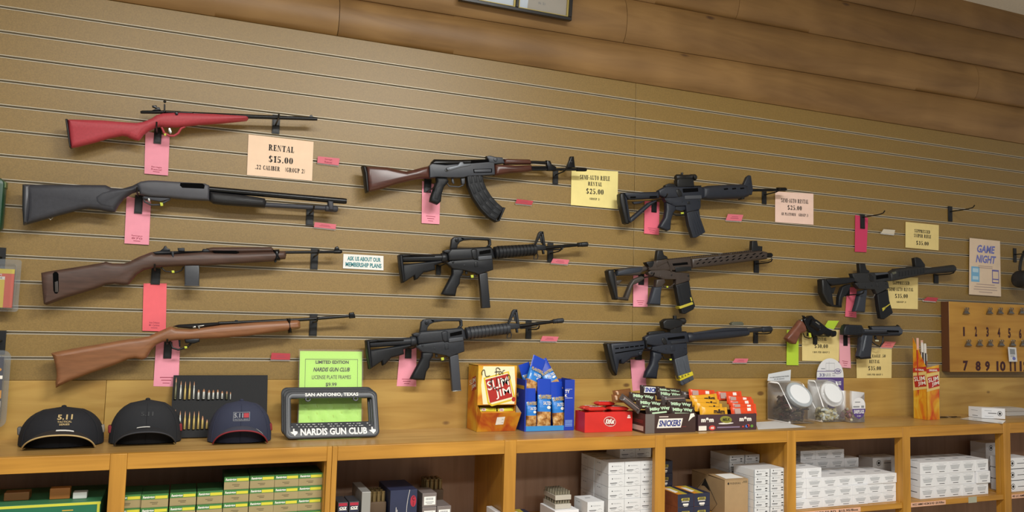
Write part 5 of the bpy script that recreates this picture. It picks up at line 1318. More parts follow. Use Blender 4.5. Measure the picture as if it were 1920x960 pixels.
b = MB(); qf = [P0 + UZ * H, P1 + UZ * H, P1 + UZ * hl, P0 + UZ * hl]; b.panel(qf, .0018)
b.qpoly(qf, [(.12, .02), (.08, .5), (.14, .98), (.95, .98), (.97, .5), (.93, .02)], 1)
jimlogo(b, qf, .54, .58, .60, .66, .24, 2, 1, 3, 4, .0005)
b.qell(qf, .93, .86, .05, .06, 2, .0008)
b.qtext(qf, .80, .06, .93, .12, 'NEW\nSIZE', 3, off=.0008)
b.build('front_panel', [FIRE, GLOW, REDP, WHP, YEP], t, smooth=0)
def scrawl(b, q, strokes, r, off=.003):
    for st in strokes:
        P_ = []
        for k in range(len(st) - 1):
            for j in range(4):
                p0 = st[max(k - 1, 0)]; p1 = st[k]; p2 = st[k + 1]; p3 = st[min(k + 2, len(st) - 1)]; s = j / 4
                P_.append(tuple(.5 * (2 * p1[i] + (p2[i] - p0[i]) * s + (2 * p0[i] - 5 * p1[i] + 4 * p2[i] - p3[i]) * s * s + (3 * p1[i] - p0[i] - 3 * p2[i] + p3[i]) * s ** 3) for i in (0, 1)))
        P_.append(st[-1]); b.tube([MB.qmap(q, x, y, off) for x, y in P_], r, 6)
b = MB()
def zq(*p): return [((x - 205) / 423, (y - 92) / 446) for x, y in p]
scrawl(b, qf, [zq((245, 200), (240, 165), (258, 140), (270, 150), (278, 190), (290, 215), (330, 205)), zq((440, 140), (418, 118), (395, 125), (400, 165), (395, 205)), zq((380, 165), (430, 158)), zq((440, 155), (425, 180), (440, 192), (455, 175), (445, 155)), zq((470, 190), (468, 155), (490, 142)), zq((358, 250), (330, 270), (350, 300), (345, 325), (325, 330)), zq((345, 235), (352, 345)), zq((405, 225), (408, 320)), zq((440, 300), (450, 250), (490, 240), (480, 300), (500, 260)), zq((530, 195), (515, 230), (525, 262), (550, 240), (545, 205), (528, 195)), zq((372, 370), (380, 335), (400, 350), (420, 380), (440, 350), (465, 345))], .0012, .0028)
b.build('handwriting', M_INK, t)
b = MB(); F0, F1 = P0 + UZ * .0, P1; nf = Vector((0, -1, 0))
lipq = [P0 + UZ * (hl * .72) + nf * .022 + Vector((.008, 0, 0)), P1 + UZ * (hl * .72) + nf * .022 + Vector((.012, 0, 0)), P1.copy(), P0.copy()]
b.panel(lipq, .0018)
b.add([P0.copy(), lipq[0], P0 + UZ * hl * 1.0 + Vector((.001, 0, 0))], [(0, 1, 2)]); b.add([P1.copy(), lipq[1], P1 + UZ * hl * 1.0], [(2, 1, 0)], 2)
jimlogo(b, lipq, .52, .42, .2, .45, .05, 1, 1, 1)
b.build('tray_front', [FIRE2, WHP, M_CINNER], t, smooth=0)
# ---- bars and packets
def packet(L, W, T, fins=.09, n=10, zig=True):
    """pillow wrapper lying in the x-z plane, broad face towards -y"""
    b = MB(); G = []
    for i, (x, k) in enumerate(((0, 0), (fins * .6, 0), (fins, .0), (fins + .04, .75), (fins + .1, 1), (.5, 1.0), (.9 - fins, 1), (.96 - fins, .75), (1 - fins, 0), (1 - fins * .6, 0), (1, 0))):
        row = []
        for j in range(14):
            a = 2 * math.pi * j / 14
            c, s = math.cos(a), math.sin(a)
            e = .55
            zz = math.copysign(abs(s) ** e, s) * W / 2 * (1 - .06 * k); yy = math.copysign(abs(c) ** e, c) * max(T / 2 * k, .0006)
            row.append((x * L - L / 2, -yy, zz))
        G.append(row)
    b.grid(G, 0, True); N = len(G[0]); b.add(G[0], [tuple(range(N))]); b.add(G[-1], [tuple(range(N))])
    return b
def bar_proto(name, L, W, T, mats, art, label, cat, group=None):
    b = packet(L, W, T)
    q = [Vector((-L / 2 + .1 * L, -T / 2 - .0003, W / 2 * .8)), Vector((L / 2 - .1 * L, -T / 2 - .0003, W / 2 * .8)), Vector((L / 2 - .1 * L, -T / 2 - .0003, -W / 2 * .8)), Vector((-L / 2 + .1 * L, -T / 2 - .0003, -W / 2 * .8))]
    art(b, q)
    o = b.build(name, mats, loc=(0, 0, 0), smooth=45)
    return tag(o, label, cat, group)
from mathutils import Euler
PROTO = {}
def place_bar(key, u, v, d, roll, lean, label, yaw=0.0, sc=1.0):
    o = PROTO[key]
    if key in USED:
        o = o.copy(); COL.objects.link(o)
    USED.add(key)
    P_ = px(u, v, d)
    o.location = P_
    o.rotation_euler = (Matrix.Rotation(yaw, 3, 'Z') @ Matrix.Rotation(-lean, 3, 'X') @ Matrix.Rotation(roll, 3, 'Y')).to_euler()
    o.scale = (sc, sc, sc)
    if label: o['label'] = label
    return o
USED = set()
M_BRW = mat('dark_brown_wrapper', '#33241f', .3); M_GRN = mat('pale_green_print', '#b9d3b0', .4); M_BLUP = mat('blue_print', '#2d3c90', .4)
M_GRW = mat('grey_brown_wrapper', '#4a413e', .3); M_REDW_ = mat('red_wrapper', '#c92a22', .28); M_ORW = mat('orange_red_wrapper', '#de4a22', .3); M_YLW = mat('yellow_wrapper', '#dda126', .3); M_GLD = mat('gold_brown_wrapper', '#8a5a34', .25, .3)
M_PEAR = mat('pearl_print', '#b79a90', .4)
PROTO['mw'] = bar_proto('candy_bar', .112, .036, .018, [M_BRW, M_GRN, M_WHITE], lambda b, q: (b.qtext(q, .02, .12, .98, .62, 'Milky Way', 1, .05, off=.0004), b.qrect(q, .1, .72, .8, .92, 1)), 'x', 'candy bar')
PROTO['sn'] = bar_proto('candy_bar', .112, .036, .018, [M_BRW, M_BLUP, M_WHITE], lambda b, q: (b.qpoly(q, [(.08, .1), (0, .9), (.92, .9), (1, .1)], 2), b.qtext(q, .06, .2, .94, .8, 'SNICKERS', 1, .05, .2, off=.0008)), 'x', 'candy bar')
PROTO['gr'] = bar_proto('candy_bar', .108, .03, .018, [M_GRW, M_PEAR], lambda b, q: (b.qrect(q, .0, .4, 1, .48, 1),), 'x', 'candy bar')
PROTO['tw'] = bar_proto('candy_bar', .09, .03, .02, [M_GLD, mat('cream_print', '#c9a98c', .4)], lambda b, q: (b.qrect(q, .0, .2, .12, .8, 1),), 'x', 'candy bar')
PROTO['kk'] = bar_proto('wafer_bar', .091, .0355, .0145, [M_REDW_, WHP], lambda b, q: (b.qell(q, .5, .5, .34, .4, 1), b.qtext(q, .3, .3, .7, .7, 'KitKat', 0, .03, .3, off=.0008)), 'x', 'candy bar')
PROTO['or'] = bar_proto('candy_packet', .12, .036, .016, [M_ORW, M_PEAR, WHP], lambda b, q: (b.qrect(q, .0, .1, .28, .9, 1), b.qrect(q, .62, .1, .8, .5, 2, .0004)), 'x', 'candy packet')
PROTO['ye'] = bar_proto('candy_packet', .125, .036, .016, [M_YLW, WHP, M_BRW], lambda b, q: (b.qtext(q, .45, .2, .95, .8, 'm&m', 2, .05, .1, off=.0006),), 'x', 'candy packet')
PROTO['yj'] = bar_proto('jerky_packet', .10, .024, .012, [mat('bright_yellow_wrapper', '#dccb2a', .3), WHP, REDP], lambda b, q: (b.qrect(q, 0, .1, .3, .9, 1), b.qtext(q, .03, .2, .27, .8, 'Slim', 2, .04, off=.0006)), 'x', 'jerky packet')
Zs = (860, 670, 6)
for (X, Y, dd, rl, ln, lb) in ((330, 590, .0, .04, .3, 'yellow jerky packet in the carton opening, nearest the printed panel'), (530, 590, .0, -.04, .3, 'yellow jerky packet in the carton opening, toward its right side'), (430, 600, -.026, .03, .3, 'yellow jerky packet in the carton opening, behind the other two')):
    u, v = fr(Zs, (X, Y)); place_bar('yj', u, v, -P0.y - .022 + dd, rl, ln, lb, sc=.62)

# ---- peanut carton with its pouches
BLUE = mat('blue_carton', '#1f3fae', .4, noise=.08, ns=10); SKY = mat('sky_print', '#3a8fd0', .4); NUT = blotch('nut_print', ['#7d4a20', '#b37a3c', '#d3a566', '#e5cba0'], 65, .45)
M_PNK = mat('navy_print', '#17307f', .4)
P0 = pz(981.7, 808.8, ZL); P1 = pz(1077.5, 807.0, ZL); P0.y = P1.y = (P0.y + P1.y) / 2
H = px(981.7, 712.3, -P0.y).z - ZL; D = max(min(back_depth(P0, 966.7), .125), .11)
t = thing('peanut_carton', (P0 + P1) / 2, 'bright blue open carton of peanut pouches', 'carton')
b = MB(); W = P1.x - P0.x
def fb(x0, x1, z0, z1, y0=0, y1=.0018, m=0): b.box(P0.x + x0 * W, P0.x + x1 * W, P0.y + y0, P0.y + y1, ZL + z0 * H, ZL + z1 * H, m)
fb(0, .02, 0, 1); fb(.80, 1, 0, 1); fb(.02, .80, 0, .10)
b.box(P0.x, P0.x + .0018, P0.y + .0018, P0.y + D, ZL, ZL + H); b.box(P1.x - .0018, P1.x, P0.y + .0018, P0.y + D, ZL, ZL + H); b.box(P0.x + .0018, P1.x - .0018, P0.y + D - .0018, P0.y + D, ZL, ZL + H * .97); b.box(P0.x + .0018, P1.x - .0018, P0.y + .0018, P0.y + D - .0018, ZL, ZL + .003)
q = face_q(P0, P1, H)
b.qtext(q, .80, .20, .895, .265, 'TY', 1, .03, off=.0008); b.qtext(q, .80, .285, .85, .34, 'K', 1, .03, off=.0008); b.qrect(q, .81, .185, .95, .19, 1); b.qrect(q, .81, .36, .96, .366, 1)
for k in range(5): b.qrect(q, .815, .80 + .027 * k, .965, .812 + .027 * k, 3)
b.qrect(q, .03, .90, .79, .995, 2)
qs = side_q(P0, P1, H, D)
b.qtext(qs, .1, .28, .45, .36, '24', 1, .03, off=.0006); b.qrect(qs, .12, .12, .9, .19, 4); b.qrect(qs, .1, .42, .55, .43, 2); b.qrect(qs, .1, .45, .5, .46, 2)
b.build('box', [BLUE, WHP, SKY, mat('pale_blue_ink', '#8fb2e8', .5), mat('gold_print', '#c9a43a', .4)], t, smooth=0)
def pouch(u, v, d, w, h, roll, lean, yaw, label, window=True, nuts=True):
    """upright pouch, blue top with a window of peanuts below"""
    b = MB(); G = []
    for i in range(13):
        s = i / 12
        row = []
        th = .011 * math.sin(math.pi * min(1, max(0, (s - .05) / .62))) ** .7 + .0012 if s < .7 else .0012 + .002 * (1 - s)
        for j in range(16):
            a = 2 * math.pi * j / 16; c, sn = math.cos(a), math.sin(a)
            row.append((math.copysign(abs(sn) ** .7, sn) * w / 2 * (1 - .05 * math.sin(math.pi * s)), -math.copysign(abs(c) ** .7, c) * th, s * h - h / 2))
        G.append(row)
    for i in range(12):
        s = (i + .5) / 12
        mi = 1 if (s < .36 and nuts) else (2 if s < .66 else 0)
        b.grid([G[i], G[i + 1]], mi, True)
    b.add(G[0], [tuple(range(16))]); b.add(G[-1], [tuple(range(16))])
    q = [Vector((-w / 2, -.0125, h * .20)), Vector((w / 2, -.0125, h * .20)), Vector((w / 2, -.0125, -h * .12)), Vector((-w / 2, -.0125, -h * .12))]
    b.qtext(q, .08, .08, .92, .34, 'PLANTERS', 3, .03, off=.0003); b.qtext(q, .35, .5, .9, .72, 'SALTED', 4, .02, off=.0003); b.qell(q, .75, .88, .13, .1, 4, .0002)
    o = b.build('peanut_pouch', [mat('blue_foil', '#2146b8', .22), NUT, mat('cyan_foil', '#2f7fd0', .25), mat('gold_print', '#c9a43a', .4), WHP], loc=(0, 0, 0), smooth=60)
    o.location = px(u, v, d); o.rotation_euler = (Matrix.Rotation(yaw, 3, 'Z') @ Matrix.Rotation(-lean, 3, 'X') @ Matrix.Rotation(roll, 3, 'Y')).to_euler()
    tag(o, label, 'peanut pouch')
Zp = (860, 670, 6); dP = -P0.y
for X, Y, dd, w, h, r, l, y_, lb in ((810, 578, .0, .042, .146, .0, .10, 0, 'peanut pouch at the left of the blue carton front'), (960, 518, .004, .055, .178, .04, .12, .0, 'peanut pouch in the middle of the blue carton, showing the biggest nut window'), (1112, 535, .0, .050, .168, -.05, .12, 0, 'peanut pouch at the right of the blue carton opening'),
    (850, 200, -.028, .056, .14, .40, .15, .1, 'peanut pouch sticking highest out of the blue carton, tilted left'), (1010, 215, -.048, .056, .13, -.5, .2, -.1, 'peanut pouch sticking out of the blue carton, tilted right'), (780, 245, -.064, .045, .12, -.3, .05, 0, 'peanut pouch at the back left of the blue carton')):
    u, v = fr(Zp, (X, Y)); pouch(u, v, dP + dd - .0290, w, h, r, l, y_, lb)

# ---- red wafer carton
P0 = pz(1093.75, 810.6, ZL); P1 = pz(1188, 809.2, ZL); P0.y = P1.y = (P0.y + P1.y) / 2
H = px(1093.75, 773.6, -P0.y).z - ZL; D = min(back_depth(P0, 1078), .11)
RED = mat('red_carton', '#d6302a', .4, noise=.1, ns=14)
t = thing('wafer_carton', (P0 + P1) / 2, 'bright red open carton of wafer bars', 'carton')
b = MB(); tray_box(b, P0, P1, H, D, floor=H * .80)
q = face_q(P0, P1, H); b.qell(q, .52, .48, .125, .25, 2, .0005, rot=-.1); b.qell(q, .52, .48, .118, .225, 3, .0008, rot=-.1); b.qtext(q, .425, .34, .615, .60, 'KitKat', 2, .05, .3, off=.0012); b.qtext(q, .48, .66, .56, .70, 'wafers', 2, off=.0012)
b.qrect(q, .90, .17, .95, .24, 2); b.qrect(q, .89, .26, .96, .33, 2)
b.build('box', [RED, M_CINNER, WHP, mat('dark_red_print', '#a81c1a', .4)], t, smooth=0)
def place_world(key, x, y, z, label, yaw=0.0, flat=math.pi / 2, roll=0.0):
    o = PROTO[key]
    if key in USED:
        o = o.copy(); COL.objects.link(o)
    USED.add(key)
    o.location = (x, y, z); o.rotation_euler = (Matrix.Rotation(yaw, 3, 'Z') @ Matrix.Rotation(roll, 3, 'Y') @ Matrix.Rotation(-flat, 3, 'X')).to_euler(); o['label'] = label
wx = (P0.x + P1.x) / 2; wy = P0.y + D / 2; wz = ZL + H * .80 + .0085
for dx, dy, k, yw, rl, lb in ((-.047, -.0185, 0, 0, 0, 'red wafer bar in the lower layer, front left of its carton'), (.047, -.0185, 0, 0, 0, 'red wafer bar in the lower layer, front right of its carton'), (-.047, .0195, 0, 0, 0, 'red wafer bar in the lower layer, back left of its carton'), (.047, .0195, 0, 0, 0, 'red wafer bar in the lower layer, back right of its carton'),
    (-.047, -.019, 1, .05, 0, 'red wafer bar on the upper layer, front left corner of its carton'), (.047, -.019, 1, -.04, 0, 'red wafer bar on the upper layer, front right beside the chocolate carton'), (-.047, .0195, 1, -.03, 0, 'red wafer bar on the upper layer, back left beside the blue carton'), (.047, .0195, 1, .06, 0, 'red wafer bar on the upper layer, back right of its carton'),
    (.004, .006, 2, .12, .02, 'red wafer bar lying topmost across the middle of the red carton')):
    place_world('kk', wx + dx, wy + dy, wz + .0162 * k, lb, yw, math.pi / 2, rl)
# ---- chocolate bar carton and candy packet carton
P0 = pz(1209.7, 813, ZL); P1 = pz(1304, 809.8, ZL); yy = (P0.y + P1.y) / 2; P0.y = P1.y = yy
H = px(1209.7, 776.5, -P0.y).z - ZL; D = .115
BRN = mat('dark_brown_carton', '#43302c', .4, noise=.08, ns=12)
t = thing('chocolate_carton', (P0 + P1) / 2, 'dark brown carton with a blue and white wordmark, heaped with chocolate bars', 'carton')
b = MB(); tray_box(b, P0, P1, H, D, floor=H * .3)
q = face_q(P0, P1, H); b.qpoly(q, [(.265, .26), (.225, .74), (.70, .74), (.74, .26)], 2, .0005); b.qpoly(q, [(.275, .30), (.245, .70), (.69, .70), (.72, .30)], 2, .0006); b.qtext(q, .265, .335, .70, .665, 'SNICKERS', 3, .04, .2, off=.001); b.qrect(q, .27, .13, .45, .19, 4, .0005); b.qrect(q, .70, .69, .81, .71, 5, .0005)
for x0 in (.02,): b.qrect(q, 0.0, 0.0, .18, 1.0, 6, .0003)
qs = side_q(P0, P1, H, D); b.qrect(qs, .08, .65, .9, .9, 4, .0004)
for k in range(3): b.qrect(qs, .15, .35 + .06 * k, .88, .375 + .06 * k, 5, .0004)
b.qpoly(q, [(.88, .02), (.84, .42), (.92, .22), (.97, .16), (.95, .0)], 2, .004)
b.build('box', [BRN, M_CINNER, WHP, mat('snack_blue_print', '#27357f', .4), mat('pale_flap', '#c9b8ae', .6), mat('dim_red_print', '#8f3e3c', .5), mat('grey_brown_card', '#6a625e', .5)], t, smooth=0)
dS = -P0.y
Q0 = pz(1306.5, 808.4, ZL); Q1 = pz(1420.6, 805.8, ZL); Q0.y = Q1.y = (Q0.y + Q1.y) / 2
Q0.x = max(Q0.x, P1.x + .003)
H2 = px(1363, 776.5, -Q0.y).z - ZL
t = thing('candy_carton', (Q0 + Q1) / 2, 'purplish brown carton with white double letters, heaped with yellow and red packets', 'carton')
b = MB(); tray_box(b, Q0, Q1, H2, .14, floor=H2 * .45)
q = face_q(Q0, Q1, H2)
for x0 in (.05, .70): b.qtext(q, x0, .18, x0 + .21, .46, 'm&m', 2, .06, off=.0008)
b.qell(q, .47, .33, .10, .22, 3, .0005, rot=-.1); b.qtext(q, .41, .24, .54, .42, 'MILK', 4, .04, .2, off=.001); b.qell(q, .47, .56, .13, .05, 2, .0004, rot=-.1)
b.qrect(q, .01, .68, .14, .96, 2, .0004); b.qell(q, .235, .81, .055, .15, 5, .0004); b.qtext(q, .205, .74, .265, .88, '48', 2, .03, off=.0008); b.qrect(q, .32, .76, .71, .84, 6, .0004)
b.qell(q, .765, .79, .018, .05, 5); b.qell(q, .83, .77, .026, .09, 7); b.qell(q, .855, .74, .024, .09, 5); b.qell(q, .92, .77, .024, .09, 8)
b.build('box', [mat('purple_brown_carton', '#4a3438', .4, noise=.08, ns=20), M_CINNER, WHP, mat('olive_gold_print', '#8d8a3a', .4), mat('dark_olive', '#3b3a20', .5), mat('candy_red', '#d0453c', .4), mat('lilac_print', '#8b7a92', .5), mat('candy_blue', '#5a7ed0', .4), mat('candy_green', '#6a9a3e', .4)], t, smooth=0)
dM = -Q0.y
Zm = (1130, 710, 6.4)
def put(key, X, Y, dd, r, l, lb, y_=0.0, sc=1.0):
    u, v = fr(Zm, (X, Y)); place_bar(key, u, v, dd, math.radians(r), math.radians(l), lb, math.radians(y_), sc)
put('mw', 672, 378, dS - .014, -4, 12, 'dark chocolate bar with pale green name, frontmost over the blue wordmark')
put('mw', 945, 392, dS - .014, 2, 12, 'chocolate bar with pale green name, low at the right front of the heap')
put('mw', 925, 325, dS - .038, 3, 12, 'chocolate bar with pale green name, second row at the right of the heap')
put('mw', 560, 312, dS - .038, 4, 12, 'chocolate bar with pale green name, second row in the middle left')
put('gr', 745, 335, dS - .060, -3, 12, 'grey-brown chocolate bar wedged behind the frontmost bar')
put('mw', 475, 232, dS - .060, 5, 12, 'chocolate bar with pale green name, left end of the upper row')
put('gr', 850, 248, dS - .060, -2, 12, 'grey-brown chocolate bar in the middle of the heap')
put('mw', 800, 205, dS - .084, 4, 12, 'chocolate bar tucked just below the topmost one')
put('mw', 790, 165, dS - .107, 5, 12, 'chocolate bar with pale green name, topmost of the heap')
put('sn', 600, 140, dS - .130, 3, 10, 'chocolate bar with blue lettering at the back of the heap')
put('gr', 330, 300, dS - .040, 38, 15, 'grey-brown chocolate bar sloping down over the left rim of the carton', 0, .85)
put('tw', 235, 175, dS - .107, -4, 15, 'golden brown bar poking out left, upper of two', 12)
put('tw', 225, 240, dS - .084, 3, 15, 'golden brown bar poking out left, lower of two', 10)
put('ye', 1330, 393, dM - .016, 3, 14, 'yellow peanut candy packet lowest at the front')
put('ye', 1270, 346, dM - .038, 4, 14, 'yellow peanut candy packet third from the top')
put('ye', 1235, 296, dM - .060, 4, 14, 'yellow peanut candy packet second from the top')
put('ye', 1215, 245, dM - .082, -3, 14, 'yellow peanut candy packet on top at the left of the carton')
put('gr', 1075, 205, dM - .128, 5, 14, 'grey striped packet left of the yellow packets')
put('or', 1190, 185, dM - .106, 3, 14, 'orange red candy packet at the back left of the packet carton')
put('or', 1520, 205, dM - .106, 0, 14, 'orange red candy packet highest at the back')
put('or', 1420, 215, dM - .128, 3, 14, 'orange red candy packet behind the yellow ones')
put('or', 1640, 262, dM - .082, 4, 14, 'orange red candy packet at the right, top of four')
put('or', 1665, 308, dM - .060, -2, 14, 'orange red candy packet at the right, second of four')
put('or', 1690, 350, dM - .038, 3, 14, 'orange red candy packet at the right, third of four')
put('or', 1692, 392, dM - .016, -1, 14, 'orange red candy packet at the right, lowest of four')

# ---- sheet of paper
q = [pz(1416, 792, ZL) + UZ * .0012, pz(1452, 790, ZL) + UZ * .0012, pz(1511, 801, ZL) + UZ * .0012, pz(1421, 805.5, ZL) + UZ * .0012]
b = MB(); b.panel([q[0], q[1], q[2], q[3]], .0008); tag(b.build('paper_sheet', mat('office_paper', '#d6d6d6', .7), smooth=0), 'loose white sheet of paper lying right of the candy packet carton', 'paper')

# ---- slanted plastic jars
CLR = clear('clear_jar_plastic', '#ffffff', .02, .05)
def slant_jar(x, y, W, D, H, label, lidmat, content, lidr=.058):
    """counter jar, slanted mouth at the front right; (x, y) = front left bottom corner"""
    t = thing('counter_jar', (x + W / 2, y + D / 2, ZL), label, 'jar')
    prof = [(D, 0), (.012, 0), (0, .012), (0, H * .36), (D * .52, H * .97), (D * .60, H), (D * .95, H), (D, H * .95)]
    r = .008; b = MB(); rows = []
    for xx, k in ((0, .006), (.004, .0), (W - .004, 0), (W, .006)):
        cy, cz = D / 2, H / 2
        rows.append([(x + xx, y + py + (k if py < cy else -k), ZL + .0008 + pz_ + (k if pz_ < cz else -k)) for py, pz_ in prof])
    b.grid(rows, 0, True); N = len(prof); b.add(rows[0], [tuple(range(N))]); b.add(rows[-1], [tuple(range(N))])
    b.build('jar_body', CLR, t, smooth=30)
    a0 = Vector((x + W * .52, y + D * .26, ZL + H * .665)); nrm = Vector((0, -(H * .61), D * .52)).normalized()
    b = MB(); b.lathe(a0 - nrm * .002, a0 + nrm * .018, [(0, lidr), (.15, lidr * 1.03), (.85, lidr * 1.03), (1, lidr * .97)], 32)
    o = b.build('lid', lidmat, t)
    b = MB(); b.lathe(a0 + nrm * .018, a0 + nrm * .0195, [(0, lidr * .80), (1, lidr * .78)], 32); b.build('lid_reflection', mat('lid_centre_reflection', '#e8eaec', .2), o)  # white reflection in the lid centre, put in as a pale disc
    b = MB(); content(b, x, y, W, D, H)
    tag(b.build('contents', CONT[len(CJ)], t, smooth=50), kind='stuff'); CJ.append(1)
    return t
CJ = []
CONT = [[mat('brown_cord', '#4b3028', .5), mat('maroon_plug', '#5d2a30', .5), mat('olive_cord', '#6b5c40', .5)], [mat('cream_plug', '#d9d2b0', .5), mat('pale_bag', '#cfd6d2', .4), mat('yellowish_plug', '#c6bb84', .5)]]
rj = random.Random(5)
def fill(n, top, hmul, L, R_):
    def f(b, x, y, W, D, H):
        for k in range(n):
            zz = rj.uniform(.008, H * top); ymin = .014 if zz < H * .34 else .014 + (zz / H - .36) / .61 * D * .52
            p = Vector((x + rj.uniform(.02, W - .02), y + rj.uniform(ymin + .006, D - .022), ZL + zz))
            d = Vector((rj.uniform(-1, 1), rj.uniform(-1, 1), rj.uniform(-.35, .35))).normalized() * L * rj.uniform(.4, 1)
            a_, c_ = p - d, p + d
            for e in (a_, c_):
                e.x = min(max(e.x, x + .01), x + W - .01); e.y = min(max(e.y, y + ymin + .004), y + D - .012); e.z = max(e.z, ZL + .006)
            b.tube([a_, p + Vector((0, 0, .004)), c_], [R_ * .7, R_, R_ * .7], 6, rj.choice((0, 0, 1, 2)))
    return f
j0 = pz(1484, 796, ZL)
slant_jar(j0.x, j0.y, .130, .150, .165, 'clear slanted jar of brown ear plugs with a whitish lid', mat('frosted_white_lid', '#aab0b4', .25), fill(170, .62, 1, .022, .0055))
slant_jar(j0.x + .190, j0.y + .022, .120, .098, .172, 'clear slanted jar of pale ear plugs with a clear lid', clear('clear_lid', '#ffffff', .22, .05), fill(110, .28, 1, .018, .006), .054)
q = [px(1441, 703, .045), px(1483, 695, .045), px(1482, 721, .045), px(1439, 726, .045)]; q[2].z = max(q[2].z, ZL + .1672); q[3].z = max(q[3].z, ZL + .1668); q[0].z += .004; q[1].z += .004
paper('jar_card', 'white handwritten price card standing on the left jar', 'card', q, [mat('card_white', '#d5d8da', .6), M_INK], [('FOAM EARPROTECTION', .08, .50, .92, .62, .02), ('$1.00 EACH', .28, .74, .72, .86, .02)])
# round header card
c0 = px(1557, 704, .018); R3 = Vector((1, 0, 0)); rr = .076
q = [c0 - R3 * rr + UZ * rr, c0 + R3 * rr + UZ * rr, c0 + R3 * rr - UZ * (c0.z - ZL - .0005), c0 - R3 * rr - UZ * (c0.z - ZL - .0005)]
Hq = rr + c0.z - ZL; fr_ = rr / Hq
b = MB()
arc = [(.5 - .5 * math.cos(math.pi * k / 20), fr_ - fr_ * math.sin(math.pi * k / 20)) for k in range(21)]
out = arc + [(1, fr_ + .25), (.9, .8), (.9, 1), (.1, 1), (.1, .8), (0, fr_ + .25)]
fp = [MB.qmap(q, x_, y_, 0) for x_, y_ in out]; bp_ = [MB.qmap(q, x_, y_, -.003) for x_, y_ in out]; N = len(out)
b.add(fp + bp_, [tuple(range(N))[::-1], tuple(range(N, 2 * N))] + [(i, (i + 1) % N, N + (i + 1) % N, N + i) for i in range(N)])
s1 = fr_ * 1.12
b.qpoly(q, [(0.0, s1), (0, fr_ + .25), (.1, .8), (.1, 1), (.9, 1), (.9, .8), (1, fr_ + .25), (1, s1)], 1, .0005)
b.qrect(q, .0, s1 - .11, .66, s1 - .10, 1, .0005); b.qell(q, .78, s1 - .105, .14, .045, 1, .0006); b.qell(q, .78, s1 - .105, .125, .036, 0, .0009); b.qtext(q, .68, s1 - .125, .88, s1 - .085, 'PSR', 1, .04, .2, off=.0012)
b.qtext(q, .08, s1 - .07, .27, s1 - .015, '33', 2, .01, off=.0008); b.qtext(q, .28, s1 - .07, .52, s1 - .015, 'NRR', 3, -.01, off=.0008)
for r_ in ((.33, .08, .66, .085), (.33, .08, .335, .2), (.655, .08, .66, .2), (.33, .2, .66, .205), (.45, .05, .455, .2), (.15, .17, .3, .182), (.57, s1 - .07, .68, s1 - .06), (.57, s1 - .035, .68, s1 - .025)): b.qrect(q, *r_, 3, .0006)
b.qtext(q, .70, s1 + .06, .9, s1 + .13, 'PLUGS', 0, .04, off=.001)
tag(b.build('header_card', [M_CARD, mat('purple_print', '#5a4586', .5), mat('violet_text', '#5f5a8c', .5), M_GREYINK], smooth=0), 'round topped white and purple ear plug card standing behind the jars', 'card')
# small ear plug tub
p0 = pz(1590, 793, ZL); p0.x = max(p0.x, j0.x + .316)
t = thing('earplug_tub', (p0.x + .04, p0.y + .05, ZL), 'small clear tub with a white and purple ear plug label', 'tub')
b = MB(); x0, y0 = p0.x, p0.y; pr = rrect(x0, y0, x0 + .082, y0 + .10, .012)
b.grid([[Vector((x_, y_, ZL + .0008 + z_)) for x_, y_ in pr] for z_ in (0, .125)], 0, True); b.add([(x_, y_, ZL + .0008) for x_, y_ in pr], [tuple(range(len(pr)))]); b.build('tub_body', CLR, t, smooth=40)
b = MB(); q = [Vector((x0 + .006, y0 - .0008, ZL + .105)), Vector((x0 + .078, y0 - .0008, ZL + .105)), Vector((x0 + .078, y0 - .0008, ZL + .012)), Vector((x0 + .006, y0 - .0008, ZL + .012))]
arc = [(.5 - .5 * math.cos(math.pi * k / 16), .32 - .32 * math.sin(math.pi * k / 16)) for k in range(17)]
b.qpoly(q, arc + [(1, .5), (0, .5)], 0, .0); b.qpoly(q, [(0, .5), (1, .5), (1, .62), (.82, .85), (.5, .97), (.18, .85), (0, .62)], 1, .0)
b.qtext(q, .12, .55, .9, .72, 'EARPLUGS', 0, .04, off=.0006); b.qtext(q, .35, .8, .65, .86, '33 NRR', 0, .02, off=.0006)
for r_ in ((.2, .18, .6, .22), (.06, .38, .55, .44), (.68, .36, .9, .46)): b.qrect(q, *r_, 2, .0004)
b.build('label', [M_CARD, mat('purple_print', '#5a4586', .5), M_GREYINK], t, smooth=0)
b = MB()
for k in range(40):
    c = Vector((x0 + rj.uniform(.015, .067), y0 + rj.uniform(.015, .085), ZL + rj.uniform(.008, .05))); b.sphere(c, .007, 8, rj.choice((0, 1)))
tag(b.build('contents', [mat('pink_plug', '#c58a9a', .6), mat('cream_plug', '#d9d2b0', .5)], t), kind='stuff')

# ---- tall stick carton pair
P0 = pz(1738.5, 787.5, ZL)
def ray_on_side(P0, dirv, u):
    lo, hi = 0.0, .3
    for _ in range(30):
        m = (lo + hi) / 2
        if (uof(P0 + dirv * m)[0] - uof(P0)[0]) * (u - uof(P0)[0]) > 0 and abs(uof(P0 + dirv * m)[0] - uof(P0)[0]) > abs(u - uof(P0)[0]): hi = m
        else: lo = m
    return lo
d1 = Vector((-.05, 1, 0)).normalized(); d2 = Vector((1, .05, 0)).normalized()
w1 = min(ray_on_side(P0, d1, 1713), .12); w2 = min(ray_on_side(P0, d2, 1762.5), .12)
PL = P0 + d1 * w1; PR = P0 + d2 * w2; PB = PL + d2 * w2
dd_ = -P0.y
hM = px(1738, 690, dd_).z - ZL; hLft = px(1712, 632, -PL.y).z - ZL; hR = px(1761, 684, -PR.y).z - ZL; hB = hLft * .97
t = thing('stick_carton', (P0.x, P0.y, ZL), 'tall flame printed column carton of meat sticks standing left of the key board', 'carton')
b = MB()
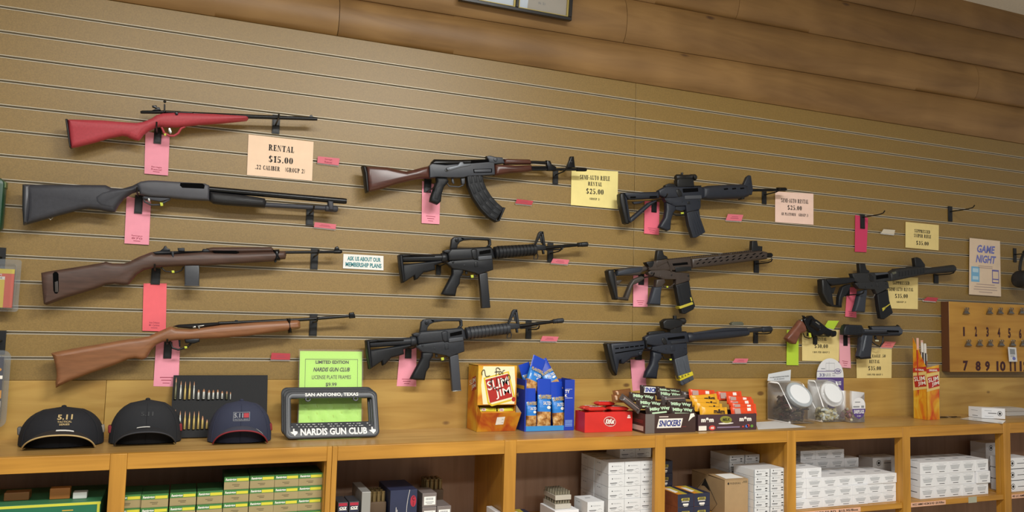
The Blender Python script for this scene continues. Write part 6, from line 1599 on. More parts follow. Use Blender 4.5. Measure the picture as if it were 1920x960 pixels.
FT = blotch('flame_column_print', ['#b52a18', '#cc5a1c', '#d8951f', '#e0b53a', '#d8951f'], 16, .45, (1, 1, .6))
def wallp(A_, B_, ha, hb, m=0):
    n = (B_ - A_).cross(UZ).normalized()
    b.hexa([A_, B_, B_ - n * .0018, A_ - n * .0018, A_ + UZ * ha, B_ + UZ * hb, B_ - n * .0018 + UZ * hb, A_ - n * .0018 + UZ * ha], m)
hB = hR * .99; wallp(PL, P0, hLft, hM); wallp(P0, PR, hM, hR); wallp(PR, PB, hR, hB, 1); wallp(PB, PL, hB, hLft, 1)
for A_, B_, hh in ((PL, P0, hM), (P0, PR, hM)):
    q = [A_ + UZ * hh, B_ + UZ * hh, B_, A_]
    b.qpoly(q, [(0, .02), (0, .10), (1, .06), (1, -.03 if A_ is PL else .0)], 2, .0005); b.qtext(q, .18, .025, .85, .065, 'ORIGINAL', 3, .03, off=.001)
    b.qpoly(q, [(0, .12), (0, .46), (1, .40), (1, .07)], 4, .0004); jimlogo(b, q, .52, .265, .86, .24, .16, 2, 3, 3, None, .0006)
b.build('box', [FT, M_CINNER, REDP, WHP, mat('buff_flame', '#dcc078', .45)], t, smooth=0)
cx = (PL + PR) / 2; cx = cx * .6 + P0 * .4
SK = [(-.0185, .008, .02, 'w', 'white wrapped meat stick at the left of the column carton'), (-.0072, -.004, .0, 'k', 'meat stick with a dark stripe, left of two in the column carton'), (.0072, -.004, -.004, 'k2', 'meat stick with a dark stripe, right of two in the column carton'), (.018, .006, -.02, 'r', 'red and white wrapped meat stick at the right of the column carton'), (-.012, .014, -.01, 'r', 'red wrapped meat stick behind the dark striped ones'), (.010, .016, .01, 'w', 'white wrapped meat stick rearmost in the column carton')]
for dx, dy, dz, kind, lb in SK:
    base = Vector((cx.x + dx, cx.y + dy + .012, ZL + .0022)); topz = hM * .0 + (hLft * .93 + dz)
    a_ = base; c_ = base + Vector((dx * .25, .004, topz))
    b = MB()
    w_ = .0065
    def strip(z0, z1, hw_, th, m):
        p0_, p1_ = a_.lerp(c_, z0), a_.lerp(c_, z1)
        b.hexa([p0_ + Vector((-hw_, -th, 0)), p0_ + Vector((hw_, -th, 0)), p0_ + Vector((hw_, th, 0)), p0_ + Vector((-hw_, th, 0)), p1_ + Vector((-hw_, -th, 0)), p1_ + Vector((hw_, -th, 0)), p1_ + Vector((hw_, th, 0)), p1_ + Vector((-hw_, th, 0))], m)
    if kind[0] == 'k':
        strip(.985, 1.0, w_ * .95, .0005, 0); strip(.0, .87, w_ * .55, .003, 1); strip(.87, .985, w_, .0015, 0)
        strip(.0, .868, w_, .0012, 0)
    elif kind == 'r': strip(0, .9, w_, .003, 2); strip(.9, 1, w_, .0012, 3); strip(.80, .9, w_ * 1.02, .0034, 0)
    else: strip(0, .85, w_, .003, 2); strip(.85, 1, w_, .0012, 3)
    tag(b.build('meat_stick', [mat('white_film', '#d9d4cc', .3), mat('dark_meat', '#1d1413', .4), mat('red_film', '#b8352c', .3), mat('pink_film', '#dfae9c', .3)], smooth=0, bevel=.0006), lb, 'meat stick')

# ---- loose keys, white box on a clear bag, tray
q = [pz(u, v, ZL) + UZ * .0015 for u, v in ((1800, 786), (1822, 781), (1886, 789), (1880, 795))]
b = MB(); b.panel(q, .0006); tag(b.build('clear_bag', clear('clear_bag', '#ffffff', .25, .1), smooth=0), 'clear plastic bag flat under the small white box', 'bag')
P0 = pz(1841, 785, ZL) + UZ * .0025; P1 = pz(1885, 787, ZL) + UZ * .0025; PLb = pz(1816, 781.5, ZL) + UZ * .0025
h = px(1841, 764.5, -P0.y).z - P0.z
ex = (P1 - P0); eb = PLb - P0
b = MB(); b.hexa([P0, P1, P1 + eb, PLb, P0 + UZ * h, P1 + UZ * h, P1 + eb + UZ * h, PLb + UZ * h])
q = face_q(P0, P1, h); b.qell(q, .77, .5, .10, .24, 1, .0004); b.qell(q, .77, .5, .08, .19, 0, .0007); b.qell(q, .77, .5, .05, .12, 1, .0009)
b.qrect(q, .27, .46, .63, .52, 1); b.qrect(q, .12, .24, .42, .27, 2); b.qrect(q, .12, .78, .5, .80, 2)
q = [PLb + UZ * h, P0 + UZ * h, P0, PLb]; b.qrect(q, .2, .3, .7, .33, 2); b.qrect(q, .3, .8, .7, .84, 1)
tag(b.build('small_carton', [M_CARD, M_INK, M_GREYINK], smooth=0, bevel=.0008), 'small white carton with a round emblem lying below the key board', 'carton')
kz = pz(1778, 782.5, ZL)
t = thing('key_bunch', kz, 'small bunch of dark keys lying right of the tall stick carton', 'keys')
b = MB(); b.tube([kz + Vector((.012 * math.cos(a), .012 * math.sin(a), .0022)) for a in [2 * math.pi * k / 16 for k in range(17)]], .0011, 6); b.build('key_ring', M_STEEL, t)
for a in (2.8, 3.4, .2, -.4):
    dv = Vector((math.cos(a), math.sin(a) * .6, 0)).normalized(); pv = Vector((-dv.y, dv.x, 0)); o_ = kz + dv * .012 + UZ * .0012
    b = MB(); P_ = [o_ - pv * .008, o_ + dv * .02 - pv * .009, o_ + dv * .022 - pv * .003, o_ + dv * .05 - pv * .003, o_ + dv * .052, o_ + dv * .05 + pv * .003, o_ + dv * .022 + pv * .003, o_ + dv * .02 + pv * .009, o_ + pv * .008]
    N = len(P_); b.add(P_ + [p + UZ * .002 for p in P_], [tuple(range(N)), tuple(range(N, 2 * N))] + [(i, (i + 1) % N, N + (i + 1) % N, N + i) for i in range(N)]); b.build('key', mat('dull_key', '#4a3f34', .4, .7), t, smooth=0)
P0 = pz(1889, 780, ZL); P1 = P0 + Vector((.17, 0, 0)); b = MB()
pt, W = tray_box(b, P0, P1, .022, .12, m=0, mi=0)
b.hexa([pt(-.004, -.004, .022), pt(W + .004, -.004, .022), pt(W + .004, .124, .022), pt(-.004, .124, .022), pt(.03, .03, .034), pt(W - .03, .03, .034), pt(W - .03, .09, .034), pt(.03, .09, .034)], 0)
tag(b.build('plastic_tray', mat('pale_grey_tray', '#bdbab6', .4), smooth=0, bevel=.0015), 'pale grey plastic tray at the right end of the ledge', 'tray')

# ================================================================== KEY BOARD, EAR MUFFS, LEFT PACKAGES
TLk = px(1778, 565, .045); BLk = px(1782, 697.5, .045); x0 = (TLk.x + BLk.x) / 2; zt, zb = TLk.z, BLk.z
x1 = x0 + .56
t = thing('key_board', (x0 + .28, 0, zb), 'thick wooden board of numbered clips at the right end of the wall', 'key board')
b = MB(); mb_ = [(x0, -.045, zb), (x1, -.045, zb), (x1, -.0015, zb), (x0, -.0015, zb), (x0, -.045, zt), (x1, -.045, zt), (x1, -.0015, zt), (x0, -.0015, zt)]
b.add(mb_, [(3, 2, 1, 0), (4, 5, 6, 7), (0, 1, 5, 4), (1, 2, 6, 5), (2, 3, 7, 6), (3, 0, 4, 7)], [1, 1, 0, 1, 1, 1])
b.build('board', [wood('key_board_pine', '#c8963f', '#b5802f', '#6e3f18', .4, 'x', 10, 0), mat('dark_stained_edge', '#5e3820', .5)], t, bevel=.002)
M_MARN = mat('maroon_number', '#3d1518', .5)
q = [Vector((x0, -.045, zt)), Vector((x0 + .5, -.045, zt)), Vector((x0 + .5, -.045, zb)), Vector((x0, -.045, zb))]
def kb(u, v):
    P_ = px(u, v, .0455); return P_
nums = MB()
Zl = (1700, 420, 3.2)
for s, X0, X1, Y0, Y1 in (('1', 338, 349, 617, 673), ('2', 408, 423, 614, 675), ('3', 477, 493, 618, 677), ('4', 545, 562, 622, 680), ('5', 608, 625, 625, 685), ('6', 673, 690, 628, 688)):
    a_ = kb(*fr(Zl, (X0, Y0))); c_ = kb(*fr(Zl, (X1, Y1))); qq = [Vector((a_.x, -.0455, a_.z)), Vector((c_.x, -.0455, a_.z)), Vector((c_.x, -.0455, c_.z)), Vector((a_.x, -.0455, c_.z))]
    nums.qtext(qq, 0, 0, 1, 1, s, 0, .045, off=.0002)
for s, X0, X1, Y0, Y1 in (('7', 338, 369, 820, 882), ('8', 413, 445, 822, 882), ('9', 470, 500, 822, 884), ('10', 538, 594, 822, 884), ('11', 618, 656, 822, 884), ('12', 677, 735, 822, 884)):
    a_ = kb(*fr(Zl, (X0, Y0))); c_ = kb(*fr(Zl, (X1, Y1))); qq = [Vector((a_.x, -.0455, a_.z)), Vector((c_.x, -.0455, a_.z)), Vector((c_.x, -.0455, c_.z)), Vector((a_.x, -.0455, c_.z))]
    nums.qtext(qq, 0, 0, 1, 1, s, 0, .045, off=.0002)
nums.build('numbers', M_MARN, t, smooth=0)
def clip(X, Y):
    P_ = kb(*fr(Zl, (X, Y)))
    c = MB(); x, z = P_.x, P_.z; y = -.0455
    c.add([(x - .019, y, z - .012), (x + .019, y, z - .012), (x + .019, y - .014, z - .006), (x - .019, y - .014, z - .006), (x - .012, y, z + .004), (x + .012, y, z + .004), (x + .012, y - .008, z + .006), (x - .012, y - .008, z + .006)], [(3, 2, 1, 0), (4, 5, 6, 7), (0, 1, 5, 4), (1, 2, 6, 5), (2, 3, 7, 6), (3, 0, 4, 7)])
    o = c.build('bulldog_clip', mat('clip_steel', '#8c8781', .25, .9), t, bevel=.001)
    for sx in (-1, 1):
        c = MB(); c.tube([(x + sx * .007 + .006 * math.cos(a), y - .010 - .003 * math.sin(a), z + .014 + .008 * math.sin(a)) for a in [2 * math.pi * k / 12 for k in range(13)]], .0018, 6); c.build('clip_ear', mat('clip_steel', '#8c8781', .25, .9), o)
for X in (350, 490, 553, 617, 683): clip(X, 530)
for X in (362, 430, 493, 560, 628, 690): clip(X, 722)
a_ = px(*fr(Zl, (608, 738)), .062); c_ = px(*fr(Zl, (664, 826)), .062)
q = [Vector((a_.x, -.062, a_.z)), Vector((c_.x - .006, -.062, a_.z - .002)), Vector((c_.x, -.062, c_.z)), Vector((a_.x + .006, -.062, c_.z))]
b = MB(); b.panel(q, .001); b.qrect(q, .18, .12, .8, .5, 2); b.qell(q, .62, .78, .2, .12, 1)
for k in range(3): b.qrect(q, .2, .55 + .05 * k, .7, .57 + .05 * k, 2)
tag(b.build('id_card', [mat('card_plastic', '#d9d9da', .3), mat('violet_ink', '#6f76bb', .7), M_GREYINK], smooth=0), 'white identity card held by a clip over number eleven', 'card')

# ear muffs
c0 = px(1912, 522, .09)
t = thing('ear_muffs', c0, 'black ear muffs hanging at the right edge of the picture', 'ear muffs')
for sx in (0, 1):
    cc = c0 + Vector((.016 + sx * .15, 0, -.004)); b = MB()
    b.lathe(cc + Vector((-.03, .0, 0)), cc + Vector((.03, 0, 0)), [(0, .030), (.15, .042), (.6, .045), (.8, .046), (1, .040)], 24); o = b.build('ear_cup', M_BLACK, t)
    b = MB(); xa = cc.x + (.03 if sx == 0 else -.03); b.lathe((xa, cc.y, cc.z), (xa + (.014 if sx == 0 else -.014), cc.y, cc.z), [(0, .044), (.5, .046), (1, .036)], 24); b.build('cushion', mat('soft_black', '#101114', .7), o)
b = MB(); pts = [c0 + Vector((.091 - .088 * math.cos(a), 0, .04 + .11 * math.sin(a))) for a in [math.pi * k / 20 for k in range(21)]]
b.tube(pts, .007, 8); b.build('headband', M_BLACK, t)
b = MB(); b.tube([pts[6], pts[8], pts[10], pts[12], pts[14]], .012, 10); b.build('band_pad', M_BLACK, t)
ph = pts[10]; b = MB(); b.box(ph.x - .011, ph.x + .011, -.0045, -.0012, ph.z - .06, ph.z + .012); tt = thing('peg_hook', (ph.x, 0, ph.z), 'black peg hook carrying the ear muffs', 'hook'); b.build('back_plate', M_BLACK, tt); b = MB(); b.tube([(ph.x, -.004, ph.z - .020), (ph.x, -.10, ph.z - .0185), (ph.x, -.115, ph.z + .0)], .0028, 8); b.build('rod', M_BLACK, tt)

# left edge packages
def peg(u, v, d, label):
    P_ = px(u, v, d); tt = thing('peg_hook', (P_.x, 0, P_.z), label, 'hook')
    b = MB(); b.box(P_.x - .011, P_.x + .011, -.0045, -.0012, P_.z - .04, P_.z + .03); b.build('back_plate', M_BLACK, tt, bevel=.0006)
    b = MB(); b.tube([(P_.x, -.004, P_.z), (P_.x, -d - .02, P_.z + .002), (P_.x, -d - .035, P_.z + .014)], .003, 8); b.build('rod', M_BLACK, tt)
a_ = px(40.5, 487, .05); c_ = px(41, 585, .05)
xr = a_.x; W = .105
t = thing('blister_pack', (xr - W / 2, -.05, c_.z), 'clear blister pack with a yellow and orange card at the left edge', 'blister pack')
b = MB(); pr = rrect(xr - W, c_.z, xr, a_.z, .008); b.slab(pr, -.046, .002); b.build('backing', clear('clear_blister', '#eef1f4', .05, .06), t)
b = MB(); pr = rrect(xr - W + .008, c_.z + .008, xr - .011, a_.z - .014, .008); pr2 = rrect(xr - W + .012, c_.z + .012, xr - .015, a_.z - .018, .008)
b.grid([[(x_, -.047, z_) for x_, z_ in pr], [(x_, -.060, z_) for x_, z_ in pr], [(x_, -.064, z_) for x_, z_ in pr2]], 0, True); b.add([(x_, -.064, z_) for x_, z_ in pr2], [tuple(range(len(pr2)))]); b.build('bubble', clear('clear_blister', '#eef1f4', .05, .06), t)
hh = a_.z - c_.z; q = [Vector((xr - W + .012, -.0555, a_.z - hh * .19)), Vector((xr - .014, -.0555, a_.z - hh * .19)), Vector((xr - .014, -.0555, c_.z + hh * .075)), Vector((xr - W + .012, -.0555, c_.z + hh * .075))]
b = MB(); b.panel(q, .0012); b.qrect(q, 0, 0, 1, .12, 1); b.qrect(q, 0, .20, .70, 1, 1); b.qrect(q, 0, .20, .70, .28, 2, .0007); b.qtext(q, .1, .13, .60, .18, 'SNAP CAPS', 2, .02); b.qtext(q, .2, .215, .62, .265, '9mm - 5 pk', 3, .02, off=.001)
b.qpoly(q, [(.1, .60), (.12, .80), (.52, .72), (.44, .53)], 2, .001); b.qtext(q, .30, .68, .46, .72, '$16', 3, off=.0015); b.qrect(q, .2, .92, .6, .94, 3, .0008)
b.build('card', [mat('orange_red_card', '#d8502a', .5), mat('yellow_card', '#e2c820', .5), M_WHITE, M_INK], t, smooth=0)
peg(-4, 481, .05, 'black peg hook above the yellow blister pack')
a_ = px(8, 335, .05); c_ = px(8, 437, .05); xg, zg = a_.x - .047, a_.z + .0045
b = MB(); pr = rrect(a_.x - .1, c_.z, a_.x + .006, a_.z, .02); b.slab(pr, -.05, .05, .012)
t = thing('green_case', (a_.x - .047, -.05, c_.z), 'dark green moulded case at the left edge beside the shotgun butt', 'case'); b.build('shell', mat('dark_green_plastic', '#1d4630', .35), t)
b = MB(); pr = rrect(a_.x - .09, c_.z + .02, a_.x - .006, a_.z - .02, .015); b.slab(pr, -.077, .006, .002); b.build('front_cover', mat('green_cover', '#2a5c3c', .35), t)
b = MB(); b.slab(rrect(a_.x - .02, a_.z - .03, a_.x + .0085, a_.z - .01, .003), -.05, .03, .003); b.build('latch', mat('olive_latch', '#5d6a3a', .4), t)
a_ = px(21, 657, .06); c_ = px(17, 802, .06)
t = thing('clamshell_pack', (a_.x - .05, -.06, c_.z), 'clear clamshell pack with orange and white printing at the lower left edge', 'clamshell pack')
b = MB(); pr = rrect(a_.x - .11, c_.z, a_.x, a_.z, .022); b.slab(pr, -.055, .003); pr2 = rrect(a_.x - .10, c_.z + .01, a_.x - .012, a_.z - .014, .02); b.slab(pr2, -.068, .022, .008)
b.build('shell', clear('clear_clamshell', '#e6eaee', .08, .08), t)
q = [Vector((a_.x - .1, -.0803, a_.z - .018)), Vector((a_.x - .013, -.0803, a_.z - .018)), Vector((a_.x - .013, -.0803, c_.z + .014)), Vector((a_.x - .1, -.0803, c_.z + .014))]
b = MB(); b.panel(q, .0006); b.qrect(q, .0, .28, 1, .33, 1); b.qell(q, .82, .19, .14, .03, 2); b.qpoly(q, [(.6, .36), (.6, .48), (.9, .36)], 1); b.qrect(q, .4, .5, 1, .62, 2); b.qrect(q, .4, .66, 1, .76, 3); b.qrect(q, .4, .78, 1, .86, 2); b.qrect(q, .3, .88, 1, .99, 0)
b.build('insert', [mat('slate_insert', '#4a4c56', .5), WHP, mat('orange_tan_print', '#c08a4a', .5), mat('grey_print', '#a8a4a0', .5)], t, smooth=0)
peg(-5, 640, .06, 'black peg hook above the clamshell pack')

pg = uof(Vector((xg, -.05, zg))); peg(pg[0], pg[1], .05, 'black peg hook carrying the dark green case')
# ================================================================== THINGS ON THE SHELVES
def mesh_box(b, x0, x1, y0, y1, z0, z1, faces=(0, 0, 0, 0, 0, 0)):
    c = [(x0, y0, z0), (x1, y0, z0), (x1, y1, z0), (x0, y1, z0), (x0, y0, z1), (x1, y0, z1), (x1, y1, z1), (x0, y1, z1)]
    b.add(c, [(3, 2, 1, 0), (4, 5, 6, 7), (0, 1, 5, 4), (1, 2, 6, 5), (2, 3, 7, 6), (3, 0, 4, 7)], list(faces))
def fq(w, h, y=0): return [Vector((0, y, h)), Vector((w, y, h)), Vector((w, y, 0)), Vector((0, y, 0))]
def sq(d, h, x=0): return [Vector((x, d, h)), Vector((x, 0, h)), Vector((x, 0, 0)), Vector((x, d, 0))]
BOXP = {}
def box_kind(key, name, w, h, d, mats, art, faces=(0, 0, 0, 0, 0, 0)):
    b = MB(); mesh_box(b, 0, w, 0, d, 0, h, faces); art(b, w, h, d)
    o = b.build(name, mats, loc=(0, 0, 0), smooth=0, bevel=.0009)
    BOXP[key] = [o, False]
rb = random.Random(3)
def put_box(key, x, y, z, label, cat, group=None, jit=.0015, rz=0.0):
    o, used = BOXP[key]
    if used:
        o = o.copy(); COL.objects.link(o)
    BOXP[key][1] = True
    o.location = (x, y + rb.uniform(0, jit * 2), z); o.rotation_euler = (0, 0, rz)
    tag(o, label, cat, group); return o
M_TANB = mat('tan_carton', '#9c8c62', .6, noise=.06, ns=20); M_GRNB = mat('green_print', '#3f7a3c', .5); M_YELB = mat('yellow_band', '#d2c93a', .5); M_SHAD = mat('ink_brown', '#5d5238', .7)
W_R, H_R, D_R = .0696, .0370, .125
def rem(b, w, h, d):
    q = fq(w, h); b.qrect(q, 0, .0, 1, .40, 1, .0003); b.qrect(q, .50, .14, .97, .36, 2, .0005); b.qtext(q, .05, .12, .48, .36, 'Remington', 3, .03, .2, off=.0007)
    b.qrect(q, .32, .62, .62, .66, 4); b.qrect(q, .4, .73, .6, .77, 4)
box_kind('rem', 'ammunition_box', W_R, H_R - .0004, D_R, [M_TANB, M_GRNB, M_YELB, WHP, M_SHAD, mat('shaded_green_side', '#28522d', .5)], rem, (0, 5, 0, 5, 0, 5))  # top and sides darker green, their shading put into the colour
YF = -.285; zsh = Z0 - .549 + .0005
XRm = [.3445, .2742, .2040, .1320, .060, -.0125, -.0860]
for c, x in enumerate(XRm):
    if x < ST[2] + .02: continue
    n = 6 if c < 4 else 5
    for r in range(n):
        put_box('rem', x + rb.uniform(-.0004, .0002), YF + (0 if c < 4 else -.004), zsh + r * H_R, 'green and tan ammunition box in the stack below the caps', 'ammunition box', 'green and tan ammunition boxes')
for r in range(5): put_box('rem', -.1568, YF + .002, zsh + r * H_R, 'green and tan ammunition box in the stack below the caps', 'ammunition box', 'green and tan ammunition boxes')
# big green carton at the far left
b = MB(); x0, x1, y0, zt = -.52, -.188, -.29, Z0 - .375
mesh_box(b, x0, x1, y0, -.06, zsh, zt, (0, 1, 0, 1, 0, 1)); q = [Vector((x0, y0, zt)), Vector((x1, y0, zt)), Vector((x1, y0, zsh)), Vector((x0, y0, zsh))]
b.qrect(q, 0, .005, 1, .045, 2); b.qrect(q, 0, .97, 1, 1, 2); b.qrect(q, .975, .045, .995, .97, 2); b.qrect(q, .72, .108, .80, .125, 4); b.qpoly(q, [(.1, .35), (.05, .9), (.9, .9), (.8, .5)], 5)
tag(b.build('green_carton', [mat('deep_green_carton', '#1d6a4c', .45, noise=.15, ns=6), mat('green_edge', '#3c7a52', .5), mat('lime_yellow_band', '#c9c83e', .5), WHP, mat('gold_print', '#c9a43a', .4), mat('mid_green', '#2a7d5a', .5)], smooth=0, bevel=.001), 'large deep green carton with a yellow border at the far left below the caps', 'carton')
for i, (xx, w_, h_, d_, mm, lb) in enumerate(((-.262, .035, .018, .03, mat('pale_packet', '#c9cac2', .5), 'pale little packet on top of the large green carton'), (-.32, .05, .03, .03, mat('amber_packet', '#a8692c', .5), 'amber little packet on top of the large green carton'), (-.43, .06, .022, .04, mat('brown_packet', '#8a5a2c', .5), 'brown little packet on top of the large green carton, at its left'))):
    b = MB(); mesh_box(b, 0, w_, 0, d_, 0, h_); b.qrect(fq(w_, h_), .15, .3, .85, .4, 0)
    o = b.build('small_packet', mm, loc=(0, 0, 0), smooth=0, bevel=.002); o.location = (xx, -.25 + .01 * i, zt); o.location.z += .0005; tag(o, lb, 'packet')

# bay right of the double post: dark boxes, metal box, cartridge racks, navy carton
def cci(b, w, h, d):
    q = fq(w, h); b.qrect(q, .08, .06, .92, .94, 1, .0003); b.qrect(q, .08, .06, .92, .34, 2, .0005); b.qtext(q, .14, .42, .86, .66, 'CCI', 3, .06, .2, off=.0007); b.qrect(q, .14, .68, .86, .74, 3, .0006)
box_kind('cci', 'ammunition_box', .031, .0315, .09, [mat('smoke_case', '#3a3a3f', .35), mat('navy_label', '#20253f', .5), mat('crimson_label', '#a8243a', .5), WHP], cci)
x_ = .4655
for c in range(2):
    for r in range(4):
        put_box('cci', x_ + c * .0345, -.285, zsh + r * .0322, 'dark ammunition box with a red and navy label beside the double post', 'ammunition box', 'dark boxes with red and navy labels')
b = MB(); mesh_box(b, .538, .566, -.285, -.13, zsh, Z0 - .392); q = [Vector((.538, -.285, Z0 - .392)), Vector((.566, -.285, Z0 - .392)), Vector((.566, -.285, zsh)), Vector((.538, -.285, zsh))]
b.qrect(q, .0, .55, 1, .57, 1); tag(b.build('grey_box', [mat('grey_tin', '#9b9a96', .4, .3), M_GREYINK], smooth=0, bevel=.001), 'plain light grey box between the dark boxes and the cartridge racks', 'box')
def rack(x, y, z, w, d, h, nx, ny, label, base, tip, up=True, group=None):
    t = thing('cartridge_rack', (x + w / 2, y + d / 2, z), label, 'cartridge rack', group)
    b = MB(); b.box(x, x + w, y, y + d, z, z + h * .55); b.build('tray', base, t, bevel=.001)
    for i in range(nx):
        for j in range(ny):
            cx, cy = x + (i + .5) * w / nx, y + (j + .5) * d / ny; r = min(w / nx, d / ny) * .42
            b = MB(); b.lathe((cx, cy, z + h * .55), (cx, cy, z + h), [(0, r), (.8, r), (.82, r * .8), (.88, r), (1, r * .95)], 8); b.build('cartridge', tip, t)
    return t
TRW = mat('white_tray', '#b9b2a4', .5); TRB = mat('brown_tray', '#5d4a38', .5); DULB = mat('dull_brass', '#8f7a52', .4, .6)
for r in range(2): rack(.570, -.235, zsh + .0 + r * .072, .058, .09, .070, 4, 3, 'brown cartridge rack behind the grey box, %s of two' % ('lower', 'upper')[r], TRB, DULB)
b = MB(); x0, x1, y0, zt = .634, .722, -.262, Z0 - .398
mesh_box(b, x0, x1, y0, -.10, zsh, zt); q = [Vector((x0, y0, zt)), Vector((x1, y0, zt)), Vector((x1, y0, zsh)), Vector((x0, y0, zsh))]
b.qell(q, .86, .24, .11, .12, 1); b.qtext(q, .815, .14, .905, .34, 'C\nI', 3, .03, off=.0008); b.qtext(q, .35, .50, .72, .84, '22', 2, .02, off=.0006, rot=-math.pi / 2)
b.tube([MB.qmap(q, .70 - .12 * math.sin(math.pi * (.1 + .9 * k / 12)) * 1.2 + .06, k / 12, .0006) for k in range(13)], .0008, 5, 2); b.qrect(q, .22, .35, .235, 1, 2, .0004); b.qrect(q, .26, .40, .275, 1, 2, .0004)
tag(b.build('navy_carton', [mat('navy_carton', '#252c48', .5, noise=.1, ns=15), mat('crimson_label', '#a8243a', .5), WHP, mat('dark_crimson', '#5a1020', .5)], smooth=0, bevel=.001), 'navy carton with a white number twenty-two turned on its side', 'carton')
def clr(b, w, h, d):
    q = fq(w, h); b.qrect(q, .12, .25, .92, .85, 1, .0004)
    for k in range(6): b.qrect(q, .25 + .09 * k, .33, .30 + .09 * k, .5, 2, .0007)
    b.qrect(q, .22, .62, .8, .67, 2, .0007); b.qrect(q, .3, .73, .7, .77, 2, .0007)
box_kind('clr', 'ammunition_box', .048, .044, .09, [mat('smoky_lilac', '#7a716e', .3), M_WHITE, M_GREYINK], clr)
for x, z, lb in ((.744, zsh + .0, 'smoky plastic box with a white barcode label, lowest beside the navy carton'), (.744, zsh + .0445, 'smoky plastic box with a white barcode label, second row by the navy carton'), (.744, zsh + .089, 'smoky plastic box with a white barcode label, topmost by the navy carton'), (.795, zsh, 'smoky plastic box with a white barcode label, lower right of its group'), (.795, zsh + .0445, 'smoky plastic box with a white barcode label, upper right of its group')):
    put_box('clr', x, -.25, z, lb, 'ammunition box')
for r in range(2): rack(.79, -.13, zsh + r * .076, .062, .08, .074, 4, 3, 'brown cartridge rack at the back behind the smoky boxes, %s of two' % ('lower', 'upper')[r], TRB, DULB)
b = MB(); mesh_box(b, .572, .632, -.30, -.262, zsh, Z0 - .468); q = [Vector((.572, -.30, Z0 - .468)), Vector((.632, -.30, Z0 - .468)), Vector((.632, -.30, zsh)), Vector((.572, -.30, zsh))]; b.qrect(q, .4, .1, 1, .5, 1)
tag(b.build('yellow_carton', [mat('yellow_carton', '#cda637', .5), WHP], smooth=0, bevel=.001), 'small yellow carton low in front of the brown cartridge racks', 'carton')

# white cartons with fine print
M_FED = mat('white_carton_print', '#d9dadb', .55)
def fed(b, w, h, d):
    q = fq(w, h); b.qell(q, .24, .33, .03, .05, 1); b.qtext(q, .33, .29, .80, .37, 'F E D E R A L', 2, .0, off=.0005)
    b.qrect(q, .10, .66, .52, .71, 1); b.qrect(q, .14, .77, .48, .79, 2); b.qrect(q, .18, .83, .44, .85, 2); b.qrect(q, .52, .68, .64, .69, 2)
    b.qell(q, .76, .74, .13, .16, 1); b.qell(q, .76, .74, .12, .145, 0, .0006); b.qrect(q, .6, .66, .94, .83, 0, .0007)
    q = sq(d, h); b.qrect(q, .5, .0, .505, 1, 2, .0003); b.qell(q, .22, .28, .015, .05, 1); b.qrect(q, .3, .25, .44, .30, 2)
    b.qrect([Vector((0, d, h)), Vector((w, d, h)), Vector((w, 0, h)), Vector((0, 0, h))], .35, .35, .65, .42, 2)
box_kind('fed', 'ammunition_carton', .0655, .0425, .103, [M_FED, M_INK, M_GREYINK], fed)
zb4 = Z0 - .557 + .0005
for c in range(3):
    for r in range(5):
        for k in range(2):
            put_box('fed', 1.417 + c * .0662, -.272 + k * .1085, zb4 + r * .0432, 'white ammunition carton stacked two deep below the red wafer carton' if k == 0 else 'white ammunition carton in the back row of the stack two deep', 'ammunition carton', 'white cartons of the deep stack, front' if k == 0 else 'white cartons of the deep stack, back')
for c, lb in ((0, 'white ammunition carton lying highest on the deep stack, left of two'), (1, 'white ammunition carton lying highest on the deep stack, right of two')):
    put_box('fed', 1.500 + c * .0664, -.205, zb4 + 5 * .0432, lb, 'ammunition carton', jit=0)
put_box('fed', 1.330, -.275, zb4, 'white ammunition carton under the single one left of the deep stack', 'ammunition carton')
put_box('fed', 1.329, -.285, zb4 + .0432, 'single white ammunition carton standing left of the deep stack', 'ammunition carton')
b = MB(); mesh_box(b, 1.222, 1.315, -.245, -.12, zb4, zb4 + .054); tag(b.build('flat_carton', M_CARD, smooth=0, bevel=.001), 'plain white carton under the pale cartridge racks', 'carton')
for r in range(2): rack(1.232, -.225, zb4 + .0545 + r * .0305, .062, .10, .030, 6, 5, 'pale cartridge rack left of the single white carton, %s of two' % ('lower', 'upper')[r], TRW, mat('grey_case', '#8d8672', .4, .4))
def orange(b, w, h, d):
    q = [Vector((0, d, h)), Vector((w, d, h)), Vector((w, 0, h)), Vector((0, 0, h))]
    b.qpoly(q, [(0, 0), (0, 1), (.3, 1), (.45, 0)], 1); b.qpoly(q, [(.45, 0), (.3, 1), (.6, 1), (.75, 0)], 2); b.qpoly(q, [(.15, .2), (.1, .8), (.4, .7), (.42, .25)], 3, .0007)
    q = fq(w, h); b.qpoly(q, [(.25, .3), (.2, .4), (.25, .5), (.72, .5), (.72, .3)], 2); b.qtext(q, .30, .33, .68, .47, 'SPEER', 0, .03, off=.0008); b.qrect(q, .24, .55, .7, .6, 3); b.qrect(q, .32, .72, .66, .86, 3); b.qrect(q, .38, .9, .62, .94, 3)
    q = sq(d, h); b.qrect(q, 0, 0, 1, 1, 4, .0002)
box_kind('nav', 'ammunition_carton', .0695, .0465, .13, [mat('dark_navy_carton', '#272b40', .5), mat('orange_print', '#d98f2a', .5), mat('olive_yellow_print', '#b9a83c', .5), WHP, mat('brick_side', '#8a4c2c', .5, noise=.15, ns=60)], orange)
put_box('nav', 1.075, -.285, zb4, 'navy carton with an orange and yellow top right of the third post', 'ammunition carton', jit=0)
b = MB(); mesh_box(b, .985, 1.004, -.285, -.2, zsh, zsh + .068); o = b.build('white_box', M_CARD, smooth=0, bevel=.001); tag(o, 'thin white box edge showing left of the third post', 'box')
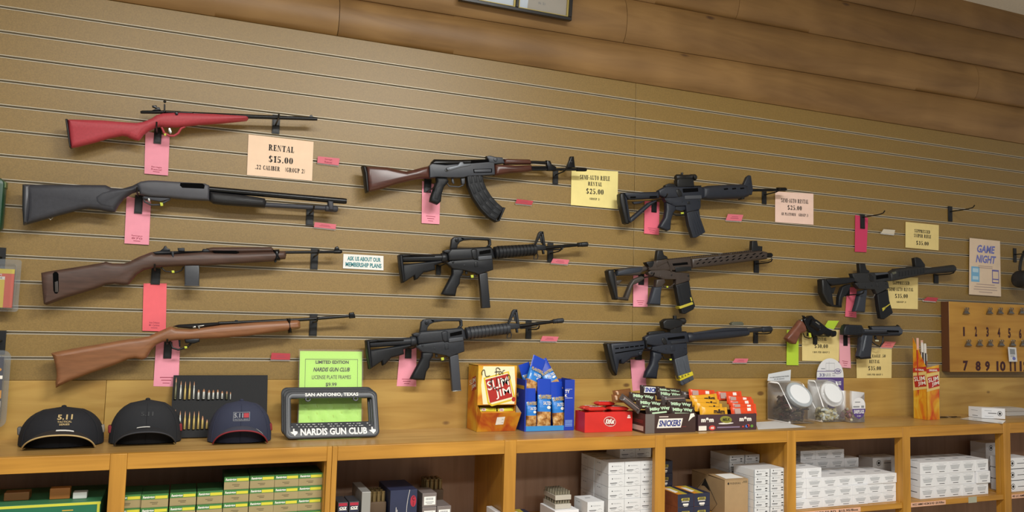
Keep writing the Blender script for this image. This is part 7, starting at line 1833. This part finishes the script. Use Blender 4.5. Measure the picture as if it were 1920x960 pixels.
# next bay
zb5 = Z0 - .557 + .0005
for c in range(2):
    for r in range(2):
        put_box('nav', 1.692 + c * .0702, -.295, zb5 + r * .047, 'navy carton with an olive label in the front stack left of the cardboard box', 'ammunition carton', 'navy cartons in the front stack')
for c in range(2):
    for r in range(4): put_box('nav', 1.625 + c * .0702, -.15, zb5 + r * .047, 'navy carton with an olive label stacked at the back of its bay', 'ammunition carton', 'navy cartons at the back')
x0, x1, y0, zt = 1.905, 2.012, -.285, Z0 - .424
t = thing('cardboard_box', ((x0 + x1) / 2, -.18, zb5), 'plain brown cardboard box between navy cartons and white flat cartons', 'cardboard box')
M_KRAFT = mat('kraft_board', '#a78a64', .75, noise=.05, ns=30)
b = MB(); mesh_box(b, x0, x1, y0, -.075, zb5, zt - .002); q = [Vector((x0, y0, zt)), Vector((x1, y0, zt)), Vector((x1, y0, zb5)), Vector((x0, y0, zb5))]
b.qell(q, .15, .10, .035, .035, 1); b.qtext(q, .22, .075, .68, .125, 'F E D E R A L', 1, .01, off=.0006); b.qrect(q, .78, .05, .96, .07, 2); b.qrect(q, .74, .09, .96, .1, 2)
qs = [Vector((x0, -.075, zt)), Vector((x0, y0, zt)), Vector((x0, y0, zb5)), Vector((x0, -.075, zb5))]
b.qpoly(qs, [(.42, .12), (.30, .36), (.40, .34), (.52, .42), (.58, .44)], 1); b.tube([MB.qmap(qs, *p, .0004) for p in ((.42, .12), (.78, .74), (.62, .98), (.1, .98))], .0009, 4, 1); b.tube([MB.qmap(qs, *p, .0004) for p in ((.42, .12), (.05, .65))], .0009, 4, 1)
b.build('body', [M_KRAFT, M_INK, M_SHAD], t, smooth=0, bevel=.001)
for y_a, y_b, dz, mm in ((y0, -.182, .004, M_KRAFT), (-.178, -.075, .001, M_KRAFT)):
    b = MB(); b.hexa([(x0, y_a, zt - .0015), (x1, y_a, zt - .0015), (x1, y_b, zt + dz - .0015), (x0, y_b, zt + dz - .0015), (x0, y_a, zt + .001), (x1, y_a, zt + .001), (x1, y_b, zt + dz + .001), (x0, y_b, zt + dz + .001)]); b.build('flap', mm, t, smooth=0)
b = MB(); b.hexa([(x0 + .015, -.27, zt + .0022), (x1 - .01, -.27, zt + .0022), (x1 - .015, -.20, zt + .0052), (x0 + .02, -.20, zt + .0052), (x0 + .015, -.27, zt + .0027), (x1 - .01, -.27, zt + .0027), (x1 - .015, -.20, zt + .0057), (x0 + .02, -.20, zt + .0057)]); b.build('shipping_label', M_WHITE, t, smooth=0)
def flat(b, w, h, d):
    q = fq(w, h); b.qrect(q, .0, .0, .06, 1, 1, .0002); b.qell(q, .24, .26, .03, .10, 2); b.qtext(q, .32, .2, .78, .31, 'F E D E R A L', 1, 0, off=.0005); b.qrect(q, .14, .58, .5, .66, 2); b.qrect(q, .18, .76, .48, .80, 1); b.qell(q, .80, .55, .08, .07, 2); b.qell(q, .80, .86, .07, .06, 2)
box_kind('flat', 'ammunition_carton', .0745, .0278, .12, [M_FED, M_GREYINK, M_INK], flat)
for c in range(2):
    for r in range(6): put_box('flat', 2.0195 + c * .0752, -.3090, zb5 + r * .0285, 'flat white ammunition carton in the double column right of the cardboard box', 'ammunition carton', 'flat white cartons in the double column')
    for r in range(7): put_box('flat', 2.0195 + c * .0752, -.16, zb5 + r * .0285, 'flat white ammunition carton in the back column of its bay', 'ammunition carton', 'flat white cartons in the back column')
# two right bays of white cartons
def win(b, w, h, d):
    q = fq(w, h)
    b.qrect(q, .1, .10, .9, .115, 1); b.qrect(q, .3, .22, .7, .25, 1)
    for k in range(4): b.qrect(q, .16 + .02 * k, .34 + .09 * k, .86 - .03 * k, .375 + .09 * k, 3)
    b.qrect(q, .36, .80, .74, .845, 2)
    q = sq(d, h); b.qell(q, .35, .45, .10 * h / d * 2.6, .26, 2); b.qell(q, .35, .45, .10 * h / d * 1.9, .19, 0, .0007); b.qell(q, .35, .45, .10 * h / d * 1.2, .12, 2, .0009); b.qrect(q, .55, .45, .9, .5, 2)
    q = [Vector((0, d, h)), Vector((w, d, h)), Vector((w, 0, h)), Vector((0, 0, h))]; b.qrect(q, .2, .05, .8, .35, 1); b.qrect(q, .2, .6, .6, .66, 3)
M_VLG = mat('faint_print', '#c2c4c7', .6)
box_kind('w6', 'ammunition_carton', .0785, .0379, .15, [M_CARD, M_VLG, M_INK, M_GREYINK], win)
box_kind('w6b', 'ammunition_carton', .0785, .0376, .115, [M_CARD, M_VLG, M_INK, M_GREYINK], win)
box_kind('w7', 'ammunition_carton', .0808, .0496, .15, [M_CARD, M_VLG, M_INK, M_GREYINK], win)
for c in range(7):
    for r in range(4 if c < 2 else 3):
        put_box('w6', 2.2028 + c * .0790, -.300, zsh + r * .0385, 'white ammunition carton in the front stack right of the fifth post' , 'ammunition carton', 'white cartons in the wide front stack', jit=.003)
for c in range(4):
    for r in range(5 if c < 3 else 4):
        put_box('w6b', 2.40 + c * .0791, -.136, zsh + r * .0383, 'white ammunition carton in the shaded back stack', 'ammunition carton', 'white cartons in the shaded back stack', jit=.001)
for c in range(5):
    for r in range(3):
        dy = 0; dx = 0
        put_box('w7', 2.886 + c * .0814 + (.004 if (r == 1 and c == 4) else 0), -.302 - (.006 if (r == 1 and c == 4) else 0), zsh + r * .0503, 'white ammunition carton in the three row stack above the peach shelf label', 'ammunition carton', 'white cartons in the three row stack', jit=.002)
def lng(b, w, h, d):
    q = fq(w, h); b.qell(q, .22, .5, .085, .27, 1); b.qell(q, .22, .5, .07, .21, 0, .0006); b.qell(q, .22, .5, .045, .13, 1, .0008); b.qrect(q, .42, .5, .8, .55, 1); b.qrect(q, .68, .18, .9, .22, 2)
box_kind('lng', 'ammunition_carton', .155, .0465, .08, [M_CARD, M_INK, M_GREYINK], lng)
for r in range(3): put_box('lng', 2.83, -.105, zsh + r * .0468, 'white carton with a round emblem at the back left of the sixth bay', 'ammunition carton', 'emblem cartons behind the sixth post', jit=.001)
for r in range(4): put_box('lng', 3.50, -.135, zsh + r * .0468, 'white carton with a round emblem at the back left of the last bay', 'ammunition carton', 'emblem cartons behind the last post', jit=.001)
for r in range(3): put_box('lng', 3.415, -.30, zsh + r * .0505, 'white carton turned long side out at the right edge of the picture', 'ammunition carton', 'long side cartons at the right edge', jit=.001)
# shelf edge labels and tape
M_PLB = mat('peach_label', '#dfae92', .6)
def edge_label(x0, x1, z0, z1, txt, label):
    q = [Vector((x0, -.3262, z1)), Vector((x1, -.3262, z1)), Vector((x1, -.3262, z0)), Vector((x0, -.3262, z0))]
    b = MB(); b.panel(q, .0008); b.qtext(q, .04, .22, .96, .78, txt, 1, .02); tag(b.build('shelf_label', [M_PLB, M_INK], smooth=0), label, 'label')
edge_label(2.801, 3.00, zsh - .021, zsh - .003, 'WCC AMMO 45CM 50 RD  $35.95/Box', 'peach shelf label with black print under the three row stack of cartons')
edge_label(2.21, 2.53, zsh - .021, zsh - .003, 'AMMO 9MM 50 RD  $15.95/Box', 'peach shelf label cut by the lower edge of the picture')
edge_label(3.40, 3.56, zsh - .021, zsh - .003, '45 LC AMMO $39.95', 'peach shelf label at the right edge of the picture')
b = MB(); b.panel([Vector((3.135, -.3262, zsh + .0008)), Vector((3.185, -.3262, zsh + .0008)), Vector((3.185, -.3262, zsh - .024)), Vector((3.135, -.3262, zsh - .024))], .0008)
tag(b.build('tape_piece', mat('grey_tape', '#a9a892', .4), smooth=0), 'bit of greyish tape on the shelf edge right of the peach label', 'tape')
